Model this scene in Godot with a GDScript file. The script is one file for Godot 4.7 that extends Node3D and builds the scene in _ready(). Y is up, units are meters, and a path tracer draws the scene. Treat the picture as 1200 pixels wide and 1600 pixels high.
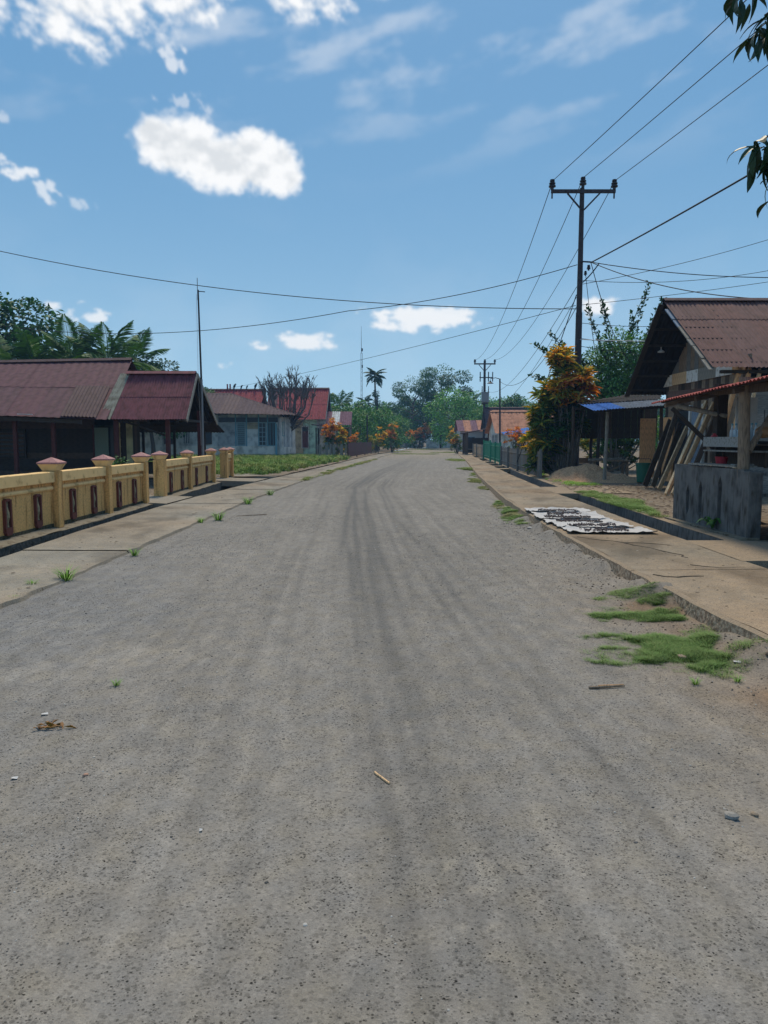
extends Node3D

# ---------------------------------------------------------------- small geometry kit
class MB:
	var v := PackedVector3Array()
	var n := PackedVector3Array()
	var c := PackedColorArray()
	var u := PackedVector2Array()
	var col := Color(1, 1, 1)

	func tri(a: Vector3, b: Vector3, d: Vector3, na: Vector3, nb: Vector3, nd: Vector3) -> void:
		if (d - a).cross(b - a).dot(na + nb + nd) < 0.0:
			v.append(a); v.append(d); v.append(b)
			n.append(na); n.append(nd); n.append(nb)
		else:
			v.append(a); v.append(b); v.append(d)
			n.append(na); n.append(nb); n.append(nd)
		c.append(col); c.append(col); c.append(col)

	func quad(a: Vector3, b: Vector3, d: Vector3, e: Vector3, hint: Vector3) -> void:
		var g := (b - a).cross(d - a)
		if g.length_squared() < 1e-14:
			g = (d - a).cross(e - a)
		g = g.normalized()
		if g.dot(hint) < 0.0:
			g = -g
		tri(a, b, d, g, g, g)
		tri(a, d, e, g, g, g)

	func face3(a: Vector3, b: Vector3, d: Vector3, hint: Vector3) -> void:
		var g := (b - a).cross(d - a).normalized()
		if g.dot(hint) < 0.0:
			g = -g
		tri(a, b, d, g, g, g)

	func box(ctr: Vector3, size: Vector3, bs := Basis()) -> void:
		var x := bs.x * size.x * 0.5
		var y := bs.y * size.y * 0.5
		var z := bs.z * size.z * 0.5
		for s in [1.0, -1.0]:
			quad(ctr + x * s - y - z, ctr + x * s + y - z, ctr + x * s + y + z, ctr + x * s - y + z, x * s)
			quad(ctr + y * s - x - z, ctr + y * s + x - z, ctr + y * s + x + z, ctr + y * s - x + z, y * s)
			quad(ctr + z * s - x - y, ctr + z * s + x - y, ctr + z * s + x + y, ctr + z * s - x + y, z * s)

	# a box whose edges are cut at 45 degrees
	func bevel_box(ctr: Vector3, size: Vector3, b: float) -> void:
		var h := size * 0.5
		var i := h - Vector3(b, b, b)
		for ax in 3:
			var a1 := (ax + 1) % 3
			var a2 := (ax + 2) % 3
			for s in [1.0, -1.0]:
				var q := []
				for k in [[-1, -1], [1, -1], [1, 1], [-1, 1]]:
					var p := Vector3()
					p[ax] = h[ax] * s; p[a1] = i[a1] * k[0]; p[a2] = i[a2] * k[1]
					q.append(ctr + p)
				var hint := Vector3(); hint[ax] = s
				quad(q[0], q[1], q[2], q[3], hint)
		for ax in 3:
			var a1 := (ax + 1) % 3
			var a2 := (ax + 2) % 3
			for s1 in [1.0, -1.0]:
				for s2 in [1.0, -1.0]:
					var q := []
					for k in [[0, -1], [0, 1], [1, 1], [1, -1]]:
						var p := Vector3()
						p[ax] = i[ax] * k[1]
						p[a1] = (h[a1] if k[0] == 0 else i[a1]) * s1
						p[a2] = (i[a2] if k[0] == 0 else h[a2]) * s2
						q.append(ctr + p)
					var hint := Vector3(); hint[a1] = s1; hint[a2] = s2
					quad(q[0], q[1], q[2], q[3], hint)
		for sx in [1.0, -1.0]:
			for sy in [1.0, -1.0]:
				for sz in [1.0, -1.0]:
					face3(ctr + Vector3(h.x * sx, i.y * sy, i.z * sz), ctr + Vector3(i.x * sx, h.y * sy, i.z * sz), ctr + Vector3(i.x * sx, i.y * sy, h.z * sz), Vector3(sx, sy, sz))

	func tube(pts: Array, rad: Array, sides := 6, capped := true) -> void:
		var rings := []
		var norms := []
		var ref := Vector3.UP
		for k in pts.size():
			var t: Vector3 = (pts[mini(k + 1, pts.size() - 1)] - pts[maxi(k - 1, 0)])
			t = t.normalized()
			if absf(t.dot(ref)) > 0.97:
				ref = Vector3.RIGHT if absf(t.x) < 0.8 else Vector3.BACK
			var a := t.cross(ref).normalized()
			var b := t.cross(a).normalized()
			var ring := []
			var nn := []
			for s in sides:
				var w := TAU * s / sides
				var d := a * cos(w) + b * sin(w)
				nn.append(d)
				ring.append(pts[k] + d * (rad[k] if rad.size() > 1 else rad[0]))
			rings.append(ring); norms.append(nn)
		for k in pts.size() - 1:
			for s in sides:
				var s2 := (s + 1) % sides
				tri(rings[k][s], rings[k + 1][s], rings[k + 1][s2], norms[k][s], norms[k + 1][s], norms[k + 1][s2])
				tri(rings[k][s], rings[k + 1][s2], rings[k][s2], norms[k][s], norms[k + 1][s2], norms[k][s2])
		if capped:
			for e in [0, pts.size() - 1]:
				var t: Vector3 = (pts[1] - pts[0]) * -1.0 if e == 0 else pts[e] - pts[e - 1]
				for s in range(1, sides - 1):
					face3(rings[e][0], rings[e][s], rings[e][s + 1], t)

	func lathe(prof: Array, sides := 12, at := Vector3.ZERO) -> void:   # prof: [radius, y]
		for k in prof.size() - 1:
			var r0: float = prof[k][0]; var y0: float = prof[k][1]
			var r1: float = prof[k + 1][0]; var y1: float = prof[k + 1][1]
			for s in sides:
				var w0 := TAU * s / sides
				var w1 := TAU * (s + 1) / sides
				var d0 := Vector3(cos(w0), 0, sin(w0)); var d1 := Vector3(cos(w1), 0, sin(w1))
				var m := Vector2(y1 - y0, r0 - r1)
				if m.length() < 1e-7:
					continue
				m = m.normalized()
				var n0 := (d0 * m.x + Vector3.UP * m.y); var n1 := (d1 * m.x + Vector3.UP * m.y)
				var a := at + d0 * r0 + Vector3.UP * y0; var b := at + d1 * r0 + Vector3.UP * y0
				var e := at + d0 * r1 + Vector3.UP * y1; var f := at + d1 * r1 + Vector3.UP * y1
				if r0 > 1e-6:
					tri(a, b, f, n0, n1, n1)
				if r1 > 1e-6:
					tri(a, f, e, n0, n1, n0)

	# extrude a convex outline (in a plane) by a vector
	func prism(poly: Array, by: Vector3) -> void:
		var ctr := Vector3()
		for p in poly:
			ctr += p
		ctr /= poly.size()
		for k in range(1, poly.size() - 1):
			face3(poly[0], poly[k], poly[k + 1], -by)
			face3(poly[0] + by, poly[k] + by, poly[k + 1] + by, by)
		for k in poly.size():
			var a: Vector3 = poly[k]; var b: Vector3 = poly[(k + 1) % poly.size()]
			quad(a, b, b + by, a + by, (a + b) * 0.5 - ctr)

	func leaf(at: Vector3, dir: Vector3, nrm: Vector3, len: float, wid: float, bend := 0.15) -> void:
		var s := dir.cross(nrm).normalized() * wid * 0.5
		var m := at + dir * len * 0.5 + nrm * bend * len
		var tip := at + dir * len - nrm * bend * len * 0.3
		var n1 := (nrm + s.normalized() * 0.35).normalized()
		var n2 := (nrm - s.normalized() * 0.35).normalized()
		tri(at, m + s, tip, nrm, n1, nrm)
		tri(at, tip, m - s, nrm, nrm, n2)

	func mesh() -> ArrayMesh:
		var a := []
		a.resize(Mesh.ARRAY_MAX)
		a[Mesh.ARRAY_VERTEX] = v
		a[Mesh.ARRAY_NORMAL] = n
		a[Mesh.ARRAY_COLOR] = c
		var m := ArrayMesh.new()
		m.add_surface_from_arrays(Mesh.PRIMITIVE_TRIANGLES, a)
		return m

var rng := RandomNumberGenerator.new()
var M := {}
var T := {}
var taken := {}
var boxes := {}
var nz := FastNoiseLite.new()

func rnd(a: float, b: float) -> float:
	return rng.randf_range(a, b)

func pick(a: Array):
	return a[rng.randi() % a.size()]

func lin(r: float, g: float, b: float) -> Color:
	return Color(r, g, b).linear_to_srgb()

func numbered(called: String) -> String:
	var k: int = taken.get(called, 0)
	taken[called] = k + 1
	return called if k == 0 else "%s_%03d" % [called, k]

func thing(called: String, label: String, category: String, at := Vector3.ZERO, turn := 0.0, group := "") -> Node3D:
	var o := Node3D.new()
	o.name = numbered(called)
	add_child(o)
	o.position = at
	o.rotation.y = turn
	tag(o, label, category, group)
	return o

func tag(o: Node, label: String, category: String, group := "") -> void:
	o.set_meta("label", label)
	o.set_meta("category", category)
	if group:
		o.set_meta("group", group)

func put(called: String, m: Mesh, mat: Material, parent: Node = null, at := Vector3.ZERO, bs := Basis()) -> MeshInstance3D:
	var o := MeshInstance3D.new()
	o.mesh = m
	o.material_override = mat
	o.transform = Transform3D(bs, at)
	if parent == null:
		o.name = numbered(called)
		add_child(o)
	else:
		o.name = called
		parent.add_child(o, true)
	return o

func obj(called: String, b: MB, mat: Material, parent: Node = null) -> MeshInstance3D:
	return put(called, b.mesh(), mat, parent)

func struct(called: String, m: Mesh, mat: Material, label: String, parent: Node = null) -> MeshInstance3D:
	var o := put(called, m, mat, parent)
	if parent == null:
		o.set_meta("kind", "structure")
		o.set_meta("label", label)
	return o

func hub(called: String, parent: Node) -> Node3D:
	var o := Node3D.new()
	o.name = called
	parent.add_child(o, true)
	return o

# a box piece; equal sizes share one mesh
func bx(called: String, parent: Node, at: Vector3, size: Vector3, mat: Material, bs := Basis(), bevel := 0.0) -> MeshInstance3D:
	var key := "%.3f %.3f %.3f %.3f" % [size.x, size.y, size.z, bevel]
	if not boxes.has(key):
		var b := MB.new()
		if bevel > 0.0:
			b.bevel_box(Vector3.ZERO, size, bevel)
		else:
			b.box(Vector3.ZERO, size)
		boxes[key] = b.mesh()
	return put(called, boxes[key], mat, parent, at, bs)

# a straight piece from a to b
func beam(called: String, parent: Node, a: Vector3, b: Vector3, w: float, h: float, mat: Material, bevel := 0.0) -> MeshInstance3D:
	var d := b - a
	var y := d.normalized()
	var ref := Vector3.UP if absf(y.y) < 0.95 else Vector3.RIGHT
	var z := y.cross(ref).normalized()
	var x := y.cross(z).normalized()
	return bx(called, parent, (a + b) * 0.5, Vector3(w, snappedf(d.length(), 0.02), h), mat, Basis(x, y, z), bevel)

func pole_mesh(a: Vector3, b: Vector3, r0: float, r1: float, sides := 8, wob := 0.0) -> MB:
	var m := MB.new()
	var pts := []
	var rad := []
	for k in 6:
		var t := k / 5.0
		pts.append(a.lerp(b, t) + Vector3(rnd(-wob, wob), 0, rnd(-wob, wob)))
		rad.append(lerpf(r0, r1, t))
	m.tube(pts, rad, sides)
	return m

func table(t: Array, d: float) -> float:
	if d <= t[0][0]:
		return t[0][1]
	for k in t.size() - 1:
		if d <= t[k + 1][0]:
			return lerpf(t[k][1], t[k + 1][1], (d - t[k][0]) / (t[k + 1][0] - t[k][0]))
	return t[t.size() - 1][1]

func grid_mesh(p: PackedVector3Array, w: int, h: int, cols: PackedColorArray, up := Vector3.UP) -> ArrayMesh:
	var nr := PackedVector3Array()
	nr.resize(p.size())
	for j in h:
		for i in w:
			var dx := p[j * w + mini(i + 1, w - 1)] - p[j * w + maxi(i - 1, 0)]
			var dz := p[mini(j + 1, h - 1) * w + i] - p[maxi(j - 1, 0) * w + i]
			var q := dx.cross(dz).normalized()
			nr[j * w + i] = q if q.dot(up) > 0 else -q
	var ix := PackedInt32Array()
	for j in h - 1:
		for i in w - 1:
			var a := j * w + i
			for t in [[a, a + 1, a + w + 1], [a, a + w + 1, a + w]]:
				if (p[t[2]] - p[t[0]]).cross(p[t[1]] - p[t[0]]).dot(nr[a]) < 0:
					ix.append(t[0]); ix.append(t[2]); ix.append(t[1])
				else:
					ix.append(t[0]); ix.append(t[1]); ix.append(t[2])
	var a := []
	a.resize(Mesh.ARRAY_MAX)
	a[Mesh.ARRAY_VERTEX] = p
	a[Mesh.ARRAY_NORMAL] = nr
	if cols.size():
		a[Mesh.ARRAY_COLOR] = cols
	a[Mesh.ARRAY_INDEX] = ix
	var m := ArrayMesh.new()
	m.add_surface_from_arrays(Mesh.PRIMITIVE_TRIANGLES, a)
	return m

func scatter(called: String, m: Mesh, mat: Material, places: Array, cols: Array, parent: Node = null, label := "", category := "") -> MultiMeshInstance3D:
	var mm := MultiMesh.new()
	mm.transform_format = MultiMesh.TRANSFORM_3D
	mm.use_colors = true
	mm.mesh = m
	mm.instance_count = places.size()
	for k in places.size():
		mm.set_instance_transform(k, places[k])
		mm.set_instance_color(k, cols[k])
	var o := MultiMeshInstance3D.new()
	o.multimesh = mm
	o.material_override = mat
	o.set_meta("kind", "stuff")
	if parent == null:
		o.name = numbered(called)
		add_child(o)
		tag(o, label, category)
	else:
		o.name = called
		parent.add_child(o, true)
	return o

# ---------------------------------------------------------------- textures and materials
func noise_tex(key: String, size: int, freq: float, oct: int, stops: Array, kind := FastNoiseLite.TYPE_SIMPLEX_SMOOTH, seedv := 1) -> void:
	var f := FastNoiseLite.new()
	f.noise_type = kind
	f.frequency = freq
	f.fractal_octaves = oct
	f.seed = seedv
	if kind == FastNoiseLite.TYPE_CELLULAR:
		f.cellular_return_type = FastNoiseLite.RETURN_CELL_VALUE
	var t := NoiseTexture2D.new()
	t.width = size; t.height = size
	t.seamless = true
	t.noise = f
	if stops.size():
		var g := Gradient.new()
		var off := PackedFloat32Array(); var cl := PackedColorArray()
		for s in stops:
			off.append(s[0]); cl.append(s[1] if s[1] is Color else Color(s[1], s[1], s[1]))
		g.offsets = off; g.colors = cl
		t.color_ramp = g
	T[key] = t

# fine gravel: grainy ground with dark and pale grains of several sizes, tiling
func grit_texture() -> void:
	var n := 1024
	var px := PackedByteArray()
	px.resize(n * n * 3)
	var g := FastNoiseLite.new()
	g.seed = 77; g.frequency = 0.02; g.fractal_octaves = 3
	var clump := g.get_seamless_image(256, 256).get_data()
	for k in n * n:
		var v := 222 + int(rng.randi() % 33) - (rng.randi() % 26) * (1 if rng.randi() % 4 == 0 else 0)
		px[k * 3] = v; px[k * 3 + 1] = v; px[k * 3 + 2] = v
	for pass_no in 2:
		for k in (26000 if pass_no == 0 else 42000):
			var x := rng.randi() % n
			var y := rng.randi() % n
			if pass_no == 1 and clump[(y >> 2) * 256 + (x >> 2)] < 60 + rng.randi() % 120:
				continue
			var r := (1.5 + 4.5 * pow(rng.randf(), 2.0)) if pass_no == 0 else (0.5 + 2.4 * pow(rng.randf(), 3.2))
			var t := (0.86 + 0.24 * rng.randf()) if pass_no == 0 else (0.55 + 0.35 * rng.randf())
			if pass_no == 1 and rng.randf() < 0.07:
				t = 0.36
			elif pass_no == 1 and rng.randf() < 0.25:
				t = 1.15
			var q := int(ceil(r))
			var flat := rnd(0.7, 2.4)
			for dy in range(-q, q + 1):
				for dx in range(-q, q + 1):
					if dx * dx + dy * dy * flat <= r * r:
						var o := (posmod(y + dy, n) * n + posmod(x + dx, n)) * 3
						var v := clampi(int(px[o] * t), 60, 255)
						px[o] = v; px[o + 1] = v; px[o + 2] = v
	T["grit"] = ImageTexture.create_from_image(Image.create_from_data(n, n, false, Image.FORMAT_RGB8, px))

func mat(key: String, r: float, g: float, b: float, rough := 0.85, tex := "", scale := Vector3.ONE, opts := {}) -> StandardMaterial3D:
	var m := StandardMaterial3D.new()
	m.resource_name = key
	m.albedo_color = lin(r, g, b)
	m.roughness = rough
	m.metallic_specular = opts.get("spec", 0.4)
	m.metallic = opts.get("metal", 0.0)
	m.uv1_triplanar = true
	m.uv1_scale = scale
	m.uv1_world_triplanar = opts.get("world", false)
	if tex:
		m.albedo_texture = T[tex]
	if opts.has("bump"):
		m.heightmap_enabled = true
		m.heightmap_texture = T[opts.bump]
		m.heightmap_scale = opts.get("cm", 0.5)
	if opts.has("detail"):
		m.detail_enabled = true
		m.detail_albedo = T[opts.detail]
		m.detail_blend_mode = BaseMaterial3D.BLEND_MODE_MUL
		m.detail_uv_layer = BaseMaterial3D.DETAIL_UV_2
		m.uv2_triplanar = true
		m.uv2_world_triplanar = opts.get("world", false)
		m.uv2_scale = opts.get("dscale", Vector3.ONE)
	if opts.has("back"):
		m.backlight_enabled = true
		m.backlight = opts.back
	if opts.get("vcol", false):
		m.vertex_color_use_as_albedo = true
	M[key] = m
	return m

func make_materials() -> void:
	noise_tex("fine", 512, 0.03, 4, [[0.0, 0.8], [0.5, 0.94], [1.0, 1.0]])
	noise_tex("blotch", 512, 0.008, 5, [[0.0, 0.66], [0.42, 0.88], [0.6, 0.96], [1.0, 1.0]], FastNoiseLite.TYPE_SIMPLEX_SMOOTH, 4)
	noise_tex("grain", 512, 0.02, 5, [[0.0, 0.55], [0.4, 0.82], [0.6, 0.95], [1.0, 1.0]], FastNoiseLite.TYPE_SIMPLEX_SMOOTH, 9)
	noise_tex("grime", 512, 0.012, 5, [[0.0, Color(0.5, 0.47, 0.42)], [0.22, Color(0.8, 0.77, 0.73)], [0.4, Color(0.95, 0.945, 0.94)], [1.0, Color(1, 1, 1)]], FastNoiseLite.TYPE_SIMPLEX_SMOOTH, 15)
	noise_tex("lump", 512, 0.02, 5, [], FastNoiseLite.TYPE_SIMPLEX_SMOOTH, 21)
	grit_texture()
	noise_tex("gritbump", 1024, 0.14, 4, [], FastNoiseLite.TYPE_SIMPLEX_SMOOTH, 33)
	noise_tex("dust", 1024, 0.012, 7, [[0.0, Color(0.93, 0.94, 0.96)], [0.4, Color(0.965, 0.965, 0.965)], [0.6, Color(0.98, 0.975, 0.965)], [1.0, Color(1, 0.985, 0.95)]], FastNoiseLite.TYPE_SIMPLEX_SMOOTH, 37)
	noise_tex("rust", 512, 0.015, 5, [[0.0, Color(0.66, 0.62, 0.6)], [0.4, Color(0.9, 0.89, 0.89)], [0.62, Color(1, 1, 1)], [1.0, Color(1, 1, 1)]], FastNoiseLite.TYPE_SIMPLEX_SMOOTH, 41)
	noise_tex("soil", 512, 0.02, 6, [[0.0, Color(0.6, 0.56, 0.52)], [0.45, Color(0.87, 0.85, 0.83)], [0.7, Color(1, 1, 1)], [1.0, Color(1, 1, 1)]], FastNoiseLite.TYPE_SIMPLEX_SMOOTH, 43)
	var w := {"world": true}
	mat("road", 0.444, 0.413, 0.368, 0.97, "grit", Vector3(0.62, 0.62, 0.62), {"world": true, "bump": "gritbump", "cm": 0.2, "detail": "dust", "dscale": Vector3(0.31, 0.31, 0.31), "vcol": true, "spec": 0.3})
	mat("walk_left", 0.33, 0.29, 0.23, 0.92, "dust", Vector3(0.5, 0.5, 0.5), {"world": true, "bump": "lump", "cm": 0.35, "detail": "grit", "dscale": Vector3(0.8, 0.8, 0.8), "spec": 0.3})
	mat("walk_left_stained", 0.449, 0.394, 0.313, 0.92, "dust", Vector3(0.5, 0.5, 0.5), {"world": true, "bump": "lump", "cm": 0.35, "detail": "grit", "dscale": Vector3(0.8, 0.8, 0.8), "spec": 0.3, "vcol": true})
	mat("walk_right", 0.36, 0.28, 0.195, 0.92, "dust", Vector3(0.6, 0.6, 0.6), {"world": true, "bump": "lump", "cm": 0.35, "detail": "grit", "dscale": Vector3(0.8, 0.8, 0.8), "spec": 0.3})
	mat("walk_right_stained", 0.490, 0.381, 0.265, 0.92, "dust", Vector3(0.6, 0.6, 0.6), {"world": true, "bump": "lump", "cm": 0.35, "detail": "grit", "dscale": Vector3(0.8, 0.8, 0.8), "spec": 0.3, "vcol": true})
	mat("kerb", 0.500, 0.370, 0.250, 0.95, "soil", Vector3(1.6, 1.6, 1.6), {"world": true, "bump": "lump", "cm": 1.6})
	mat("drain", 0.10, 0.095, 0.08, 0.95, "grime", Vector3(0.9, 0.9, 0.9), {"world": true, "bump": "lump", "cm": 1.5})
	mat("yard", 0.231, 0.182, 0.127, 0.95, "soil", Vector3(0.7, 0.7, 0.7), {"world": true, "bump": "lump", "cm": 2.0})
	mat("earth", 0.2, 0.16, 0.1, 0.95, "soil", Vector3(0.3, 0.3, 0.3), {"world": true})
	mat("sand", 0.660, 0.400, 0.230, 0.95, "soil", Vector3(1.5, 1.5, 1.5), {"world": true, "bump": "lump", "cm": 1.5})
	mat("meadow", 0.075, 0.095, 0.03, 0.95, "soil", Vector3(0.25, 0.25, 0.25), {"world": true})
	mat("crack", 0.07, 0.055, 0.04, 0.95)
	mat("yellow", 0.88, 0.5, 0.17, 0.8, "fine", Vector3(1.2, 1.2, 1.2), {"world": true, "detail": "grime", "dscale": Vector3(1.1, 0.13, 1.1), "bump": "fine", "cm": 0.3})
	mat("yellow_top", 0.9, 0.6, 0.26, 0.8, "grime", Vector3(0.55, 0.45, 0.55), {"world": true, "bump": "fine", "cm": 0.3})
	mat("cap_red", 0.4, 0.19, 0.18, 0.7, "grime", Vector3(2, 2, 2), {"world": true})
	mat("vent_brown", 0.15, 0.042, 0.028, 0.75, "fine", Vector3(3, 3, 3))
	mat("vent_pale", 0.3, 0.25, 0.15, 0.9, "grime", Vector3(3, 3, 3), {"world": true})
	mat("vent_dark", 0.035, 0.035, 0.03, 0.95)
	mat("ledge", 0.2, 0.175, 0.13, 0.95, "grime", Vector3(1, 1, 1), {"world": true, "bump": "lump", "cm": 1.5})
	mat("roof_maroon", 0.115, 0.045, 0.055, 0.8, "rust", Vector3(0.5, 0.5, 0.5), {"world": true, "spec": 0.4})
	mat("roof_maroon2", 0.100, 0.042, 0.052, 0.8, "rust", Vector3(0.4, 0.4, 0.4), {"world": true, "spec": 0.4})
	mat("roof_dark", 0.085, 0.045, 0.048, 0.8, "rust", Vector3(0.4, 0.4, 0.4), {"world": true, "spec": 0.4})
	mat("roof_red", 0.33, 0.045, 0.05, 0.8, "rust", Vector3(0.3, 0.3, 0.3), {"world": true, "spec": 0.4})
	mat("roof_pav", 0.165, 0.045, 0.058, 0.8, "rust", Vector3(0.5, 0.5, 0.5), {"world": true, "spec": 0.4})
	mat("roof_pale", 0.33, 0.31, 0.24, 0.8, "rust", Vector3(0.5, 0.5, 0.5), {"world": true, "spec": 0.2})
	mat("roof_grey", 0.13, 0.09, 0.09, 0.8, "rust", Vector3(0.35, 0.35, 0.35), {"world": true, "spec": 0.2})
	mat("roof_rose", 0.156, 0.069, 0.058, 0.8, "rust", Vector3(0.5, 0.5, 0.5), {"world": true, "spec": 0.4})
	mat("roof_rose2", 0.144, 0.070, 0.062, 0.8, "rust", Vector3(0.4, 0.4, 0.4), {"world": true, "spec": 0.4})
	mat("roof_kiosk", 0.3, 0.065, 0.06, 0.8, "rust", Vector3(0.7, 0.7, 0.7), {"world": true, "spec": 0.2})
	mat("roof_kiosk2", 0.34, 0.085, 0.075, 0.8, "rust", Vector3(0.7, 0.7, 0.7), {"world": true, "spec": 0.2})
	mat("roof_blue", 0.05, 0.16, 0.46, 0.8, "rust", Vector3(0.5, 0.5, 0.5), {"world": true, "spec": 0.2})
	mat("roof_slate", 0.13, 0.16, 0.2, 0.8, "rust", Vector3(0.5, 0.5, 0.5), {"world": true, "spec": 0.2})
	mat("roof_rusty", 0.028, 0.024, 0.024, 0.8, "rust", Vector3(0.5, 0.5, 0.5), {"world": true, "spec": 0.2})
	mat("roof_terra", 0.5, 0.24, 0.15, 0.8, "blotch", Vector3(0.4, 0.4, 0.4), {"world": true, "spec": 0.2})
	mat("roof_white", 0.62, 0.66, 0.66, 0.8, "rust", Vector3(0.3, 0.3, 0.3), {"world": true, "spec": 0.2})
	mat("roof_plum", 0.2, 0.11, 0.14, 0.8, "rust", Vector3(0.3, 0.3, 0.3), {"world": true, "spec": 0.2})
	var g := Vector3(6, 0.5, 6)
	mat("wood_dark", 0.055, 0.04, 0.03, 0.85, "grain", g)
	mat("wood_brown", 0.115, 0.075, 0.05, 0.85, "grain", g)
	mat("wood_red", 0.11, 0.03, 0.025, 0.75, "grain", g)
	mat("wood_grey", 0.299, 0.276, 0.241, 0.9, "grain", g)
	mat("wood_grey2", 0.230, 0.218, 0.196, 0.9, "grain", g)
	mat("wood_grey3", 0.32, 0.29, 0.24, 0.9, "grain", g)
	mat("wood_pale", 0.860, 0.600, 0.340, 0.8, "grain", g)
	mat("wood_pale2", 0.800, 0.530, 0.290, 0.8, "grain", g)
	mat("wood_orange", 0.820, 0.430, 0.190, 0.8, "grain", g)
	mat("wood_old", 0.300, 0.220, 0.150, 0.9, "grain", g)
	mat("wood_blue", 0.24, 0.31, 0.4, 0.85, "grain", g)
	mat("bark", 0.13, 0.1, 0.075, 0.95, "soil", Vector3(3, 1, 3), {"bump": "lump", "cm": 2.0})
	mat("bark_pale", 0.22, 0.2, 0.17, 0.95, "soil", Vector3(3, 1, 3))
	mat("bark_bare", 0.170, 0.160, 0.155, 0.95, "soil", Vector3(3, 1, 3))
	mat("white_wash", 0.775, 0.725, 0.625, 0.9, "blotch", Vector3(0.3, 0.25, 0.3), {"world": true})
	mat("white_wash2", 0.675, 0.675, 0.634, 0.9, "blotch", Vector3(0.3, 0.25, 0.3), {"world": true})
	mat("board_white", 0.75, 0.73, 0.68, 0.9, "grime", Vector3(0.8, 0.8, 0.8), {"world": true})
	mat("panel_grey", 0.420, 0.434, 0.434, 0.9, "blotch", Vector3(0.35, 0.35, 0.35), {"world": true})
	mat("panel_beige", 0.44, 0.37, 0.24, 0.9, "blotch", Vector3(0.35, 0.35, 0.35), {"world": true})
	mat("teal", 0.17, 0.36, 0.42, 0.7, "fine", Vector3(2, 2, 2))
	mat("teal_pale", 0.3, 0.45, 0.5, 0.6, "fine", Vector3(2, 2, 2))
	mat("mint", 0.450, 0.700, 0.575, 0.85, "blotch", Vector3(0.3, 0.3, 0.3), {"world": true})
	mat("door_green", 0.2, 0.26, 0.2, 0.8, "fine", Vector3(2, 2, 2))
	mat("cream", 0.504, 0.456, 0.240, 0.85, "blotch", Vector3(0.4, 0.4, 0.4), {"world": true})
	mat("shadow_glass", 0.025, 0.03, 0.035, 0.3)
	mat("black_iron", 0.03, 0.03, 0.035, 0.6)
	mat("pole_iron", 0.045, 0.032, 0.034, 0.6, "rust", Vector3(1, 0.4, 1))
	mat("steel", 0.25, 0.26, 0.27, 0.5, "fine", Vector3(2, 2, 2), {"metal": 0.3})
	mat("wire_black", 0.012, 0.014, 0.018, 0.7)
	mat("wire_grey", 0.55, 0.55, 0.55, 0.7)
	mat("porcelain", 0.03, 0.02, 0.02, 0.35)
	mat("green_paint", 0.045, 0.29, 0.17, 0.6, "fine", Vector3(2, 2, 2))
	mat("maroon_paint", 0.13, 0.045, 0.05, 0.75, "grain", g)
	mat("concrete_dark", 0.17, 0.165, 0.155, 0.95, "grime", Vector3(1.6, 0.35, 1.6), {"world": true, "bump": "lump", "cm": 0.8, "detail": "blotch", "dscale": Vector3(0.8, 0.6, 0.8)})
	mat("moss", 0.07, 0.065, 0.035, 0.95, "soil", Vector3(1.2, 1.2, 1.2), {"world": true, "bump": "lump", "cm": 1.5})
	mat("sack", 0.560, 0.545, 0.530, 0.85, "fine", Vector3(4, 4, 4))
	mat("bean", 1, 1, 1, 0.8, "", Vector3.ONE, {"vcol": true})
	mat("stone", 1, 1, 1, 0.9, "fine", Vector3(20, 20, 20), {"vcol": true})
	mat("paper", 0.48, 0.48, 0.47, 0.9)
	mat("plastic_red", 0.42, 0.03, 0.045, 0.4)
	mat("plastic_green", 0.02, 0.12, 0.07, 0.5)
	mat("tin", 0.3, 0.31, 0.3, 0.5, "grime", Vector3(3, 3, 3), {"metal": 0.2})
	mat("gourd", 0.33, 0.18, 0.08, 0.6, "fine", Vector3(4, 4, 4))
	var gl := mat("bottle_glass", 0.6, 0.72, 0.78, 0.12)
	gl.transparency = BaseMaterial3D.TRANSPARENCY_ALPHA
	gl.albedo_color.a = 0.6
	var lv := {"vcol": true, "back": Color(0.55, 0.65, 0.2), "spec": 0.35}
	mat("leaf", 1, 1, 1, 0.6, "", Vector3.ONE, lv)
	mat("leaf_croton", 1, 1, 1, 0.55, "", Vector3.ONE, {"vcol": true, "back": Color(1.0, 0.8, 0.4), "spec": 0.35})
	mat("grass", 1, 1, 1, 0.8, "", Vector3.ONE, {"vcol": true, "back": Color(0.5, 0.6, 0.2), "spec": 0.2})
	mat("mango_leaf", 0.018, 0.05, 0.02, 0.45, "fine", Vector3(6, 6, 6), {"back": Color(0.25, 0.35, 0.1)})
	mat("mango_leaf2", 0.028, 0.07, 0.025, 0.45, "fine", Vector3(6, 6, 6), {"back": Color(0.25, 0.35, 0.1)})
	mat("plant_leaf", 0.07, 0.2, 0.03, 0.5, "fine", Vector3(6, 6, 6), {"back": Color(0.4, 0.6, 0.15)})
	mat("brick_red", 0.3, 0.12, 0.08, 0.9, "soil", Vector3(2, 2, 2))
	mat("bird", 0.02, 0.02, 0.022, 0.8)

# ---------------------------------------------------------------- sky
func cloud_blob(az: float, el: float, b: Array) -> float:   # 1 at the middle of a cloud, 0 at its rim
	var x: float = (az - b[0]) / b[2]
	var y: float = (el - b[1]) / b[3]
	return 1.0 - (x * x + y * y)

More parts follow.
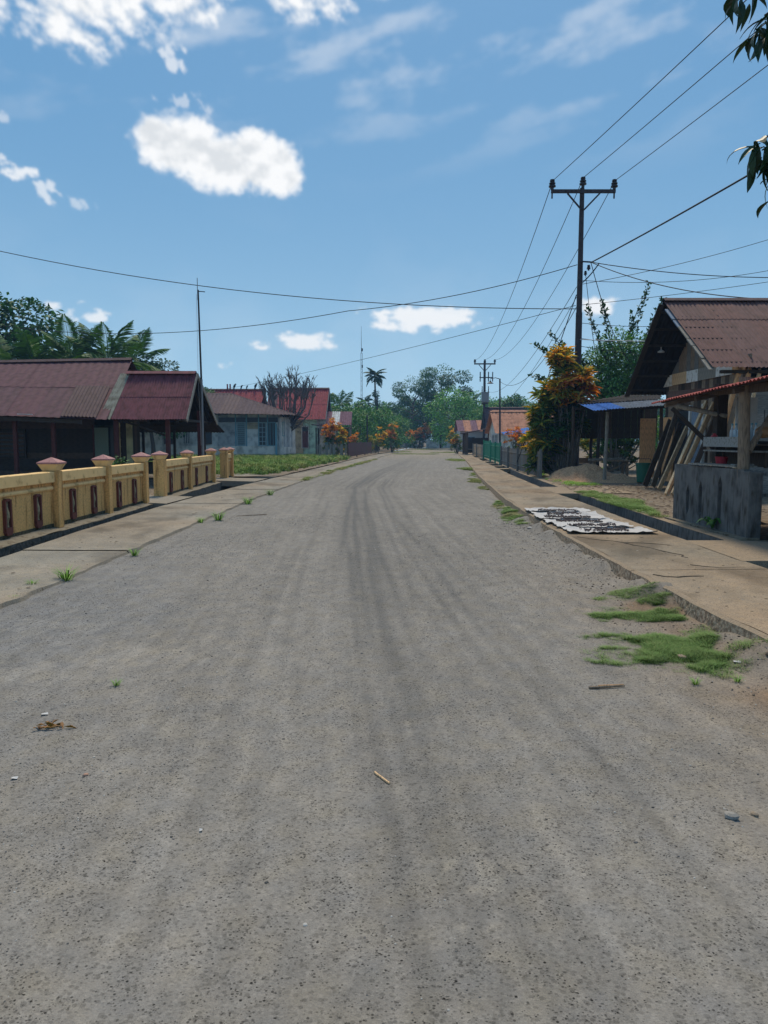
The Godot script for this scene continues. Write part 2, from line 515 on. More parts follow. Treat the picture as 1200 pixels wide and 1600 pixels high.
func air(y: float, az: float) -> Color:      # clear air by height of view; lighter and warmer round the sun
	var h := clampf(1.0 - maxf(y, 0.0), 0.0, 1.0)
	var low := pow(h, 6.5)
	var mid := pow(h, 2.6)
	var top := Color(0.1, 0.285, 0.55)
	var m := Color(0.205, 0.44, 0.71)
	var hz := Color(0.57, 0.83, 0.97)
	var c := top.lerp(m, mid).lerp(hz, low)
	return c

func make_sky(sun_dir: Vector3) -> Sky:
	var W := 3072
	var H := 1536
	var small := Image.create(256, 128, false, Image.FORMAT_RGBF)
	var cn := FastNoiseLite.new()
	cn.seed = 5; cn.frequency = 1.6; cn.fractal_octaves = 4
	for j in 128:
		var el := (0.5 - (j + 0.5) / 128.0) * PI
		for i in 256:
			var az := (i + 0.5) / 256.0 * TAU + PI
			var d := Vector3(sin(az) * cos(el), sin(el), -cos(az) * cos(el))
			var c := air(d.y, az)
			var a := rad_to_deg(d.angle_to(sun_dir))
			var glow := 0.15 * exp(-a * a / 900.0) + 0.5 * exp(-a * a / 150.0)
			c = Color(c.r + glow * 1.05, c.g + glow, c.b + glow * 0.9)
			# broken high cloud over the rest of the sky, away from the part that the detailed pass fills
			var azs := wrapf(rad_to_deg(az), -180.0, 180.0)
			var els := rad_to_deg(el)
			if d.y > 0.05:
				var q := d / (d.y + 0.25)
				var k := smoothstep(0.12, 0.55, cn.get_noise_2d(q.x, q.z)) * 0.75
				var inside := smoothstep(44.0, 34.0, absf(azs)) * smoothstep(48.0, 36.0, els)
				k *= 1.0 - inside
				c = c.lerp(Color(0.86, 0.88, 0.9), k)
			small.set_pixel(i, j, c)
	small.resize(W, H, Image.INTERPOLATE_CUBIC)
	# clouds: azimuth, elevation, half width, half height in degrees, density
	var big := [[-14.6, 20.0, 3.6, 2.0], [-11.5, 19.3, 4.3, 2.0], [-8.8, 19.3, 2.9, 1.9], [-9.7, 20.3, 1.6, 1.2], [-16.3, 20.6, 1.8, 1.2], [-7.5, 18.6, 1.7, 1.3]]
	var small_clouds := [[2.7, 9.0, 4.6, 0.95, 0.9], [4.6, 9.4, 2.4, 0.7, 0.85], [0.4, 8.8, 2.2, 0.55, 0.8], [-5.8, 7.25, 2.8, 0.65, 0.85], [-6.8, 7.8, 1.1, 0.5, 0.75], [-9.1, 7.0, 1.3, 0.4, 0.8], [-22.7, 8.9, 1.6, 0.7, 0.75], [-20.8, 8.6, 1.1, 0.5, 0.75], [15.8, 9.7, 1.5, 0.8, 0.9], [-12.0, 5.5, 0.7, 0.25, 0.5], [-26.4, 17.2, 2.2, 0.9, 0.8], [-23.6, 16.4, 1.1, 0.9, 0.6], [-21.2, 15.8, 1.1, 0.5, 0.4], [-14.0, 22.8, 2.2, 0.45, 0.4], [-12.9, 22.4, 1.1, 0.3, 0.4], [-26.0, 20.4, 0.6, 0.35, 0.4], [-15.0, 25.3, 1.0, 1.2, 0.6]]
	var f := FastNoiseLite.new()
	f.seed = 11; f.frequency = 0.3; f.fractal_octaves = 6; f.fractal_gain = 0.58
	var f2 := FastNoiseLite.new()
	f2.seed = 23; f2.frequency = 0.09; f2.fractal_octaves = 5
	var per := 360.0 / W
	for jj in range(int((90.0 - 47.0) / per), int((90.0 - 1.0) / per)):
		var el := 90.0 - (jj + 0.5) * per
		var squeeze := cos(deg_to_rad(el))
		for ii in range(-int(43.0 / per), int(43.0 / per)):
			var az := (ii + 0.5) * per * squeeze / 0.94
			var azd := (ii + 0.5) * per
			var n1 := f.get_noise_2d(azd, el * 1.35)
			var dens := 0.0
			var shade := 0.0
			# one firm cumulus
			if azd > -24.0 and azd < -3.0 and el > 13.0 and el < 29.0:
				var best := -1.0
				for b in big:
					best = maxf(best, cloud_blob(azd, el, b))
				var e := best * 0.95 + 0.03 + n1 * 0.62 * clampf(1.1 - best, 0.25, 1.0) + f.get_noise_2d(azd * 3.1, el * 3.4) * 0.3
				e -= 0.9 * exp(-(pow((azd + 11.5) / 0.7, 2.0) + pow((el - 21.9) / 0.9, 2.0)))
				var dd := smoothstep(-0.2, 0.6, e)
				dens = maxf(dens, dd)
				shade = clampf((best - 0.35) * 0.8 - n1 * 1.3 - f.get_noise_2d(azd * 2.3 + 9.0, el * 2.3) * 0.5, 0.0, 0.8) * dd
			for b in small_clouds:
				if absf(azd - b[0]) < b[2] * 1.7 and absf(el - b[1]) < b[3] * 1.9:
					var e := cloud_blob(azd, el, b) * 0.8 + f.get_noise_2d(azd * (1.3 if b[4] > 0.7 else 2.2), (el + azd * 0.35 * float(b[4] < 0.7)) * 2.4) * (1.15 if b[4] > 0.82 else 1.9) + (0.04 if b[4] > 0.82 else -0.3)
					dens = maxf(dens, smoothstep(0.0, 0.7, e) * b[4])
			# broken sheet towards the top, thicker on the left
			var n2 := f2.get_noise_2d(azd * 0.9 + 40.0, el * 1.5)
			var base: float = table([[-60, 22.0], [-27, 23.2], [-20, 23.6], [-16, 24.4], [-12, 26.4], [-9.5, 28.2], [-7, 27.0], [-3, 27.2], [2, 29.5], [8, 32.0], [60, 34.0]], azd)
			var up := smoothstep(base, base + 2.2, el)
			var n3 := f.get_noise_2d(azd * 1.6 + 70.0, el * 2.6 + azd * 0.5)
			var sh := smoothstep(0.0, 0.75, up * 0.62 + n2 * 0.5 + n1 * 0.45 + n3 * 0.55 - 0.2) * smoothstep(0.0, 0.25, up)
			dens = maxf(dens, sh)
			shade = maxf(shade, clampf(0.25 - n3 * 1.2, 0.0, 0.7) * sh)
			# thin veils
			var v := f2.get_noise_2d(azd * 0.6 + el * 0.45, el * 2.6 - azd * 0.6 + 90.0) + n1 * 0.25
			var veil := smoothstep(-0.05, 0.6, v) * 0.3 * smoothstep(17.0, 27.0, el) * smoothstep(31.0, 20.0, absf(azd + 2.0))
			veil += smoothstep(-0.2, 0.5, n2) * 0.07 * smoothstep(20.0, 3.0, el)
			dens = maxf(dens, veil) if dens > 0.3 else clampf(dens + veil * (1.0 - dens), 0.0, 1.0)
			if dens > 0.003:
				var x := posmod(ii + W / 2, W)
				var c := small.get_pixel(x, jj)
				var edge := smoothstep(43.0, 38.0, absf(azd)) * smoothstep(47.0, 40.0, el)
				var white := Color(1.0, 1.01, 1.02).lerp(Color(0.5, 0.56, 0.62), clampf(shade * 0.6, 0.0, 1.0))
				small.set_pixel(x, jj, c.lerp(white, dens * edge))
	var pm := PanoramaSkyMaterial.new()
	pm.panorama = ImageTexture.create_from_image(small)
	var s := Sky.new()
	s.sky_material = pm
	return s

# ---------------------------------------------------------------- the street's plan: distance ahead -> offset to the side
const ROAD_L := [[-40, -3.75], [0, -3.72], [7, -3.67], [15, -3.6], [20.7, -3.52], [28.7, -3.15], [43.4, -2.15], [75, 0.2], [140, 6.2], [150, 7.0]]
const ROAD_R := [[-40, 2.95], [4, 2.9], [6.2, 2.8], [8, 2.76], [12.5, 2.74], [18, 2.95], [30, 3.85], [53, 5.9], [75, 7.6], [140, 13.6], [150, 14.4]]
const WALK_R := [[-40, 4.3], [9, 4.3], [12, 4.34], [16, 4.48], [20, 4.6], [31, 5.3], [60, 7.6], [75, 8.7], [140, 14.9], [150, 15.6]]
const WALK_L := [[-40, -5.1], [10, -5.1], [13, -5.22], [17, -5.26], [20, -5.16], [28.7, -4.65], [43.4, -3.45], [62, -2.2], [75, -1.1], [140, 4.9], [150, 5.6]]
const TRACK := [[0, 0.5], [2, 0.4], [6, 0.05], [13, -0.35], [25, -0.85], [35, -0.25], [50, 1.2], [75, 3.6], [150, 10.5]]

func walk_r_h(d: float) -> float:
	return table([[0, 0.14], [7, 0.145], [12, 0.17], [18, 0.18], [34, 0.13], [60, 0.08], [150, 0.06]], d)

func left_ground_h(_d: float) -> float:
	return 0.1

func stations(from: float, to: float, step: float) -> Array:
	var out := []
	var n := maxi(1, int(ceil((to - from) / step)))
	for k in n + 1:
		out.append(lerpf(from, to, k / float(n)))
	return out

# a strip along the street whose two edges are given by functions of the distance
func strip(ds: Array, left: Callable, right: Callable, across: int, rough := 0.0, stained := false) -> ArrayMesh:
	var p := PackedVector3Array()
	var cols := PackedColorArray()
	for d in ds:
		var a: Vector3 = left.call(d)
		var b: Vector3 = right.call(d)
		for i in across + 1:
			var q := a.lerp(b, i / float(across))
			if rough > 0.0:
				q.y += nz.get_noise_2d(q.x * 60.0, q.z * 60.0) * rough
			p.append(q)
			if stained:
				var t := 1.0 + nz.get_noise_2d(q.x * 30.0, q.z * 22.0) * 0.22 + nz.get_noise_2d(q.x * 150.0, q.z * 90.0) * 0.2 + nz.get_noise_2d(q.x * 500.0, q.z * 400.0) * 0.14
				t *= 1.0 - 0.32 * smoothstep(0.12, 0.42, nz.get_noise_2d(q.x * 60.0 + 300.0, q.z * 38.0))
				var wm := nz.get_noise_2d(q.x * 24.0 + 40.0, q.z * 24.0) * 0.12
				t /= 1.4
				cols.append(Color(t * (1.0 + wm), t, t * (1.0 - wm)))
	return grid_mesh(p, across + 1, ds.size(), cols)

func road_h(x: float, d: float) -> float:
	var e := minf(x - table(ROAD_L, d) + 0.12, table(ROAD_R, d) + 0.12 - x)
	var y := nz.get_noise_2d(x * 40.0, d * 40.0) * 0.012 + nz.get_noise_2d(x * 130.0 + 50.0, d * 130.0) * 0.006 + nz.get_noise_2d(x * 9.0, d * 6.0) * 0.01
	if d > 12.0:
		y *= smoothstep(0.0, 0.3, e)
	# earth drifted against the right kerb
	return minf(y, 0.03) + 0.115 * smoothstep(0.55, 0.1, table(ROAD_R, d) + 0.12 - x) * smoothstep(20.0, 14.0, d) * (0.7 + nz.get_noise_2d(d * 90.0, 5.0) * 1.1)

func make_road() -> void:
	var ds := []
	for d in stations(-40, -4, 4):
		ds.append(d)
	var d := -2.0
	while d < 150.0:
		ds.append(d)
		d += 0.5 if d < 1.5 else (0.035 if d < 4 else 0.08 if d < 11 else (0.16 if d < 22 else d * 0.012))
	ds.append(150.0)
	var w := 281
	var lines := [[-0.42, 0.8], [-0.3, 1.0], [-0.17, 0.9], [-0.05, 1.0], [0.07, 0.8], [0.19, 0.9], [0.33, 0.6], [0.62, 0.5], [0.8, 0.7], [0.95, 0.4], [-0.85, 0.35], [-1.1, 0.3], [1.5, 0.25], [1.9, 0.25], [-1.9, 0.2]]
	var p := PackedVector3Array()
	var cols := PackedColorArray()
	for dd in ds:
		var l: float = table(ROAD_L, dd) - 0.12
		var r: float = table(ROAD_R, dd) + 0.12
		var tr: float = table(TRACK, dd)
		for i in w:
			var x := lerpf(l, r, i / float(w - 1))
			var y := road_h(x, dd)
			# wear: dark wheel tracks, pale dusty patches, browner right-hand edge
			var u := x - tr
			var strength: float = table([[0, 0.16], [3, 0.26], [6, 0.6], [10, 1.0], [30, 1.0], [45, 0.55], [70, 0.2], [150, 0.1]], dd)
			var lane := 0.26 * exp(-pow((u + 0.1) / 0.36, 2.0)) + 0.12 * exp(-pow((u - 0.8) / 0.25, 2.0))
			if dd < 70.0 and absf(u) < 2.3:
				for q in lines:
					var o: float = u - q[0] - nz.get_noise_2d(dd * 5.0, q[0] * 900.0) * 0.16
					if absf(o) < 0.13:
						lane += q[1] * exp(-pow(o / 0.042, 2.0)) * smoothstep(-0.55, 0.2, nz.get_noise_2d(dd * 11.0 + 500.0, q[0] * 1300.0)) * 0.8
			var dark := clampf(lane * strength, 0.0, 1.0)
			var along := nz.get_noise_2d(u * 520.0, dd * 12.0 + 50.0) * 0.6 + nz.get_noise_2d(u * 1300.0 + 30.0, dd * 24.0) * 0.5
			var blotch := nz.get_noise_2d(x * 28.0 + 300.0, dd * 17.0 + 90.0)
			var fine := nz.get_noise_2d(x * 120.0, dd * 70.0 + 400.0)
			var c := Vector3(1, 1, 1) * (1.0 + blotch * 0.08 + fine * 0.11 + along * 0.19 + nz.get_noise_2d(x * 420.0, dd * 260.0) * 0.15 + rnd(-0.06, 0.06))
			c *= 1.0 - 0.62 * dark
			c = c.lerp(Vector3(0.86, 0.91, 0.98), clampf(dark * 0.5, 0, 0.5))
			var crust := -1.0
			for q in [[0.2, 2.7, 0.08, 0.04], [0.37, 2.56, 0.06, 0.18], [0.33, 2.28, 0.08, 0.1], [-1.75, 5.55, 0.45, 0.35], [-2.6, 5.0, 0.45, 0.25], [-2.9, 6.3, 0.4, 0.2], [1.9, 6.9, 0.2, 0.12], [0.15, 4.0, 0.05, 0.12]]:
				crust = maxf(crust, 1.0 - pow((x - q[0]) / q[2], 2.0) - pow((dd - q[1]) / q[3], 2.0))
			if crust > -0.9:
				var k := smoothstep(0.0, 0.35, crust * 0.4 - 0.1 + nz.get_noise_2d(x * 700.0 + 900.0, dd * 600.0) * 1.4 + nz.get_noise_2d(x * 200.0, dd * 200.0 + 70.0) * 0.7 + rnd(-0.15, 0.15))
				c = c.lerp(c * Vector3(1.36, 1.33, 1.26), k * (0.85 if dd < 3.5 else 0.5))
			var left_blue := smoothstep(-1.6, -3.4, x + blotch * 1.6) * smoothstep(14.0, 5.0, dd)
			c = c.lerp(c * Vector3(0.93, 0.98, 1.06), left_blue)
			var brown := smoothstep(0.9, 2.7, x - table(ROAD_R, dd) + 2.85 + blotch * 1.2) * smoothstep(13.0, 4.0, dd)
			c = c.lerp(c * Vector3(1.03, 0.95, 0.86), brown)
			var bare := exp(-pow((x - 2.5) / 0.42, 2.0) - pow((dd - 6.85) / 0.4, 2.0)) + exp(-pow((x - 2.75) / 0.35, 2.0) - pow((dd - 5.9) / 0.6, 2.0)) + 0.8 * exp(-pow((x - 2.7) / 0.5, 2.0) - pow((dd - 4.4) / 0.35, 2.0))
			c = c.lerp(c * Vector3(0.86, 0.66, 0.5), clampf(bare * (0.8 + fine * 1.5), 0.0, 0.85))
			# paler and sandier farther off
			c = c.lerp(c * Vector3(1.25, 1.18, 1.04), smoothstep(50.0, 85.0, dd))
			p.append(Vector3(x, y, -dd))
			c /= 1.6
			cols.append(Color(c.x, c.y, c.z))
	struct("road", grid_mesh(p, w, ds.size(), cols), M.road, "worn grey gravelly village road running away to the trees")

func make_ground() -> void:
	make_road()
	# left walkway, cast in slabs with open joints
	var lw := Node3D.new()
	lw.name = "left_walkway"; add_child(lw)
	lw.set_meta("kind", "structure"); lw.set_meta("label", "pale concrete walkway along the left side of the road")
	var cuts := [-40.0, -8.0, 0.0]
	while cuts[-1] < 60.0:
		cuts.append(cuts[-1] + (2.6 if cuts[-1] < 30 else 5.0))
	cuts.append(100.0); cuts.append(150.0)
	for k in cuts.size() - 1:
		var a: float = cuts[k] + 0.012
		var b: float = cuts[k + 1] - 0.012
		var off := rnd(-0.006, 0.006)
		var edge := func(d): return Vector3(table(ROAD_L, d) + 0.03 + nz.get_noise_1d(d * 160.0) * 0.05, 0.035 + off, -d)
		var edge0 := func(d): return Vector3(table(ROAD_L, d) + 0.06 + nz.get_noise_1d(d * 160.0) * 0.06, -0.05, -d)
		var out := func(d): return Vector3(table(WALK_L, d), 0.045 + off, -d)
		var out0 := func(d): return Vector3(table(WALK_L, d), -0.5, -d)
		var ds := stations(a, b, 0.12 if a > 0 and a < 30 else 3.0)
		struct("slab", strip(ds, edge, out, 16, 0.006, true), M.walk_left_stained, "", lw)
		struct("slab_side", strip(ds, edge0, edge, 2), M.walk_left, "", lw)
		struct("drain_side", strip(ds, out, out0, 2), M.drain, "", lw)
	# right walkway, a real step above the road
	var rw := Node3D.new()
	rw.name = "right_walkway"; add_child(rw)
	rw.set_meta("kind", "structure"); rw.set_meta("label", "raised sandy concrete walkway along the right side of the road")
	cuts = [-40.0, -8.0, 0.0, 4.4, 8.2, 13.1, 17.0]
	while cuts[-1] < 62.0:
		cuts.append(cuts[-1] + 4.0)
	cuts.append(100.0); cuts.append(150.0)
	for k in cuts.size() - 1:
		var a: float = cuts[k] + 0.01
		var b: float = cuts[k + 1] - 0.01
		var jag := func(d): return nz.get_noise_1d(d * 150.0) * 0.025 + nz.get_noise_1d(d * 45.0 + 99.0) * 0.07 * smoothstep(9.0, 4.0, d)
		var kt := func(d): return Vector3(table(ROAD_R, d) + jag.call(d), walk_r_h(d) - 0.015, -d)
		var kt2 := func(d): return Vector3(table(ROAD_R, d) + jag.call(d) + 0.05, walk_r_h(d), -d)
		var kb := func(d): return Vector3(table(ROAD_R, d) - 0.02 + jag.call(d), -0.05, -d)
		var out := func(d): return Vector3(table(WALK_R, d), walk_r_h(d) + 0.004, -d)
		var out0 := func(d): return Vector3(table(WALK_R, d), -0.45, -d)
		var ds := stations(a, b, 0.12 if a > 0 and a < 20 else (0.5 if a < 50 and a > 0 else 3.0))
		struct("slab", strip(ds, kt2, out, 18, 0.012, true), M.walk_right_stained, "", rw)
		struct("kerb_edge", strip(ds, kt, kt2, 1), M.walk_right, "", rw)
		struct("kerb_face", strip(ds, kb, kt, 4, 0.0), M.kerb, "", rw)
		struct("drain_side", strip(ds, out, out0, 2), M.drain, "", rw)
	# cracks that run into the slab from the kerb
	var cr := MB.new()
	for path in [[[2.86, 10.9], [3.1, 10.55], [3.35, 10.3], [3.55, 9.8], [3.62, 9.45]], [[3.35, 10.3], [3.62, 10.25], [3.9, 10.05]], [[3.6, 9.6], [3.75, 9.2], [3.72, 9.0]], [[2.9, 7.9], [3.1, 7.75], [3.4, 7.8]], [[3.55, 8.5], [3.8, 8.3], [4.1, 8.34]]]:
		for k in path.size() - 1:
			var a := Vector3(path[k][0], walk_r_h(path[k][1]) + 0.006, -path[k][1]); var b := Vector3(path[k + 1][0], walk_r_h(path[k + 1][1]) + 0.006, -path[k + 1][1])
			var s := (b - a).cross(Vector3.UP).normalized()
			var m := (a + b) * 0.5 + s * rnd(-0.05, 0.05)
			for q in [[a, m], [m, b]]:
				cr.box((q[0] + q[1]) * 0.5, Vector3(q[0].distance_to(q[1]) * 1.02, 0.006, rnd(0.008, 0.016)), Basis((q[1] - q[0]).normalized(), Vector3.UP, (q[1] - q[0]).normalized().cross(Vector3.UP)))
	struct("crack", cr.mesh(), M.crack, "", rw)
	# drains: floor and outer wall, open stretches only; the rest is bridged
	var dl := Node3D.new()
	dl.name = "left_drain"; add_child(dl)
	dl.set_meta("kind", "structure"); dl.set_meta("label", "open drain between the yellow wall and the left walkway")
	var la := stations(-40, 34, 1.0)
	struct("drain_floor", strip(la, func(d): return Vector3(table(WALK_L, d) + 0.01, -0.45, -d), func(d): return Vector3(wall_x(d) + 0.14, -0.45, -d), 2), M.drain, "", dl)
	struct("drain_wall", strip(la, func(d): return Vector3(wall_x(d) + 0.15, -0.46, -d), func(d): return Vector3(wall_x(d) + 0.17 + nz.get_noise_1d(d * 90.0) * 0.02, 0.045, -d), 3), M.drain, "", dl)
	struct("ledge", strip(stations(-40, 34, 0.25), func(d): return Vector3(wall_x(d) + 0.17 + nz.get_noise_1d(d * 90.0) * 0.02, 0.045, -d), func(d): return Vector3(wall_x(d) - 0.1, 0.09, -d), 3, 0.03), M.ledge, "", dl)
	for s in [[17.75, 19.95, 0.04, 0.35], [27.2, 29.3, 0.05, 0.25], [30.6, 34.0, 0.03, 0.0]]:
		var ds := stations(s[0], s[1], 0.2)
		var mid: float = (s[0] + s[1]) * 0.5
		var half: float = (s[1] - s[0]) * 0.5
		var b := MB.new()
		for k in ds.size() - 1:
			var d0: float = ds[k]; var d1: float = ds[k + 1]
			# flared towards the walkway
			var x0 := table(WALK_L, d0) + 0.02; var x1 := table(WALK_L, d1) + 0.02
			var y0: float = wall_x(d0) - 0.7; var y1: float = wall_x(d1) - 0.7
			b.quad(Vector3(x0, 0.075, -d0), Vector3(x1, 0.075, -d1), Vector3(y1, 0.125, -d1), Vector3(y0, 0.125, -d0), Vector3.UP)
		for e in [s[0], s[1]]:
			b.quad(Vector3(table(WALK_L, e) + 0.02, 0.075, -e), Vector3(wall_x(e) - 0.7, 0.125, -e), Vector3(wall_x(e) - 0.7, -0.1, -e), Vector3(table(WALK_L, e) + 0.02, -0.1, -e), Vector3(0, 0, 1 if e == s[0] else -1))
		struct("bridge_slab", b.mesh(), M.walk_left, "", dl)
	var dr := Node3D.new()
	dr.name = "right_drain"; add_child(dr)
	dr.set_meta("kind", "structure"); dr.set_meta("label", "open concrete drain beyond the right walkway")
	var ra := stations(-40, 150, 1.0)
	var ox := func(d): return table(WALK_R, d) + 0.54
	struct("drain_floor", strip(ra, func(d): return Vector3(table(WALK_R, d) - 0.01, -0.4, -d), func(d): return Vector3(ox.call(d) + 0.01, -0.4, -d), 2), M.drain, "", dr)
	struct("drain_wall", strip(stations(-40, 60, 0.5), func(d): return Vector3(ox.call(d), -0.41, -d), func(d): return Vector3(ox.call(d) + 0.02, walk_r_h(d) + 0.0, -d), 3), M.concrete_dark, "", dr)
	struct("drain_wall", strip(stations(60, 150, 3.0), func(d): return Vector3(ox.call(d), -0.41, -d), func(d): return Vector3(ox.call(d) + 0.02, walk_r_h(d) + 0.0, -d), 3), M.concrete_dark, "", dr)
	struct("drain_kerb", strip(stations(-40, 150, 0.5), func(d): return Vector3(ox.call(d) + 0.02, walk_r_h(d), -d), func(d): return Vector3(ox.call(d) + 0.2, walk_r_h(d) + 0.012, -d), 2, 0.015), M.walk_right, "", dr)
	for s in [[-40, 7.6], [8.75, 10.5], [19.6, 22.5], [37.5, 38.6], [41.5, 42.4], [46.5, 47.3], [51, 53], [60, 64], [70, 150]]:
		var b := MB.new()
		var ds := stations(s[0], s[1], 0.5 if s[1] < 60 else 4.0)
		for k in ds.size() - 1:
			var d0: float = ds[k]; var d1: float = ds[k + 1]
			var h0 := walk_r_h(d0) + 0.008; var h1 := walk_r_h(d1) + 0.008
			var wide := 1.5 if s[0] < 20 else 0.3
			b.quad(Vector3(table(WALK_R, d0) - 0.03, h0, -d0), Vector3(table(WALK_R, d1) - 0.03, h1, -d1), Vector3(ox.call(d1) + wide, h1 + 0.008, -d1), Vector3(ox.call(d0) + wide, h0 + 0.008, -d0), Vector3.UP)
		for e in [s[0], s[1]]:
			var h := walk_r_h(e) + 0.008
			b.quad(Vector3(table(WALK_R, e) - 0.03, h, -e), Vector3(ox.call(e) + 0.02, h, -e), Vector3(ox.call(e) + 0.02, h - 0.14, -e), Vector3(table(WALK_R, e) - 0.03, h - 0.14, -e), Vector3(0, 0, 1 if e == s[0] else -1))
		struct("bridge_slab", b.mesh(), M.walk_right, "", dr)
	# yards and the land beyond: sheets that start where the drains end
	var ly := stations(-40, 150, 1.0)
	struct("left_yard_ground", strip(ly, func(d): return Vector3(wall_x(d) - 0.09 if d < 31 else table(WALK_L, d) - 0.02, 0.09, -d), func(d): return Vector3(table(WALK_L, d) - 24.0, 0.1, -d), 24, 0.03), M.yard, "bare yard ground on the left")
	struct("left_land", strip(stations(-40, 150, 10.0), func(d): return Vector3(table(WALK_L, d) - 23.9, 0.06, -d), func(_d): return Vector3(-420, 0.06, -_d), 2), M.earth, "land behind the left houses")
	struct("right_yard_ground", strip(stations(-40, 150, 1.0), func(d): return Vector3(ox.call(d) + 0.19, walk_r_h(d) - 0.01, -d), func(d): return Vector3(ox.call(d) + 20.0, walk_r_h(d) - 0.005, -d), 20, 0.05), M.yard, "bare earth yard on the right")
	struct("right_land", strip(stations(-40, 150, 10.0), func(d): return Vector3(ox.call(d) + 19.9, 0.05, -d), func(_d): return Vector3(420, 0.05, -_d), 2), M.earth, "land behind the right houses")
	var far := MB.new()
	far.quad(Vector3(-900, 0.03, -149.5), Vector3(900, 0.03, -149.5), Vector3(900, 0.03, -1500), Vector3(-900, 0.03, -1500), Vector3.UP)
	far.quad(Vector3(-900, -0.6, 300), Vector3(900, -0.6, 300), Vector3(900, -0.6, -149.5), Vector3(-900, -0.6, -149.5), Vector3.UP)
	struct("ground", far.mesh(), M.earth, "ground reaching out to the horizon")

func wall_x(d: float) -> float:      # the line of the yellow wall's road side
	return table([[-40, -5.72], [17.9, -5.7], [19.8, -5.86], [26.9, -6.12], [31, -6.2], [34, -6.3]], d)

# ---------------------------------------------------------------- roofs, walls, fences
# a corrugated sheet on the patch e0-e1 (eave) / r1-r0 (upper edge)
func sheet_mesh(e0: Vector3, e1: Vector3, r1: Vector3, r0: Vector3, waves: int, amp: float) -> ArrayMesh:
	var up := (e1 - e0).cross(r0 - e0).normalized()
	if up.y < 0:
		up = -up
	var w := waves * 4 + 1
	var p := PackedVector3Array()
	for j in 2:
		for i in w:
			var t := i / float(w - 1)
			var q := e0.lerp(e1, t) if j == 0 else r0.lerp(r1, t)
			p.append(q + up * amp * sin(t * waves * TAU))
	return grid_mesh(p, w, 2, PackedColorArray(), up)

func roof_slope(roof: Node3D, e0: Vector3, e1: Vector3, r1: Vector3, r0: Vector3, n: int, rows: Array, mats: Array, wave := 0.1, amp := 0.012) -> void:
	var up := (e1 - e0).cross(r0 - e0).normalized()
	if up.y < 0:
		up = -up
	var width := e0.distance_to(e1)
	for j in rows.size() - 1:
		var a: float = rows[j]; var b: float = rows[j + 1]
		for k in n:
			var t0 := k / float(n); var t1 := (k + 1) / float(n)
			var over := 0.02 if k < n - 1 else 0.0
			var lift: Vector3 = up * ((rows.size() - 1 - j) * -0.012 + (k % 2) * 0.007 + rnd(-0.002, 0.002))
			var aa := maxf(a - 0.03, 0.0) if j > 0 else a + rnd(-0.006, 0.006)
			var q0 := e0.lerp(e1, t0).lerp(r0.lerp(r1, t0), aa) + lift
			var q1 := e0.lerp(e1, t1 + over).lerp(r0.lerp(r1, t1 + over), aa) + lift
			var q2 := e0.lerp(e1, t1 + over).lerp(r0.lerp(r1, t1 + over), b) + lift
			var q3 := e0.lerp(e1, t0).lerp(r0.lerp(r1, t0), b) + lift
			put("roof_sheet", sheet_mesh(q0, q1, q2, q3, maxi(2, int(width / n / wave)), amp), pick(mats), roof)

func ridge_cap(roof: Node3D, a: Vector3, b: Vector3, m: Material, w := 0.16) -> void:
	var side := (b - a).cross(Vector3.UP).normalized() * w
	var mb := MB.new()
	var up := Vector3(0, 0.04, 0)
	mb.prism([a + side - Vector3(0, w * 0.55, 0) + up, a + up * 1.4, a - side - Vector3(0, w * 0.55, 0) + up, a + up * 0.6], b - a)
	obj("ridge_cap", mb, m, roof)

# a wall of separate boards on a rectangle; o: lower corner, x: along, h: height
func board_wall(parent: Node3D, called: String, o: Vector3, x: Vector3, h: float, board: float, upright: bool, mats: Array, thick := 0.03, gap := 0.008, top = null) -> Node3D:
	var wn := hub(called, parent)
	var L := x.length()
	var ax := x / L
	var nn := ax.cross(Vector3.UP)
	if upright:
		var n := int(round(L / board))
		for k in n:
			var u := (k + 0.5) * L / n
			var hh := h if top == null else maxf(0.1, top.call(u))
			hh += rnd(-0.012, 0.012)
			bx("board", wn, o + ax * u + Vector3(0, hh * 0.5, 0) + nn * rnd(-0.004, 0.004), Vector3(snappedf(L / n - gap, 0.002), snappedf(hh, 0.02), thick), pick(mats), Basis(ax, Vector3.UP, nn))
	else:
		var n := int(round(h / board))
		for k in n:
			var v := (k + 0.5) * h / n
			bx("board", wn, o + ax * L * 0.5 + Vector3(0, v, 0) + nn * rnd(-0.006, 0.006), Vector3(snappedf(h / n - gap, 0.002), snappedf(L, 0.01), thick), pick(mats), Basis(-Vector3.UP, ax, nn))
	return wn

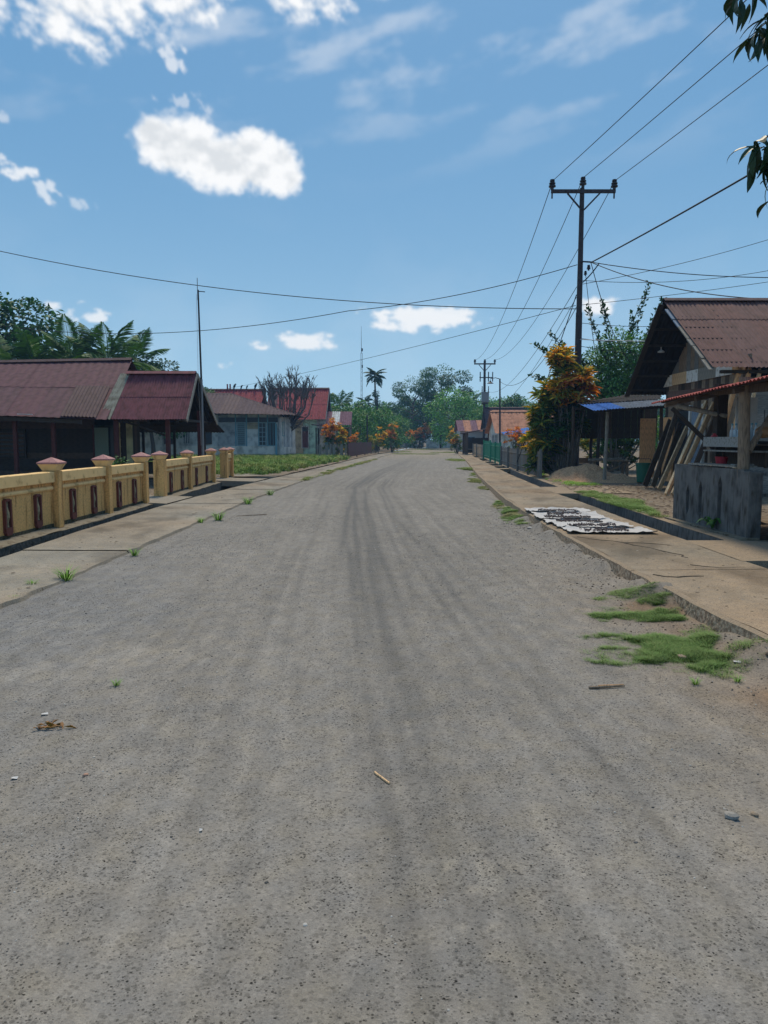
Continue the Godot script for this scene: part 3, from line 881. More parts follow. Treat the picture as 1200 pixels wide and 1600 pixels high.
# a window: frame bars, louvre blades or mullions, dark room behind. o: lower left corner, x: along, n: outwards
func window(parent: Node3D, o: Vector3, x: Vector3, h: float, n: Vector3, frame: Material, blades: int, mullions: int, blade_mat: Material = null, called := "window") -> void:
	var w := hub(called, parent)
	var L := x.length()
	var ax := x / L
	var bs := Basis(ax, Vector3.UP, ax.cross(Vector3.UP))
	var f := 0.07
	bx("pane", w, o + x * 0.5 + Vector3(0, h * 0.5, 0) + n * 0.012, Vector3(L, h, 0.02), M.shadow_glass, bs)
	for e in [0.0, 1.0]:
		bx("frame", w, o + ax * (f * 0.5 + e * (L - f)) + Vector3(0, h * 0.5, 0) + n * 0.035, Vector3(f, h, 0.06), frame, bs)
		bx("frame", w, o + x * 0.5 + Vector3(0, f * 0.5 + e * (h - f), 0) + n * 0.038, Vector3(L - 2 * f - 0.004, f, 0.06), frame, bs)
	for k in mullions:
		bx("mullion", w, o + ax * (L * (k + 1.0) / (mullions + 1.0)) + Vector3(0, h * 0.5, 0) + n * 0.04, Vector3(0.05, h - 2 * f - 0.004, 0.05), frame, bs)
	for k in blades:
		var tilt := Basis(ax, 0.5)
		bx("slat", w, o + x * 0.5 + Vector3(0, f + (h - 2 * f) * (k + 0.5) / blades, 0) + n * 0.05, Vector3(L - 2 * f, (h - 2 * f) / blades * 0.62, 0.02), blade_mat if blade_mat else frame, tilt * bs)

func cap(parent: Node3D, at: Vector3, w: float) -> void:
	# flared block and a shallow pyramid above it
	var b := MB.new()
	var lo := w * 0.38; var hi := w * 0.58
	var y0 := 0.0; var y1 := 0.115; var y2 := 0.145
	for s in [[1, 0], [-1, 0], [0, 1], [0, -1]]:
		var dx := Vector3(s[0], 0, s[1]); var dz := Vector3(-s[1], 0, s[0])
		b.quad(at + dx * lo - dz * lo + Vector3.UP * y0, at + dx * lo + dz * lo + Vector3.UP * y0, at + dx * hi + dz * hi + Vector3.UP * y1, at + dx * hi - dz * hi + Vector3.UP * y1, dx)
	b.quad(at + Vector3(-hi, y1, -hi), at + Vector3(hi, y1, -hi), at + Vector3(hi, y1, hi), at + Vector3(-hi, y1, hi), Vector3.UP)
	var o := obj("pillar_cap", b, M.yellow_top, parent)
	var t := MB.new()
	var e := hi * 1.06
	for s in [[1, 0], [-1, 0], [0, 1], [0, -1]]:
		var dx := Vector3(s[0], 0, s[1]); var dz := Vector3(-s[1], 0, s[0])
		t.quad(at + dx * e - dz * e + Vector3.UP * (y1 + 0.002), at + dx * e + dz * e + Vector3.UP * (y1 + 0.002), at + dx * e + dz * e + Vector3.UP * y2, at + dx * e - dz * e + Vector3.UP * y2, dx)
		t.face3(at + dx * e - dz * e + Vector3.UP * y2, at + dx * e + dz * e + Vector3.UP * y2, at + Vector3.UP * 0.235, dx + Vector3.UP)
	t.quad(at + Vector3(-e, y1 + 0.002, -e), at + Vector3(e, y1 + 0.002, -e), at + Vector3(e, y1 + 0.002, e), at + Vector3(-e, y1 + 0.002, e), Vector3.DOWN)
	obj("cap_top", t, M.cap_red, o)

# one stretch of the yellow wall: posts at the given distances, two framed openings a bay
func yellow_wall(label: String, posts: Array, wide_first: bool, vents: bool) -> void:
	var o := thing("yellow_wall", label, "garden wall", Vector3.ZERO, 0.0, "stretches of the yellow wall")
	var top := 1.13
	for k in posts.size():
		var d: float = posts[k]
		var end := k == 0 or k == posts.size() - 1
		var x := wall_x(d)
		var w := 0.28 if (k == 0 and wide_first) else 0.19
		var hgt := 1.0 if not end else 1.01
		bx("pillar", o, Vector3(x - 0.11, 0.06 + hgt * 0.5, -d), Vector3(0.28, hgt, w), M.yellow, Basis(), 0.008)
		cap(o, Vector3(x - 0.11, 0.063 + hgt, -d), 0.3)
	for k in posts.size() - 1:
		var d0: float = posts[k] + 0.11; var d1: float = posts[k + 1] - 0.11
		if k == 0 and wide_first:
			d0 += 0.04
		var a := Vector3(wall_x(d0), 0, -d0); var b := Vector3(wall_x(d1), 0, -d1)
		var ax := (b - a).normalized()
		var nn := Vector3.UP.cross(ax)
		if nn.x < 0:
			nn = -nn
		var L := a.distance_to(b)
		var bs := Basis(ax, Vector3.UP, ax.cross(Vector3.UP))
		var mid := (a + b) * 0.5
		bx("wall_panel", o, mid - nn * 0.13 + Vector3(0, 0.425, 0), Vector3(L, 0.73, 0.1), M.yellow, bs)
		bx("mossy_foot", o, mid - nn * 0.09 + Vector3(0, 0.11, 0), Vector3(L, 0.07, 0.05), M.moss, bs)
		bx("top_band", o, mid - nn * 0.1 + Vector3(0, 0.955, 0), Vector3(L, 0.19, 0.17), M.yellow_top, bs, 0.012)
		bx("recess", o, mid - nn * 0.135 + Vector3(0, 0.826, 0), Vector3(L, 0.066, 0.09), M.yellow, bs)
		var r := MB.new()
		r.tube([a - nn * 0.085 + Vector3(0, 0.762, 0), b - nn * 0.085 + Vector3(0, 0.762, 0)], [0.04], 10, false)
		obj("rail", r, M.yellow_top, o)
		if not vents:
			continue
		for t in [0.27, 0.73]:
			var c := a.lerp(b, t) - nn * 0.075 + Vector3(0, 0.455, 0)
			var v := Node3D.new()
			v.name = "vent_block"
			o.add_child(v, true)
			v.transform = Transform3D(bs, c)
			var zs := 1.0 if bs.z.dot(nn) > 0 else -1.0
			bx("opening", v, Vector3(0, 0.0, -0.004 * zs), Vector3(0.15, 0.4, 0.012), M.vent_dark)
			bx("frame", v, Vector3(0.085, 0.0, 0.012 * zs), Vector3(0.04, 0.46, 0.06), M.vent_brown)
			bx("frame", v, Vector3(-0.085, 0.0, 0.012 * zs), Vector3(0.04, 0.46, 0.06), M.vent_brown)
			bx("frame", v, Vector3(0, 0.225, 0.012 * zs), Vector3(0.126, 0.04, 0.055), M.vent_brown)
			var sill := MB.new()
			var z0 := -0.01 * zs
			sill.prism([Vector3(-0.105, -0.2, z0), Vector3(0.105, -0.2, z0), Vector3(0.105, -0.27, z0), Vector3(0.07, -0.315, z0), Vector3(-0.07, -0.315, z0), Vector3(-0.105, -0.27, z0)], Vector3(0, 0, 0.055 * zs))
			obj("frame_foot", sill, M.vent_brown, v)
			var bal := MB.new()
			bal.lathe([[0.0, 0.19], [0.03, 0.19], [0.022, 0.13], [0.045, 0.03], [0.05, -0.04], [0.03, -0.12], [0.035, -0.19], [0.0, -0.19]], 8)
			obj("baluster", bal, M.vent_pale, v)

func left_side() -> void:
	yellow_wall("long yellow plastered garden wall with brown framed openings, nearest on the left before the gate gap", [5.8, 8.2, 10.6, 13.0, 15.4, 17.8], false, true)
	yellow_wall("second stretch of yellow wall beyond the gate gap, in front of the red roofed shelter", [19.8, 23.0, 26.8], true, true)
	yellow_wall("short yellow wall stub with two capped posts at the edge of the grass", [29.2, 30.4], true, false)
	long_house()
	shelter()
	# flagpole
	var o := thing("flagpole", "tall thin bare flagpole in front of the red roofed shelter", "flagpole", Vector3(-6.38, 0.1, -26.25))
	obj("pole", pole_mesh(Vector3(0, 0, 0), Vector3(0.0, 3.6, 0), 0.05, 0.045, 8), M.steel, o)
	obj("upper_pole", pole_mesh(Vector3(0, 3.55, 0), Vector3(-0.04, 6.65, 0), 0.036, 0.028, 8), M.black_iron, o)
	obj("tip", pole_mesh(Vector3(-0.06, 6.3, 0), Vector3(-0.06, 7.05, 0), 0.014, 0.012, 6), M.steel, o)
	beam("pulley_arm", o, Vector3(-0.04, 6.6, 0), Vector3(0.2, 6.58, 0), 0.025, 0.025, M.black_iron)
	var rope := MB.new()
	rope.tube([Vector3(-0.1, 6.5, 0), Vector3(-0.1, 3.8, 0.02), Vector3(-0.06, 1.3, 0)], [0.006], 4)
	obj("rope", rope, M.wire_grey, o)
	blue_house()
	red_houses()

func long_house() -> void:
	var o := thing("long_house", "long low house with maroon metal roof and dark plank veranda behind the yellow wall", "house", Vector3(0, 0, 0))
	var roof := hub("roof", o)
	var eL := Vector3(-21.65, 2.73, -23.64); var eR := Vector3(-8.90, 2.27, -23.98)
	var rL := Vector3(-22.76, 4.32, -28.08); var rR := Vector3(-9.35, 4.56, -27.97)
	roof_slope(roof, eL, eR, rR, rL, 11, [0.0, 0.52, 1.0], [M.roof_maroon, M.roof_maroon2, M.roof_maroon], 0.2, 0.008)
	# a patch of newer dark sheet over the old roof near its right end
	var up := Vector3(0, 0.035, 0.012)
	put("patch_sheet", sheet_mesh(eL.lerp(eR, 0.885) + up, eL.lerp(eR, 0.975) + up, eL.lerp(eR, 0.975).lerp(rL.lerp(rR, 0.975), 0.5) + up, eL.lerp(eR, 0.885).lerp(rL.lerp(rR, 0.885), 0.5) + up, 10, 0.02), M.roof_dark, roof)
	roof_slope(roof, Vector3(-9.44, 2.27, -32.08), Vector3(-22.76, 2.38, -32.08), rL - Vector3(0, 0.01, 0), rR - Vector3(0, 0.01, 0), 6, [0.0, 1.0], [M.roof_maroon2], 0.2, 0.008)
	ridge_cap(roof, rL + Vector3(0, 0.02, 0), rR + Vector3(0, 0.02, 0), M.roof_dark)
	bx("pale_flashing", roof, eL.lerp(eR, 0.80) + Vector3(0, 0.045, 0.05), Vector3(0.42, 0.02, 0.16), M.roof_white, Basis(Vector3.FORWARD, 0.03))
	beam("eave_beam", o, eL + Vector3(0, -0.1, -0.08), eR + Vector3(-0.8, -0.1, -0.08), 0.12, 0.05, M.wood_dark)
	# veranda
	for x in [-14.0, -12.05, -10.8]:
		bx("veranda_post", o, Vector3(x, 1.22, -24.4), Vector3(0.12, 2.24, 0.12), M.wood_red)
	bx("veranda_beam", o, Vector3(-14.99, 2.34, -24.42), Vector3(10.0, 0.12, 0.1), M.wood_dark)
	board_wall(o, "front_wall", Vector3(-21.65, 0.10, -26.20), Vector3(11.5, 0, 0), 2.3, 0.2, false, [M.wood_dark, M.wood_dark, M.wood_brown])
	window(o, Vector3(-13.54, 0.95, -26.16), Vector3(1.0, 0, 0), 1.0, Vector3(0, 0, 1), M.wood_dark, 6, 0, M.wood_brown)
	bx("door", o, Vector3(-9.90, 1.06, -26.15), Vector3(0.48, 1.92, 0.05), M.door_green)
	bx("door_frame", o, Vector3(-10.17, 1.10, -26.14), Vector3(0.06, 2.0, 0.08), M.wood_red)
	bx("doorway", o, Vector3(-9.57, 1.06, -26.26), Vector3(0.2, 1.92, 0.04), M.shadow_glass)
	bx("door_frame", o, Vector3(-9.44, 1.10, -26.14), Vector3(0.05, 2.0, 0.08), M.wood_dark)
	bx("plastered_pier", o, Vector3(-9.32, 1.15, -26.09), Vector3(0.16, 2.1, 0.14), M.cream)
	bx("shutter", o, Vector3(-9.10, 1.15, -26.14), Vector3(0.2, 2.1, 0.05), M.wood_dark)
	bx("plastered_pier", o, Vector3(-8.90, 1.15, -26.09), Vector3(0.18, 2.1, 0.14), M.cream)
	board_wall(o, "end_wall", Vector3(-8.99, 0.10, -26.31), Vector3(0, 0, -1.1), 2.3, 0.25, true, [M.wood_brown, M.wood_dark])
	board_wall(o, "back_wall", Vector3(-21.6, 0.10, -27.5), Vector3(12.6, 0, 0), 2.5, 0.25, false, [M.wood_dark])
	board_wall(o, "end_gable", Vector3(-9.55, 2.6, -25.3), Vector3(0, 0, -5.4), 0.3, 0.25, true, [M.wood_dark], 0.03, 0.008, func(u): return 1.66 - absf(u - 2.7) * 0.56)
	# a potted shrub and a bench stand at the gable end
	var p := thing("garden_bush", "small dark green bush at the house corner behind the yellow wall", "bush", Vector3(-8.0, 0.1, -22.4))
	obj("foliage", crown([[Vector3(0, 0.55, 0), Vector3(0.35, 0.4, 0.35), 260]], 0.14, 0.08, [Color(0.03, 0.08, 0.02), Color(0.05, 0.12, 0.03)]), M.leaf, p)
	var bench := thing("wooden_stand", "dark wooden stand seen through the gate gap of the yellow wall", "stand", Vector3(-7.55, 0.1, -24.3))
	bx("top", bench, Vector3(0, 0.85, 0), Vector3(1.0, 0.06, 0.5), M.wood_dark)
	for x in [-0.42, 0.42]:
		for z in [-0.2, 0.2]:
			bx("leg", bench, Vector3(x, 0.41, z), Vector3(0.07, 0.82, 0.07), M.wood_dark)
	bx("stretcher", bench, Vector3(0, 0.25, 0.2), Vector3(0.77, 0.06, 0.04), M.wood_dark)
	bx("panel", bench, Vector3(0, 0.58, -0.2), Vector3(0.77, 0.4, 0.03), M.wood_dark)

func shelter() -> void:
	var o := thing("open_shelter", "open sided shelter with corrugated red gable roof behind the yellow wall", "shelter", Vector3.ZERO)
	var roof := hub("roof", o)
	var e0 := Vector3(-8.98, 2.26, -24.25); var e1 := Vector3(-6.42, 2.26, -24.25)
	var r0 := Vector3(-8.85, 3.87, -25.9); var r1 := Vector3(-6.46, 3.87, -25.9)
	var f0 := Vector3(-9.0, 2.26, -28.7); var f1 := Vector3(-6.46, 2.26, -28.7)
	# pale uncoated sheet at the left, then four red ones
	put("roof_sheet", sheet_mesh(e0 + Vector3(-0.3, -0.0, 0), e0 + Vector3(0.1, 0, 0), r0 + Vector3(0.1, 0, 0), r0 + Vector3(-0.22, 0, 0), 4, 0.018), M.roof_pale, roof)
	roof_slope(roof, e0 + Vector3(0.1, 0.012, 0), e1 + Vector3(0, 0.012, 0), r1 + Vector3(0, 0.012, 0), r0 + Vector3(0.1, 0.012, 0), 4, [0.0, 0.5, 1.0], [M.roof_pav], 0.085, 0.016)
	roof_slope(roof, f1, f0, r0, r1, 4, [0.0, 0.5, 1.0], [M.roof_rusty], 0.1, 0.014)
	roof_slope(roof, Vector3(-6.44, 1.9, -30.3), Vector3(-10.0, 1.9, -30.3), Vector3(-10.0, 2.3, -28.5), Vector3(-6.44, 2.3, -28.5), 4, [0.0, 1.0], [M.roof_rusty], 0.1, 0.014)
	ridge_cap(roof, r0 + Vector3(0, 0.03, 0), r1 + Vector3(0, 0.03, 0), M.roof_pav)
	beam("bargeboard", roof, e1 + Vector3(0.03, -0.05, 0), r1 + Vector3(0.03, -0.05, 0), 0.14, 0.03, M.wood_grey3)
	beam("bargeboard", roof, r1 + Vector3(0.035, -0.05, -0.03), f1 + Vector3(0.035, -0.05, -0.1), 0.14, 0.03, M.wood_grey3)
	for p in [[-7.15, -24.7, 2.3], [-8.85, -24.7, 2.3], [-6.75, -27.3, 2.55]]:
		bx("post", o, Vector3(p[0], 0.1 + p[2] * 0.5, p[1]), Vector3(0.13, p[2], 0.13), M.wood_red)
	for p in [[-9.65, -29.9, 1.85], [-7.2, -29.9, 1.85], [-8.4, -29.9, 1.85]]:
		bx("post", o, Vector3(p[0], 0.1 + p[2] * 0.5, p[1]), Vector3(0.09, p[2], 0.09), M.wood_dark)
	bx("tie_beam", o, Vector3(-7.75, 2.28, -24.7), Vector3(2.3, 0.1, 0.08), M.wood_dark)
	bx("tie_beam", o, Vector3(-7.75, 2.2, -28.4), Vector3(2.3, 0.1, 0.08), M.wood_dark)
	beam("tie_beam", o, Vector3(-6.75, 2.26, -24.5), Vector3(-6.75, 2.26, -28.5), 0.08, 0.1, M.wood_dark)
	beam("brace", o, Vector3(-8.8, 2.25, -25.0), Vector3(-7.9, 1.75, -27.0), 0.06, 0.06, M.wood_dark)
	for x in [-8.6, -7.7, -6.75]:
		beam("rafter", o, Vector3(x, 2.15, -24.4), Vector3(x, 3.78, -25.9), 0.05, 0.08, M.wood_dark)
		beam("rafter", o, Vector3(x, 3.78, -25.9), Vector3(x, 2.17, -28.6), 0.05, 0.08, M.wood_dark)

func blue_house() -> void:
	var o := thing("plank_house", "pale grey house with brown hip roof and blue louvred windows across the grass", "house", Vector3.ZERO)
	var Z := -65.5
	var roof := hub("roof", o)
	var eR := Vector3(-7.55, 3.72, -64.0); var eL := Vector3(-23.5, 3.98, -64.0)
	var rR := Vector3(-14.0, 5.8, -68.5); var rL := Vector3(-24.0, 5.8, -68.5)
	var bR := Vector3(-7.6, 3.72, -73.0)
	# hipped end: sheets of the front slope get shorter towards the corner
	var n := 12
	for k in n:
		var t0 := k / float(n); var t1 := (k + 1) / float(n)
		var x0 := lerpf(eL.x, eR.x, t0); var x1 := lerpf(eL.x, eR.x, t1)
		var y0 := lerpf(eL.y, eR.y, t0); var y1 := lerpf(eL.y, eR.y, t1)
		var s0 := clampf((eR.x - x0) / (eR.x - rR.x), 0, 1); var s1 := clampf((eR.x - x1) / (eR.x - rR.x), 0, 1)
		var up := Vector3(0, (k % 2) * 0.01, 0)
		put("roof_sheet", sheet_mesh(Vector3(x0, y0, eL.z) + up, Vector3(x1 + 0.03, y1, eL.z) + up, Vector3(x1 + 0.03, lerpf(y1, 5.8, s1), lerpf(-64.0, -68.5, s1)) + up, Vector3(x0, lerpf(y0, 5.8, s0), lerpf(-64.0, -68.5, s0)) + up, 4, 0.02), pick([M.roof_grey, M.roof_grey, M.roof_dark]), roof)
	var hip := MB.new()
	hip.face3(eR, bR, rR, Vector3(1, 1, 0))
	obj("hip_end", hip, M.roof_grey, roof)
	var back := MB.new()
	back.quad(bR, Vector3(-24, 3.9, -73), rL, rR, Vector3(0, 1, -1))
	obj("back_slope", back, M.roof_grey, roof)
	ridge_cap(roof, rR, eR, M.roof_dark, 0.2)
	ridge_cap(roof, rL, rR, M.roof_dark, 0.2)
	var wall := bx("wall", o, Vector3(-16.4, 1.95, -69.2), Vector3(14.2, 3.7, 7.3), M.white_wash2)
	# upper boards and the dark opening below them
	bx("plinth", o, Vector3(-15.9, 0.55, Z + 0.02), Vector3(13.3, 1.0, 0.12), M.white_wash, Basis(), 0.02)
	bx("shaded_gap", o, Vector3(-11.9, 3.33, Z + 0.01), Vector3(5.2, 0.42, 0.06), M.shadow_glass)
	for k in 6:
		bx("upper_board", o, Vector3(-14.1 + k * 0.88, 3.68, Z + 0.03), Vector3(0.86, 0.26, 0.05), pick([M.panel_grey, M.white_wash2]))
	bx("wall_panel", o, Vector3(-13.75, 2.05, Z + 0.02), Vector3(1.68, 2.0, 0.06), M.panel_grey)
	bx("wall_panel", o, Vector3(-11.58, 1.78, Z + 0.02), Vector3(1.1, 1.46, 0.06), M.white_wash2)
	bx("wall_panel", o, Vector3(-11.58, 2.72, Z + 0.02), Vector3(1.1, 0.36, 0.06), M.panel_beige)
	bx("wall_panel", o, Vector3(-11.58, 3.0, Z + 0.02), Vector3(1.1, 0.16, 0.06), M.panel_beige)
	window(o, Vector3(-12.9, 1.06, Z + 0.03), Vector3(0.76, 0, 0), 2.05, Vector3(0, 0, 1), M.teal_pale, 11, 0, M.teal_pale, "louvre_window")
	window(o, Vector3(-11.0, 1.06, Z + 0.03), Vector3(0.68, 0, 0), 2.05, Vector3(0, 0, 1), M.teal_pale, 0, 1, null, "window")
	for k in 4:
		bx("glazing_bar", o, Vector3(-10.66, 1.45 + k * 0.4, Z + 0.08), Vector3(0.55, 0.05, 0.04), M.teal_pale)
	window(o, Vector3(-10.25, 1.06, Z + 0.03), Vector3(0.8, 0, 0), 2.05, Vector3(0, 0, 1), M.teal, 0, 2, null, "window")
	for x in [-13.0, -12.05, -10.98, -10.2]:
		bx("wall_post", o, Vector3(x, 2.42, Z + 0.06), Vector3(0.1, 2.8, 0.08), M.teal)
	bx("corner_post", o, Vector3(-9.42, 1.5, Z + 0.35), Vector3(0.16, 2.9, 0.16), M.teal)
	board_wall(o, "side_wall", Vector3(-9.26, 0.1, Z), Vector3(0.9, 0, -4.5), 3.5, 0.4, true, [M.white_wash2, M.white_wash, M.panel_grey], 0.06)
	window(o, Vector3(-9.08, 1.9, Z - 0.9), Vector3(0.14, 0, -0.9), 1.3, Vector3(1, 0, 0.1), M.teal, 0, 1)
	bx("side_plinth", o, Vector3(-8.75, 0.5, -67.6), Vector3(0.1, 0.9, 4.4), M.white_wash, Basis(Vector3.UP, -0.2))
	# windows of the left part, seen under the shelter roof
	for w in [[-19.3, 0.8, 0], [-17.7, 0.75, 4], [-15.8, 0.7, 0]]:
		window(o, Vector3(w[0], 1.2, Z + 0.05), Vector3(w[1], 0, 0), 1.5, Vector3(0, 0, 1), M.white_wash2 if w[2] else M.wood_brown, 0, w[2])
	bx("stained_plaster", o, Vector3(-21.3, 1.6, Z - 0.02), Vector3(3.6, 2.9, 0.1), M.white_wash)

func red_houses() -> void:
	var o := thing("red_roof_house", "mint green house with bright red metal gable roof beyond the bare tree", "house", Vector3.ZERO)
	var roof := hub("roof", o)
	var zr := -80.0
	roof_slope(roof, Vector3(-12.2, 3.68, -76.4), Vector3(-6.0, 3.68, -76.4), Vector3(-5.85, 7.05, zr), Vector3(-12.2, 7.05, zr), 6, [0.0, 0.5, 1.0], [M.roof_red, M.roof_red, M.roof_maroon], 0.2, 0.02)
	roof_slope(roof, Vector3(-5.9, 3.7, -83.8), Vector3(-12.2, 3.7, -83.8), Vector3(-12.2, 7.04, zr), Vector3(-5.85, 7.04, zr), 6, [0.0, 1.0], [M.roof_dark], 0.2, 0.02)
	ridge_cap(roof, Vector3(-12.2, 7.07, zr), Vector3(-5.82, 7.07, zr), M.roof_dark, 0.18)
	beam("bargeboard", roof, Vector3(-5.95, 3.6, -76.4), Vector3(-5.8, 6.95, zr), 0.2, 0.05, M.wood_grey)
	beam("bargeboard", roof, Vector3(-5.8, 6.95, zr - 0.05), Vector3(-5.85, 3.6, -83.8), 0.2, 0.05, M.teal)
	bx("wall", o, Vector3(-9.4, 1.9, -80.6), Vector3(5.1, 3.6, 6.2), M.mint)
	bx("wall_panel", o, Vector3(-9.1, 1.9, -77.45), Vector3(1.4, 3.4, 0.1), M.panel_beige)
	bx("wall_panel", o, Vector3(-6.5, 3.25, -77.42), Vector3(0.9, 0.9, 0.08), M.panel_grey)
	window(o, Vector3(-8.55, 0.7, -77.4), Vector3(0.75, 0, 0), 2.3, Vector3(0, 0, 1), M.white_wash2, 0, 0)
	bx("curtain", o, Vector3(-8.17, 1.65, -77.33), Vector3(0.6, 1.65, 0.04), M.maroon_paint)
	board_wall(o, "gable", Vector3(-6.83, 3.5, -77.4), Vector3(0, 0, -6.0), 3.0, 0.5, true, [M.wood_blue], 0.05, 0.01, func(u): return 3.1 - absf(u - 2.8) * 0.9)
	window(o, Vector3(-6.8, 1.0, -78.4), Vector3(0, 0, -0.9), 2.0, Vector3(1, 0, 0), M.white_wash2, 0, 1)
	window(o, Vector3(-6.8, 1.0, -80.6), Vector3(0, 0, -0.9), 2.0, Vector3(1, 0, 0), M.white_wash2, 0, 1)
	# lean-to beyond, with one pale sheet, and the flat porch roof before it
	var l := thing("lean_to", "lean-to with plum striped roof sheets and one pale sheet beside the mint house", "lean-to", Vector3.ZERO)
	var lr := hub("roof", l)
	var cols := [M.roof_plum, M.roof_plum, M.roof_plum, M.roof_white, M.roof_white, M.roof_plum, M.roof_plum, M.roof_plum]
	for k in 8:
		var x0 := -6.75 + k * 0.42
		put("roof_sheet", sheet_mesh(Vector3(x0, 3.12, -77.2), Vector3(x0 + 0.43, 3.12, -77.2), Vector3(x0 + 0.43, 4.6, -80.0), Vector3(x0, 4.6, -80.0), 2, 0.05), cols[k], lr)
	for x in [-6.6, -5.0, -3.5]:
		bx("post", l, Vector3(x, 1.55, -77.3), Vector3(0.1, 3.0, 0.1), M.wood_grey)
		bx("post", l, Vector3(x, 2.25, -79.9), Vector3(0.1, 4.4, 0.1), M.wood_grey)
	var c := thing("porch", "flat porch roof on thin posts in front of the mint house", "porch", Vector3.ZERO)
	beam("roof_slab", c, Vector3(-6.8, 3.05, -73.6), Vector3(-3.35, 2.7, -73.0), 0.1, 2.6, M.roof_dark)
	for p in [[-6.6, -72.6], [-5.2, -72.6], [-3.5, -72.4], [-6.6, -74.8]]:
		bx("post", c, Vector3(p[0], 1.4, p[1]), Vector3(0.12, 2.7, 0.12), M.wood_dark)
	bx("back_wall", c, Vector3(-5.6, 1.3, -74.7), Vector3(1.6, 2.4, 0.1), M.white_wash)
	bx("shutter", c, Vector3(-5.7, 1.5, -74.6), Vector3(0.4, 1.8, 0.06), M.teal)
	# the house behind, with birds along its ridge
	var h := thing("red_roof_house", "house with red metal roof half hidden behind the brown hip roof", "house", Vector3.ZERO)
	var hr := hub("roof", h)
	roof_slope(hr, Vector3(-27.0, 3.9, -78.5), Vector3(-13.4, 3.9, -78.5), Vector3(-12.9, 7.05, -82), Vector3(-27.0, 7.05, -82), 10, [0.0, 1.0], [M.roof_red], 0.2, 0.02)
	roof_slope(hr, Vector3(-13.4, 3.9, -85.5), Vector3(-27.0, 3.9, -85.5), Vector3(-27.0, 7.04, -82), Vector3(-12.9, 7.04, -82), 6, [0.0, 1.0], [M.roof_maroon], 0.2, 0.02)
	ridge_cap(hr, Vector3(-27, 7.08, -82), Vector3(-12.85, 7.08, -82), M.roof_dark, 0.15)
	bx("wall", h, Vector3(-20.5, 2.0, -82), Vector3(13.2, 3.8, 6.0), M.panel_beige)
	board_wall(h, "gable", Vector3(-13.85, 3.85, -79.0), Vector3(0, 0, -6.0), 3.0, 0.6, true, [M.wood_grey2], 0.05, 0.01, func(u): return 3.0 - absf(u - 3.0) * 0.85)
	var spots := [-16.3, -15.55, -14.95, -14.0, -13.1]
	var words := ["leftmost dark bird perched on the red roof ridge", "dark bird second from left on the red roof ridge", "small dark bird in the middle of the row on the red ridge", "dark upright bird second from right on the red ridge", "rightmost small dark bird at the end of the red ridge"]
	for k in spots.size():
		var b := thing("bird", words[k], "bird", Vector3(spots[k], 7.12, -82), 0.0, "birds on the red ridge")
		var m := MB.new()
		var s: float = [1.2, 0.9, 0.8, 1.25, 0.6][k]
		m.tube([Vector3(-0.05, 0.02, 0) * s, Vector3(-0.06, 0.16, 0) * s, Vector3(0.0, 0.3, 0) * s, Vector3(0.05, 0.4, 0) * s, Vector3(0.1, 0.44, 0) * s, Vector3(0.18, 0.42, 0) * s], [0.015 * s, 0.09 * s, 0.11 * s, 0.06 * s, 0.055 * s, 0.008], 7)
		m.tube([Vector3(-0.05, 0.14, 0) * s, Vector3(-0.2, -0.06, 0) * s], [0.05 * s, 0.02], 5)
		m.tube([Vector3(0, 0.2, 0.03) * s, Vector3(0.01, -0.03, 0.03)], [0.012], 4)
		obj("body", m, M.bird, b)
	var fin := thing("roof_spikes", "pair of red spikes at the left end of the far red ridge", "roof ornament", Vector3(-17.1, 7.08, -82))
	for x in [0.0, 0.3]:
		bx("spike", fin, Vector3(x, 0.28, 0), Vector3(0.13, 0.56, 0.13), M.roof_red)

# ---------------------------------------------------------------- right side
func right_side() -> void:
	right_house()
	kiosk()
	shed()
	lumber()
	mats()
	far_right()

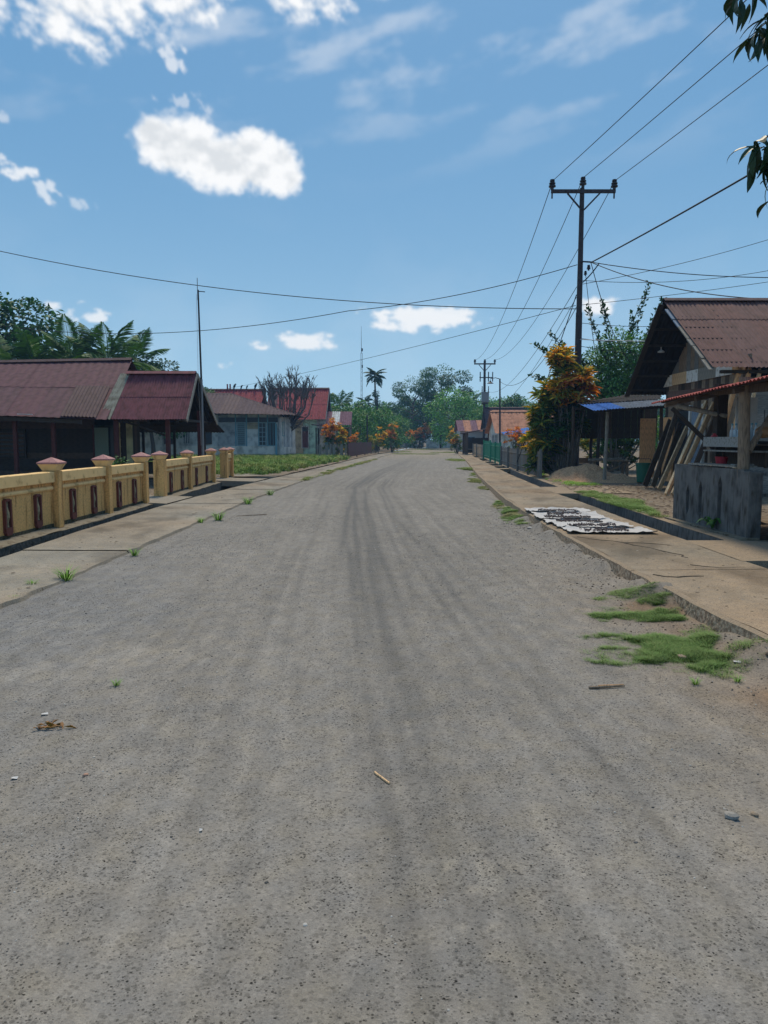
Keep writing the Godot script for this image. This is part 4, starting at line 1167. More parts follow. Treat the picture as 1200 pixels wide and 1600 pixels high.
func right_house() -> void:
	var o := thing("timber_house", "weathered timber house with faded red corrugated gable roof on the right", "house", Vector3.ZERO)
	var roof := hub("roof", o)
	var e0 := Vector3(7.92, 3.35, -18.1); var e1 := Vector3(17.2, 3.35, -18.1)
	var r0 := Vector3(7.8, 5.47, -21.2); var r1 := Vector3(17.2, 5.47, -21.2)
	var f0 := Vector3(7.9, 3.05, -24.3); var f1 := Vector3(17.2, 3.05, -24.3)
	roof_slope(roof, e0, e1, r1, r0, 11, [0.0, 0.72, 1.0], [M.roof_rose, M.roof_rose2, M.roof_rose], 0.085, 0.014)
	roof_slope(roof, f1, f0, r0, r1, 8, [0.0, 0.5, 1.0], [M.roof_rusty], 0.1, 0.014)
	ridge_cap(roof, r0 + Vector3(0, 0.015, 0), r1 + Vector3(0, 0.015, 0), M.roof_dark, 0.14)
	# worn bargeboard in pieces
	var t := 0.1
	while t < 0.97:
		var t2 := minf(t + rnd(0.08, 0.2), 0.99)
		var dn := Vector3(-0.015, -0.1 + rnd(-0.012, 0.012), 0)
		beam("bargeboard", roof, r0.lerp(e0, t) + dn, r0.lerp(e0, t2 - 0.008) + dn, 0.03, rnd(0.11, 0.17), M.wood_blue if t < 0.3 else pick([M.wood_grey3, M.wood_grey]))
		t = t2
	beam("bargeboard", roof, r0 + Vector3(-0.03, -0.1, -0.05), f0 + Vector3(-0.03, -0.06, 0), 0.03, 0.15, M.wood_dark)
	for k in 6:
		var q := (k + 0.5) / 6.0
		beam("purlin", roof, f0.lerp(r0, q) + Vector3(0.02, -0.07, 0), f0.lerp(r0, q) + Vector3(1.4, -0.07, 0), 0.07, 0.05, M.wood_dark)
		beam("purlin", roof, e0.lerp(r0, q) + Vector3(0.02, -0.07, 0), e0.lerp(r0, q) + Vector3(1.4, -0.07, 0), 0.07, 0.05, M.wood_dark)
	beam("pole_rafter", roof, Vector3(9.9, 3.22, -18.2), Vector3(13.0, 3.2, -18.2), 0.09, 0.09, M.wood_grey3)
	beam("eave_beam", roof, Vector3(8.2, 3.25, -18.35), Vector3(17.0, 3.25, -18.35), 0.08, 0.1, M.wood_dark)
	# gable of upright boards, then a pale band, then the wall
	board_wall(o, "gable", Vector3(9.0, 3.6, -18.45), Vector3(0, 0, -5.6), 2.0, 0.28, true, [M.wood_grey2, M.wood_old, M.wood_grey2], 0.03, 0.01, func(u): return 1.78 - absf(u - 2.75) * 0.69)
	var z := -18.6
	for k in 6:
		var len: float = [0.7, 0.95, 1.15, 0.8, 1.1, 0.8][k]
		var mm: Material = [M.wood_orange, M.board_white, M.wood_grey3, M.board_white, M.wood_pale2, M.board_white][k]
		bx("band_board", o, Vector3(8.94, 3.44 + rnd(-0.01, 0.01), z - len * 0.5), Vector3(0.03, 0.34, len - 0.01), mm)
		z -= len
	board_wall(o, "side_wall", Vector3(9.0, 0.2, -18.6), Vector3(0, 0, -5.3), 3.08, 0.24, true, [M.wood_brown, M.wood_dark, M.wood_old], 0.03)
	bx("door", o, Vector3(8.95, 1.35, -21.35), Vector3(0.05, 2.2, 0.7), M.wood_blue)
	bx("door_jamb", o, Vector3(8.93, 1.4, -20.9), Vector3(0.08, 2.4, 0.14), M.white_wash2)
	bx("door_jamb", o, Vector3(8.93, 1.4, -21.8), Vector3(0.08, 2.4, 0.1), M.white_wash2)
	bx("doorway", o, Vector3(8.965, 1.35, -22.4), Vector3(0.03, 2.2, 1.1), M.shadow_glass)
	bx("orange_cupboard_door", o, Vector3(8.92, 1.3, -23.4), Vector3(0.06, 2.0, 0.8), M.wood_orange)
	board_wall(o, "front_wall", Vector3(9.05, 0.25, -18.62), Vector3(8.0, 0, 0), 2.9, 0.22, false, [M.wood_grey, M.wood_grey3, M.wood_grey2], 0.03)
	bx("back_wall", o, Vector3(13.0, 1.6, -23.85), Vector3(8.0, 2.8, 0.08), M.wood_dark)
	bx("window_frame", o, Vector3(10.1, 1.7, -18.58), Vector3(0.09, 1.5, 0.06), M.wood_dark)
	bx("foundation", o, Vector3(13.0, 0.2, -21.2), Vector3(8.1, 0.25, 5.1), M.concrete_dark)
	var lamp := thing("eave_lamp", "tiny pale lamp under the gable overhang of the timber house", "lamp", Vector3(8.3, 4.2, -22.6))
	var lm := MB.new()
	lm.lathe([[0.0, 0.16], [0.02, 0.16], [0.02, 0.08], [0.1, 0.03], [0.1, 0.0], [0.0, 0.0]], 10)
	obj("shade", lm, M.paper, lamp)
	bx("cord", lamp, Vector3(0, 0.2, 0), Vector3(0.012, 0.14, 0.012), M.wire_black)

func kiosk() -> void:
	var o := thing("roadside_kiosk", "open timber kiosk with red corrugated lean-to roof at the right edge", "kiosk", Vector3.ZERO)
	var roof := hub("roof", o)
	var e0 := Vector3(4.95, 2.29, -13.9); var e1 := Vector3(4.93, 2.46, -8.6)
	var b0 := Vector3(8.2, 3.02, -14.1); var b1 := Vector3(8.2, 3.15, -8.6)
	roof_slope(roof, e1, e0, b0, b1, 7, [0.0, 0.55, 1.0], [M.roof_kiosk, M.roof_kiosk2], 0.09, 0.016)
	for k in 4:
		var a := e0.lerp(e1, (k + 0.3) / 4.0) + Vector3(0.12, -0.09, 0)
		var b := b0.lerp(b1, (k + 0.3) / 4.0) + Vector3(-0.05, -0.09, 0)
		beam("rafter", roof, a, b, 0.07, 0.07, M.wood_brown if k else M.wood_old)
	for q in [0.06, 0.5, 0.95]:
		beam("purlin", roof, e0.lerp(b0, q) + Vector3(0, -0.04, 0.05), e1.lerp(b1, q) + Vector3(0, -0.04, 0), 0.05, 0.04, M.wood_dark)
	# posts
	obj("post", pole_mesh(Vector3(5.27, 0.2, -10.85), Vector3(5.23, 2.5, -10.9), 0.085, 0.08, 9, 0.006), M.wood_old, o)
	bx("post", o, Vector3(5.8, 1.4, -12.9), Vector3(0.17, 2.3, 0.17), M.wood_dark)
	bx("post", o, Vector3(8.0, 1.5, -14.0), Vector3(0.14, 2.7, 0.14), M.wood_dark)
	bx("post", o, Vector3(8.0, 1.5, -9.2), Vector3(0.14, 2.7, 0.14), M.wood_dark)
	beam("brace", o, Vector3(5.12, 2.15, -13.3), Vector3(5.72, 1.45, -12.92), 0.07, 0.07, M.wood_dark)
	obj("pole_brace", pole_mesh(Vector3(5.3, 1.43, -10.85), Vector3(6.2, 2.45, -11.4), 0.05, 0.04, 7, 0.015), M.wood_old, o)
	obj("curved_brace", pole_mesh(Vector3(5.15, 2.2, -13.2), Vector3(5.85, 2.0, -12.8), 0.045, 0.04, 7, 0.02), M.wood_grey3, o)
	bx("eave_beam", o, Vector3(5.3, 2.36, -11.6), Vector3(0.09, 0.12, 4.6), M.wood_brown, Basis(Vector3.RIGHT, 0.03))
	bx("bench_counter", o, Vector3(6.3, 1.12, -10.5), Vector3(1.7, 0.06, 0.7), M.wood_grey)
	bx("counter_front", o, Vector3(6.35, 0.64, -10.25), Vector3(1.9, 0.9, 0.08), M.moss)
	for k in 5:
		bx("counter_board", o, Vector3(5.6 + k * 0.38, 0.62, -10.19), Vector3(0.33, 0.7, 0.03), M.moss)
	bx("side_wall", o, Vector3(7.9, 1.4, -11.6), Vector3(0.06, 2.4, 4.6), M.wood_dark)
	bx("hanging_cloth", o, Vector3(6.05, 1.95, -12.5), Vector3(0.35, 0.7, 0.03), M.white_wash2)

	var w := thing("slotted_wall", "low stained grey concrete wall with three upright slots in front of the kiosk", "wall", Vector3.ZERO)
	var cb := CSGBox3D.new()
	cb.name = "wall_slab"
	cb.size = Vector3(0.13, 0.99, 2.55)
	cb.material = M.concrete_dark
	w.add_child(cb)
	cb.position = Vector3(5.24, 0.675, -11.96)
	for s in [[-12.62, 0.33, 0.84], [-12.12, 0.31, 0.93], [-11.42, 0.3, 1.05]]:
		var pg := CSGPolygon3D.new()
		pg.name = "slot"
		pg.material = M.concrete_dark
		pg.operation = CSGShape3D.OPERATION_SUBTRACTION
		var a: float = s[1] - 0.675; var b: float = s[2] - 0.675
		pg.polygon = PackedVector2Array([Vector2(0, a), Vector2(0.06, a + 0.1), Vector2(0.07, b - 0.12), Vector2(0, b), Vector2(-0.07, b - 0.12), Vector2(-0.06, a + 0.1)])
		pg.depth = 0.4
		cb.add_child(pg, true)
		pg.transform = Transform3D(Basis(Vector3.UP, PI * 0.5), Vector3(0.2, 0, s[0] + 11.96))
	bx("inner_board", w, Vector3(5.37, 0.66, -11.9), Vector3(0.03, 0.92, 2.3), M.wood_dark)
	bx("end_pillar", w, Vector3(5.26, 0.66, -10.58), Vector3(0.2, 0.98, 0.2), M.concrete_dark, Basis(), 0.01)
	bx("footing", w, Vector3(5.2, 0.16, -11.9), Vector3(0.26, 0.1, 2.9), M.ledge)
	bx("return_wall", w, Vector3(6.0, 0.6, -13.2), Vector3(1.4, 0.8, 0.12), M.concrete_dark)
	var top := thing("counter_top", "pale wooden board lying on top of the slotted concrete wall", "board", Vector3(5.32, 1.19, -11.75), 0.06)
	bx("board", top, Vector3(0, 0.012, 0), Vector3(0.34, 0.024, 1.5), M.wood_grey3)
	bx("batten", top, Vector3(0.05, 0.035, 0.55), Vector3(0.3, 0.02, 0.12), M.wood_grey)

	var sh := thing("bottle_shelf", "tin fronted wooden shelf of the kiosk above the slotted wall", "shelf", Vector3(5.6, 1.18, -11.9))
	bx("shelf_board", sh, Vector3(0, 0.24, 0), Vector3(0.36, 0.025, 1.5), M.wood_grey)
	bx("tin_front", sh, Vector3(-0.18, 0.385, 0), Vector3(0.012, 0.16, 1.5), M.tin)
	bx("upper_board", sh, Vector3(0.02, 0.34, 0), Vector3(0.3, 0.02, 1.46), M.wood_brown)
	bx("back_board", sh, Vector3(0.2, 0.2, 0), Vector3(0.02, 0.4, 1.5), M.wood_brown)
	for z in [-0.7, 0.7]:
		for x in [-0.15, 0.15]:
			bx("leg", sh, Vector3(x, 0.11, z), Vector3(0.04, 0.24, 0.04), M.wood_brown)
	var bot := MB.new()
	bot.lathe([[0.0, 0.0], [0.038, 0.0], [0.04, 0.02], [0.04, 0.17], [0.034, 0.21], [0.015, 0.25], [0.014, 0.29], [0.0, 0.29]], 10)
	var bmesh := bot.mesh()
	var capm := MB.new()
	capm.lathe([[0.0, 0.0], [0.018, 0.0], [0.018, 0.03], [0.0, 0.03]], 8)
	var cmesh := capm.mesh()
	for k in 10:
		var b := thing("glass_bottle", "clear glass bottle in the close row on the kiosk's shelf", "bottle", Vector3(5.54 + (k % 2) * 0.1, 1.535, -11.88 + (k / 2) * 0.125 + (k % 2) * 0.05), 0.0, "clear bottles on the kiosk shelf")
		put("glass", bmesh, M.bottle_glass, b)
		put("cap", cmesh, M.teal, b, Vector3(0, 0.29, 0))
	for k in 2:
		var b := thing("red_jug", ["red plastic jug standing left of the bottles on the kiosk shelf", "smaller red plastic tub behind the tin front of the shelf"][k], "jug", Vector3(5.5, 1.53 if k == 0 else 1.205, -12.42 + k * 0.3))
		var j := MB.new()
		j.lathe([[0.0, 0.0], [0.06, 0.0], [0.07, 0.03], [0.07, 0.1], [0.045, 0.14], [0.025, 0.15], [0.025, 0.17], [0.0, 0.17]] if k == 0 else [[0.0, 0.0], [0.08, 0.0], [0.1, 0.11], [0.105, 0.12], [0.0, 0.12]], 14)
		obj("body", j, M.plastic_red, b)
		if k == 0:
			var h := MB.new()
			h.tube([Vector3(0, 0.15, 0.02), Vector3(0, 0.145, 0.075), Vector3(0, 0.07, 0.09), Vector3(0, 0.04, 0.07)], [0.009], 6)
			obj("handle", h, M.plastic_red, b)
	var g := thing("brown_gourd", "round brown gourd hanging from the kiosk post brace", "gourd", Vector3(5.62, 1.62, -11.05))
	var gm := MB.new()
	gm.lathe([[0.0, 0.0], [0.08, 0.015], [0.12, 0.06], [0.12, 0.12], [0.07, 0.17], [0.02, 0.19], [0.012, 0.24], [0.0, 0.24]], 14)
	obj("fruit", gm, M.gourd, g)
	var st := MB.new()
	st.tube([Vector3(0, 0.23, 0), Vector3(0.0, 0.42, 0.0)], [0.006], 4)
	obj("string", st, M.wire_black, g)
	# plant growing from the wall's foot
	var p := thing("wall_plant", "bright green strap leaved plant growing at the slotted wall's foot", "plant", Vector3(5.12, 0.22, -11.5))
	for k in 15:
		var b := MB.new()
		var w0 := rnd(0, TAU)
		var dir := Vector3(cos(w0) * 0.75 - 0.35, 0, sin(w0))
		var len := rnd(0.22, 0.42)
		var pts := []
		for q in 6:
			var u := q / 5.0
			pts.append(dir * len * u * 0.7 + Vector3(0, len * (1.5 * u - 1.25 * u * u), 0))
		for q in 5:
			var s := dir.cross(Vector3.UP).normalized() * 0.03
			var wa := sin((q / 5.0) * 2.6 + 0.45); var wb := sin(((q + 1) / 5.0) * 2.6 + 0.45)
			b.quad(pts[q] - s * wa, pts[q] + s * wa, pts[q + 1] + s * wb, pts[q + 1] - s * wb, Vector3.UP)
		obj("leaf", b, M.plant_leaf, p)

func shed() -> void:
	var o := thing("open_shed", "dark open shed with blue corrugated front sheets beside the timber house", "shed", Vector3.ZERO)
	var roof := hub("roof", o)
	var e0 := Vector3(7.0, 2.58, -25.0); var e1 := Vector3(9.6, 2.76, -24.5)
	var m0 := Vector3(6.95, 2.86, -26.6); var m1 := Vector3(9.6, 3.0, -26.2)
	var b0 := Vector3(7.55, 3.05, -31.0); var b1 := Vector3(11.0, 3.62, -29.5)
	roof_slope(roof, e0, e0.lerp(e1, 0.38), m0.lerp(m1, 0.38), m0, 2, [0.0, 1.0], [M.roof_blue], 0.09, 0.016)
	roof_slope(roof, e0.lerp(e1, 0.38), e1, m1, m0.lerp(m1, 0.38), 2, [0.0, 1.0], [M.roof_slate], 0.09, 0.016)
	roof_slope(roof, m0 + Vector3(0, 0.03, 0.1), m1 + Vector3(0, 0.03, 0.1), b1, b0, 5, [0.0, 0.5, 1.0], [M.roof_rusty], 0.09, 0.016)
	obj("post", pole_mesh(Vector3(7.6, 0.15, -25.6), Vector3(7.62, 2.62, -25.5), 0.065, 0.055, 8, 0.008), M.wood_grey3, o)
	for p in [[7.25, -28.6, 2.75], [7.5, -30.6, 2.8], [8.15, -28.4, 2.8], [10.2, -29.5, 3.2], [9.4, -25.2, 2.6], [8.6, -31.0, 3.0]]:
		obj("post", pole_mesh(Vector3(p[0], 0.1, p[1]), Vector3(p[0] + rnd(-0.1, 0.1), p[2] + 0.1, p[1]), 0.07, 0.06, 8, 0.012), pick([M.wood_dark, M.wood_brown]), o)
	beam("tie_beam", o, Vector3(7.1, 2.55, -25.3), Vector3(9.6, 2.7, -24.9), 0.08, 0.08, M.wood_dark)
	beam("tie_beam", o, Vector3(7.2, 2.75, -28.5), Vector3(10.3, 2.95, -28.0), 0.08, 0.08, M.wood_dark)
	board_wall(o, "back_wall", Vector3(7.6, 1.65, -31.0), Vector3(3.4, 0, 0.9), 1.6, 0.25, true, [M.wood_dark, M.wood_dark, M.wood_brown])
	board_wall(o, "half_wall", Vector3(7.4, 0.15, -31.1), Vector3(1.5, 0, 0), 0.7, 0.22, false, [M.wood_old, M.wood_grey2])
	bx("orange_board", o, Vector3(9.4, 1.3, -26.6), Vector3(0.55, 2.1, 0.04), M.wood_orange)
	bx("dark_board", o, Vector3(9.9, 1.3, -26.3), Vector3(0.4, 2.1, 0.04), M.wood_brown)
	bx("pale_panel", o, Vector3(7.75, 1.0, -30.9), Vector3(0.3, 1.5, 0.04), M.white_wash2, Basis(Vector3.FORWARD, 0.12))
	croton("dark green bush seen through the open back of the shed", Vector3(10.4, 0.1, -34.0), [[Vector3(0, 1.2, 0), 1.0, "green", 500], [Vector3(-1.2, 0.9, 0), 0.8, "mixed", 300], [Vector3(1.2, 1.0, 0), 0.9, "green", 300]], 0.3)
	# workbench, sand, bin
	var t := thing("workbench", "rough timber workbench under the shed roof behind the sand heap", "workbench", Vector3(8.25, 0.12, -27.3))
	for k in 3:
		bx("top_plank", t, Vector3(0, 0.72, -0.25 + k * 0.25), Vector3(1.35, 0.05, 0.23), pick([M.wood_old, M.wood_grey2]))
	for x in [-0.6, 0.6]:
		for z in [-0.25, 0.25]:
			bx("leg", t, Vector3(x, 0.34, z), Vector3(0.08, 0.7, 0.08), M.wood_old)
	beam("brace", t, Vector3(-0.55, 0.1, 0.29), Vector3(0.5, 0.62, 0.29), 0.05, 0.05, M.wood_old)
	beam("plank_on_top", t, Vector3(-0.75, 0.76, 0.1), Vector3(0.5, 0.8, -0.15), 0.05, 0.12, M.wood_grey3)
	var s := thing("sand_heap", "heap of orange brown building sand in front of the open shed", "sand heap", Vector3.ZERO)
	var p := PackedVector3Array()
	for j in 60:
		for i in 60:
			var x := 5.75 + i * 0.062; var zz := -24.6 - j * 0.085
			var h := 0.5 * exp(-pow((x - 7.5) / 0.72, 2.0) - pow((zz + 27.0) / 0.95, 2.0)) + 0.34 * exp(-pow((x - 6.7) / 0.5, 2.0) - pow((zz + 27.5) / 0.9, 2.0)) + 0.2 * exp(-pow((x - 8.4) / 0.7, 2.0) - pow((zz + 26.0) / 0.7, 2.0))
			h += nz.get_noise_2d(x * 90.0, zz * 90.0) * 0.16 * smoothstep(0.04, 0.2, h)
			h += nz.get_noise_2d(x * 260.0, zz * 260.0) * 0.07 * smoothstep(0.03, 0.15, h)
			p.append(Vector3(x, 0.13 + h, zz))
	put("heap", grid_mesh(p, 60, 60, PackedColorArray()), M.sand, s)
	var bin := thing("green_bin", "dark green plastic bin beside the leaning planks under the shed", "bin", Vector3(8.75, 0.18, -25.0))
	var bm := MB.new()
	bm.lathe([[0.0, 0.0], [0.22, 0.0], [0.27, 0.6], [0.29, 0.61], [0.29, 0.64], [0.25, 0.64], [0.2, 0.05], [0.0, 0.05]], 16)
	obj("body", bm, M.plastic_green, bin)
	var hn := MB.new()
	hn.tube([Vector3(-0.28, 0.6, 0), Vector3(-0.2, 0.78, 0), Vector3(0.2, 0.78, 0), Vector3(0.28, 0.6, 0)], [0.012], 6)
	obj("handle", hn, M.black_iron, bin)

func lumber() -> void:
	var where := [
		# foot, head, width, thickness, material, label
		[Vector3(7.95, 0.2, -22.6), Vector3(8.82, 2.2, -23.0), 0.2, 0.03, M.wood_brown, "dark brown plank, farthest left of the planks leaning on the house"],
		[Vector3(8.05, 0.2, -22.2), Vector3(8.85, 2.35, -22.7), 0.2, 0.03, M.wood_old, "second dark plank from the left leaning on the timber house"],
		[Vector3(8.15, 0.2, -21.9), Vector3(8.84, 2.1, -22.3), 0.18, 0.03, M.wood_brown, "third dark plank from the left, leaning beside the pale plank"],
		[Vector3(7.75, 0.2, -20.9), Vector3(8.8, 1.95, -21.7), 0.16, 0.04, M.wood_pale2, "short pale plank leaning in front of the house door"],
		[Vector3(8.1, 0.2, -21.0), Vector3(8.85, 1.95, -21.25), 0.2, 0.03, M.wood_old, "short grey brown plank just right of the short pale plank"],
		[Vector3(7.2, 0.2, -18.9), Vector3(8.75, 2.62, -20.35), 0.12, 0.06, M.wood_pale, "long pale beam nearest the road among the leaning timber"],
		[Vector3(7.35, 0.2, -18.85), Vector3(8.8, 2.55, -20.0), 0.18, 0.04, M.wood_pale2, "wide pale plank leaning right behind the long pale beam"],
		[Vector3(7.6, 0.2, -18.8), Vector3(8.85, 2.4, -19.8), 0.2, 0.03, M.wood_brown, "dark plank leaning between the pale and the orange timber"],
		[Vector3(7.6, 0.2, -17.6), Vector3(8.72, 3.36, -18.42), 0.16, 0.04, M.wood_orange, "long orange plank reaching up to the eave beside the kiosk"],
		[Vector3(7.8, 0.2, -17.4), Vector3(8.95, 3.34, -18.4), 0.16, 0.04, M.wood_orange, "second long orange plank standing right of the first"],
		[Vector3(8.0, 0.2, -17.3), Vector3(9.2, 3.3, -18.4), 0.14, 0.04, M.wood_pale2, "rightmost tall plank of the leaning timber, half behind the kiosk"],
	]
	for w in where:
		var a: Vector3 = w[0]; var b: Vector3 = w[1]
		var o := beam("timber_plank", null, a, b, w[2], w[3], w[4])
		tag(o, w[5], "plank", "planks leaning on the timber house")

func mats() -> void:
	var words := ["nearest white sack of drying dark seeds on the right walkway", "second white sack of drying seeds, counted from the near end", "third white sack of drying seeds on the walkway", "fourth white sack of drying seeds, near the drain's corner", "fifth white sack of drying seeds, next to the farthest one", "farthest white sack of drying dark seeds on the walkway"]
	var bean := MB.new()
	bean.lathe([[0.0, -0.012], [0.014, -0.006], [0.016, 0.002], [0.01, 0.01], [0.0, 0.013]], 6)
	var bmesh := bean.mesh()
	for k in 6:
		var d := 11.55 + k * 0.62
		var o := thing("drying_sack", words[k], "drying sack", Vector3(3.42 + (0.08 if k == 0 else rnd(-0.05, 0.05)), walk_r_h(d) + 0.006, -d), rnd(-0.06, 0.06) - 0.05, "white sacks of seeds drying on the walkway")
		var p := PackedVector3Array()
		var w := 31; var h := 15
		var pl := []
		for j in h:
			for i in w:
				var u := i / float(w - 1) - 0.5; var v := j / float(h - 1) - 0.5
				var x := u * (1.2 if k else 1.32) + nz.get_noise_2d(v * 160.0 + k * 90.0, 7.0) * 0.06 * signf(u) * smoothstep(0.3, 0.5, absf(u))
				var z := v * 0.66 + nz.get_noise_2d(u * 130.0, k * 70.0) * 0.04
				var rim := smoothstep(0.34, 0.5, maxf(absf(u) * 0.98, absf(v)))
				var y := 0.006 + absf(nz.get_noise_2d(u * 320.0 + k * 50.0, v * 190.0)) * 0.04 * (0.45 + rim) + rim * 0.012 + (0.012 if k % 2 else 0.0)
				p.append(Vector3(x, y, z))
		put("cloth", grid_mesh(p, w, h, PackedColorArray()), M.sack, o)
		var tr := []
		var cl := []
		var slew := rnd(-0.12, 0.12)
		var u0 := rnd(-0.5, -0.36); var u1 := rnd(0.3, 0.48)
		for q in 250:
			var u := rnd(-0.52, 0.52); var v := rng.randfn(0.0, 0.09)
			if absf(v) > 0.22 or u < u0 or u > u1 or nz.get_noise_2d(u * 220.0 + k * 90.0, v * 220.0) < -0.3:
				continue
			var bs := Basis.from_euler(Vector3(rnd(0, TAU), rnd(0, TAU), 0)).scaled(Vector3.ONE * rnd(0.6, 1.05))
			tr.append(Transform3D(bs, Vector3(u * 0.92, 0.026 + rnd(0, 0.012), v + slew * u)))
			var t := rnd(0.6, 1.5)
			cl.append(Color(0.095 * t, 0.07 * t, 0.065 * t))
		scatter("seeds", bmesh, M.bean, tr, cl, o)

func fence(called: String, label: String, group: String, pts: Array, h: float, bottom: float, board: float, mats: Array, post_mat: Material, solid: bool) -> void:
	var o := thing(called, label, "fence", Vector3.ZERO, 0.0, group)
	for k in pts.size() - 1:
		var a: Vector3 = pts[k]; var b: Vector3 = pts[k + 1]
		var L := a.distance_to(b)
		var ax := (b - a) / L
		var nn := ax.cross(Vector3.UP)
		bx("post", o, a + Vector3(0, (h + 0.06) * 0.5, 0), Vector3(0.1, h + 0.06, 0.1), post_mat, Basis(ax, Vector3.UP, nn))
		var n := int(L / board)
		for q in n:
			var hh := h + rnd(-0.035, 0.02)
			bx("picket", o, a + ax * (q + 0.5) * L / n + Vector3(0, bottom + (hh - bottom) * 0.5, 0) + nn * 0.06, Vector3(board * (0.93 if solid else 0.5), snappedf(hh - bottom, 0.02), 0.025), pick(mats), Basis(ax, Vector3.UP, nn).rotated(ax.cross(Vector3.UP), rnd(-0.012, 0.012)))
		for y in [0.28, h - 0.2]:
			beam("rail", o, a + Vector3(0, y, 0) + nn * 0.025, b + Vector3(0, y, 0) + nn * 0.025, 0.04, 0.06, post_mat)
	bx("post", o, pts[pts.size() - 1] + Vector3(0, (h + 0.06) * 0.5, 0), Vector3(0.1, h + 0.06, 0.1), post_mat)

func far_right() -> void:
	fence("plank_fence", "grey weathered plank fence along the drain, right of the green gate", "", [Vector3(5.85, 0.13, -27.8), Vector3(6.05, 0.12, -31.2), Vector3(6.25, 0.12, -34.8), Vector3(6.5, 0.12, -39.0), Vector3(6.8, 0.12, -43.2)], 1.05, 0.06, 0.22, [M.wood_grey2, M.wood_grey, M.wood_grey2, M.wood_old], M.wood_grey2, true)
	fence("green_gate_fence", "bright green painted picket fence and gate between the plank fences", "", [Vector3(6.8, 0.12, -43.6), Vector3(7.05, 0.12, -47.2), Vector3(7.3, 0.12, -51.0)], 1.28, 0.12, 0.3, [M.green_paint], M.green_paint, false)
	fence("green_gate_fence", "second bright green picket panel set back behind the first", "", [Vector3(7.35, 0.12, -51.6), Vector3(7.7, 0.12, -57.5)], 1.4, 0.12, 0.34, [M.green_paint], M.green_paint, false)
	fence("pale_fence", "pale beige plank fence beyond the green gate", "", [Vector3(7.75, 0.1, -58.2), Vector3(8.2, 0.1, -66.0), Vector3(8.6, 0.1, -72.0)], 1.1, 0.05, 0.3, [M.wood_grey3, M.wood_pale2], M.wood_grey, true)
	fence("concrete_fence", "low pale grey fence at the far right end of the road", "", [Vector3(9.6, 0.1, -92), Vector3(10.4, 0.1, -104)], 1.3, 0.05, 0.6, [M.white_wash2], M.panel_grey, true)
	# wayside shelter
	var o := thing("wayside_shelter", "small dark roadside shelter with a flat slanting roof, far right", "shelter", Vector3(9.0, 0.1, -78))
	beam("roof_slab", o, Vector3(-0.9, 2.15, 0), Vector3(2.5, 2.75, 0), 0.1, 3.0, M.roof_dark)
	for x in [-0.5, 2.1]:
		for z in [-1.2, 1.2]:
			bx("post", o, Vector3(x, 1.1, z), Vector3(0.3 if x < 0 else 0.16, 2.2, 0.3 if x < 0 else 0.16), M.wood_brown)
	bx("back_panel", o, Vector3(0.9, 0.9, -1.25), Vector3(2.8, 1.6, 0.08), M.wood_dark)
	bx("bench", o, Vector3(0.8, 0.5, -0.7), Vector3(2.2, 0.08, 0.5), M.wood_old)
	# houses with terracotta roofs
	var spec := [
		["pink house with a broad terracotta roof, nearest of the far right houses", Vector3(13.6, 0, -70), 7.4, 7.0, 2.35, 4.2, M.white_wash, M.roof_terra],
		["house with a taller terracotta roof just behind the pale pink house", Vector3(14.4, 0, -82), 5.2, 6.0, 2.6, 4.75, M.panel_beige, M.roof_terra],
		["small house with dark roof peeping out above the terracotta roofs", Vector3(15.0, 0, -94), 5.0, 6.0, 3.0, 5.6, M.panel_grey, M.roof_dark],
	]
	for s in spec:
		var h := thing("tiled_house", s[0], "house", s[1])
		var w: float = s[2]; var dp: float = s[3]
		bx("wall", h, Vector3(0, s[4] * 0.5, 0), Vector3(w - 0.8, s[4], dp - 0.8), s[6])
		var roof := hub("roof", h)
		roof_slope(roof, Vector3(-w * 0.5, s[4] - 0.15, dp * 0.5), Vector3(w * 0.5, s[4] - 0.15, dp * 0.5), Vector3(w * 0.5, s[5], 0), Vector3(-w * 0.5, s[5], 0), 10, [0.0, 0.34, 0.67, 1.0], [s[7]], 0.2, 0.03)
		roof_slope(roof, Vector3(w * 0.5, s[4] - 0.15, -dp * 0.5), Vector3(-w * 0.5, s[4] - 0.15, -dp * 0.5), Vector3(-w * 0.5, s[5], 0), Vector3(w * 0.5, s[5], 0), 6, [0.0, 1.0], [s[7]], 0.2, 0.03)
		ridge_cap(roof, Vector3(-w * 0.5, s[5] + 0.03, 0), Vector3(w * 0.5, s[5] + 0.03, 0), s[7], 0.18)
		var m := MB.new()
		for sx in [-1.0, 1.0]:
			m.prism([Vector3(sx * (w * 0.5 - 0.4), s[4], dp * 0.5 - 0.4), Vector3(sx * (w * 0.5 - 0.4), s[4], -dp * 0.5 + 0.4), Vector3(sx * (w * 0.5 - 0.4), s[5] - 0.12, 0)], Vector3(-sx * 0.1, 0, 0))
		obj("gable", m, s[6], h)
		for k in 2:
			window(h, Vector3(-w * 0.5 + 0.38, 0.9, -0.6 + k * 1.9), Vector3(0, 0, 0.9), 1.2, Vector3(-1, 0, 0), M.white_wash2, 0, 1)
			window(h, Vector3(-w * 0.25 + k * w * 0.35, 0.9, dp * 0.5 - 0.38), Vector3(0.9, 0, 0), 1.2, Vector3(0, 0, 1), M.white_wash2, 0, 1)
	var f := thing("blue_canopy", "blue metal canopy roof above the croton hedge on the right", "canopy", Vector3.ZERO)
	var fr := hub("roof", f)
	roof_slope(fr, Vector3(9.0, 2.0, -56), Vector3(14.5, 2.25, -56), Vector3(15.5, 3.3, -60), Vector3(9.4, 2.2, -60), 6, [0.0, 1.0], [M.roof_blue, M.roof_white], 0.2, 0.02)
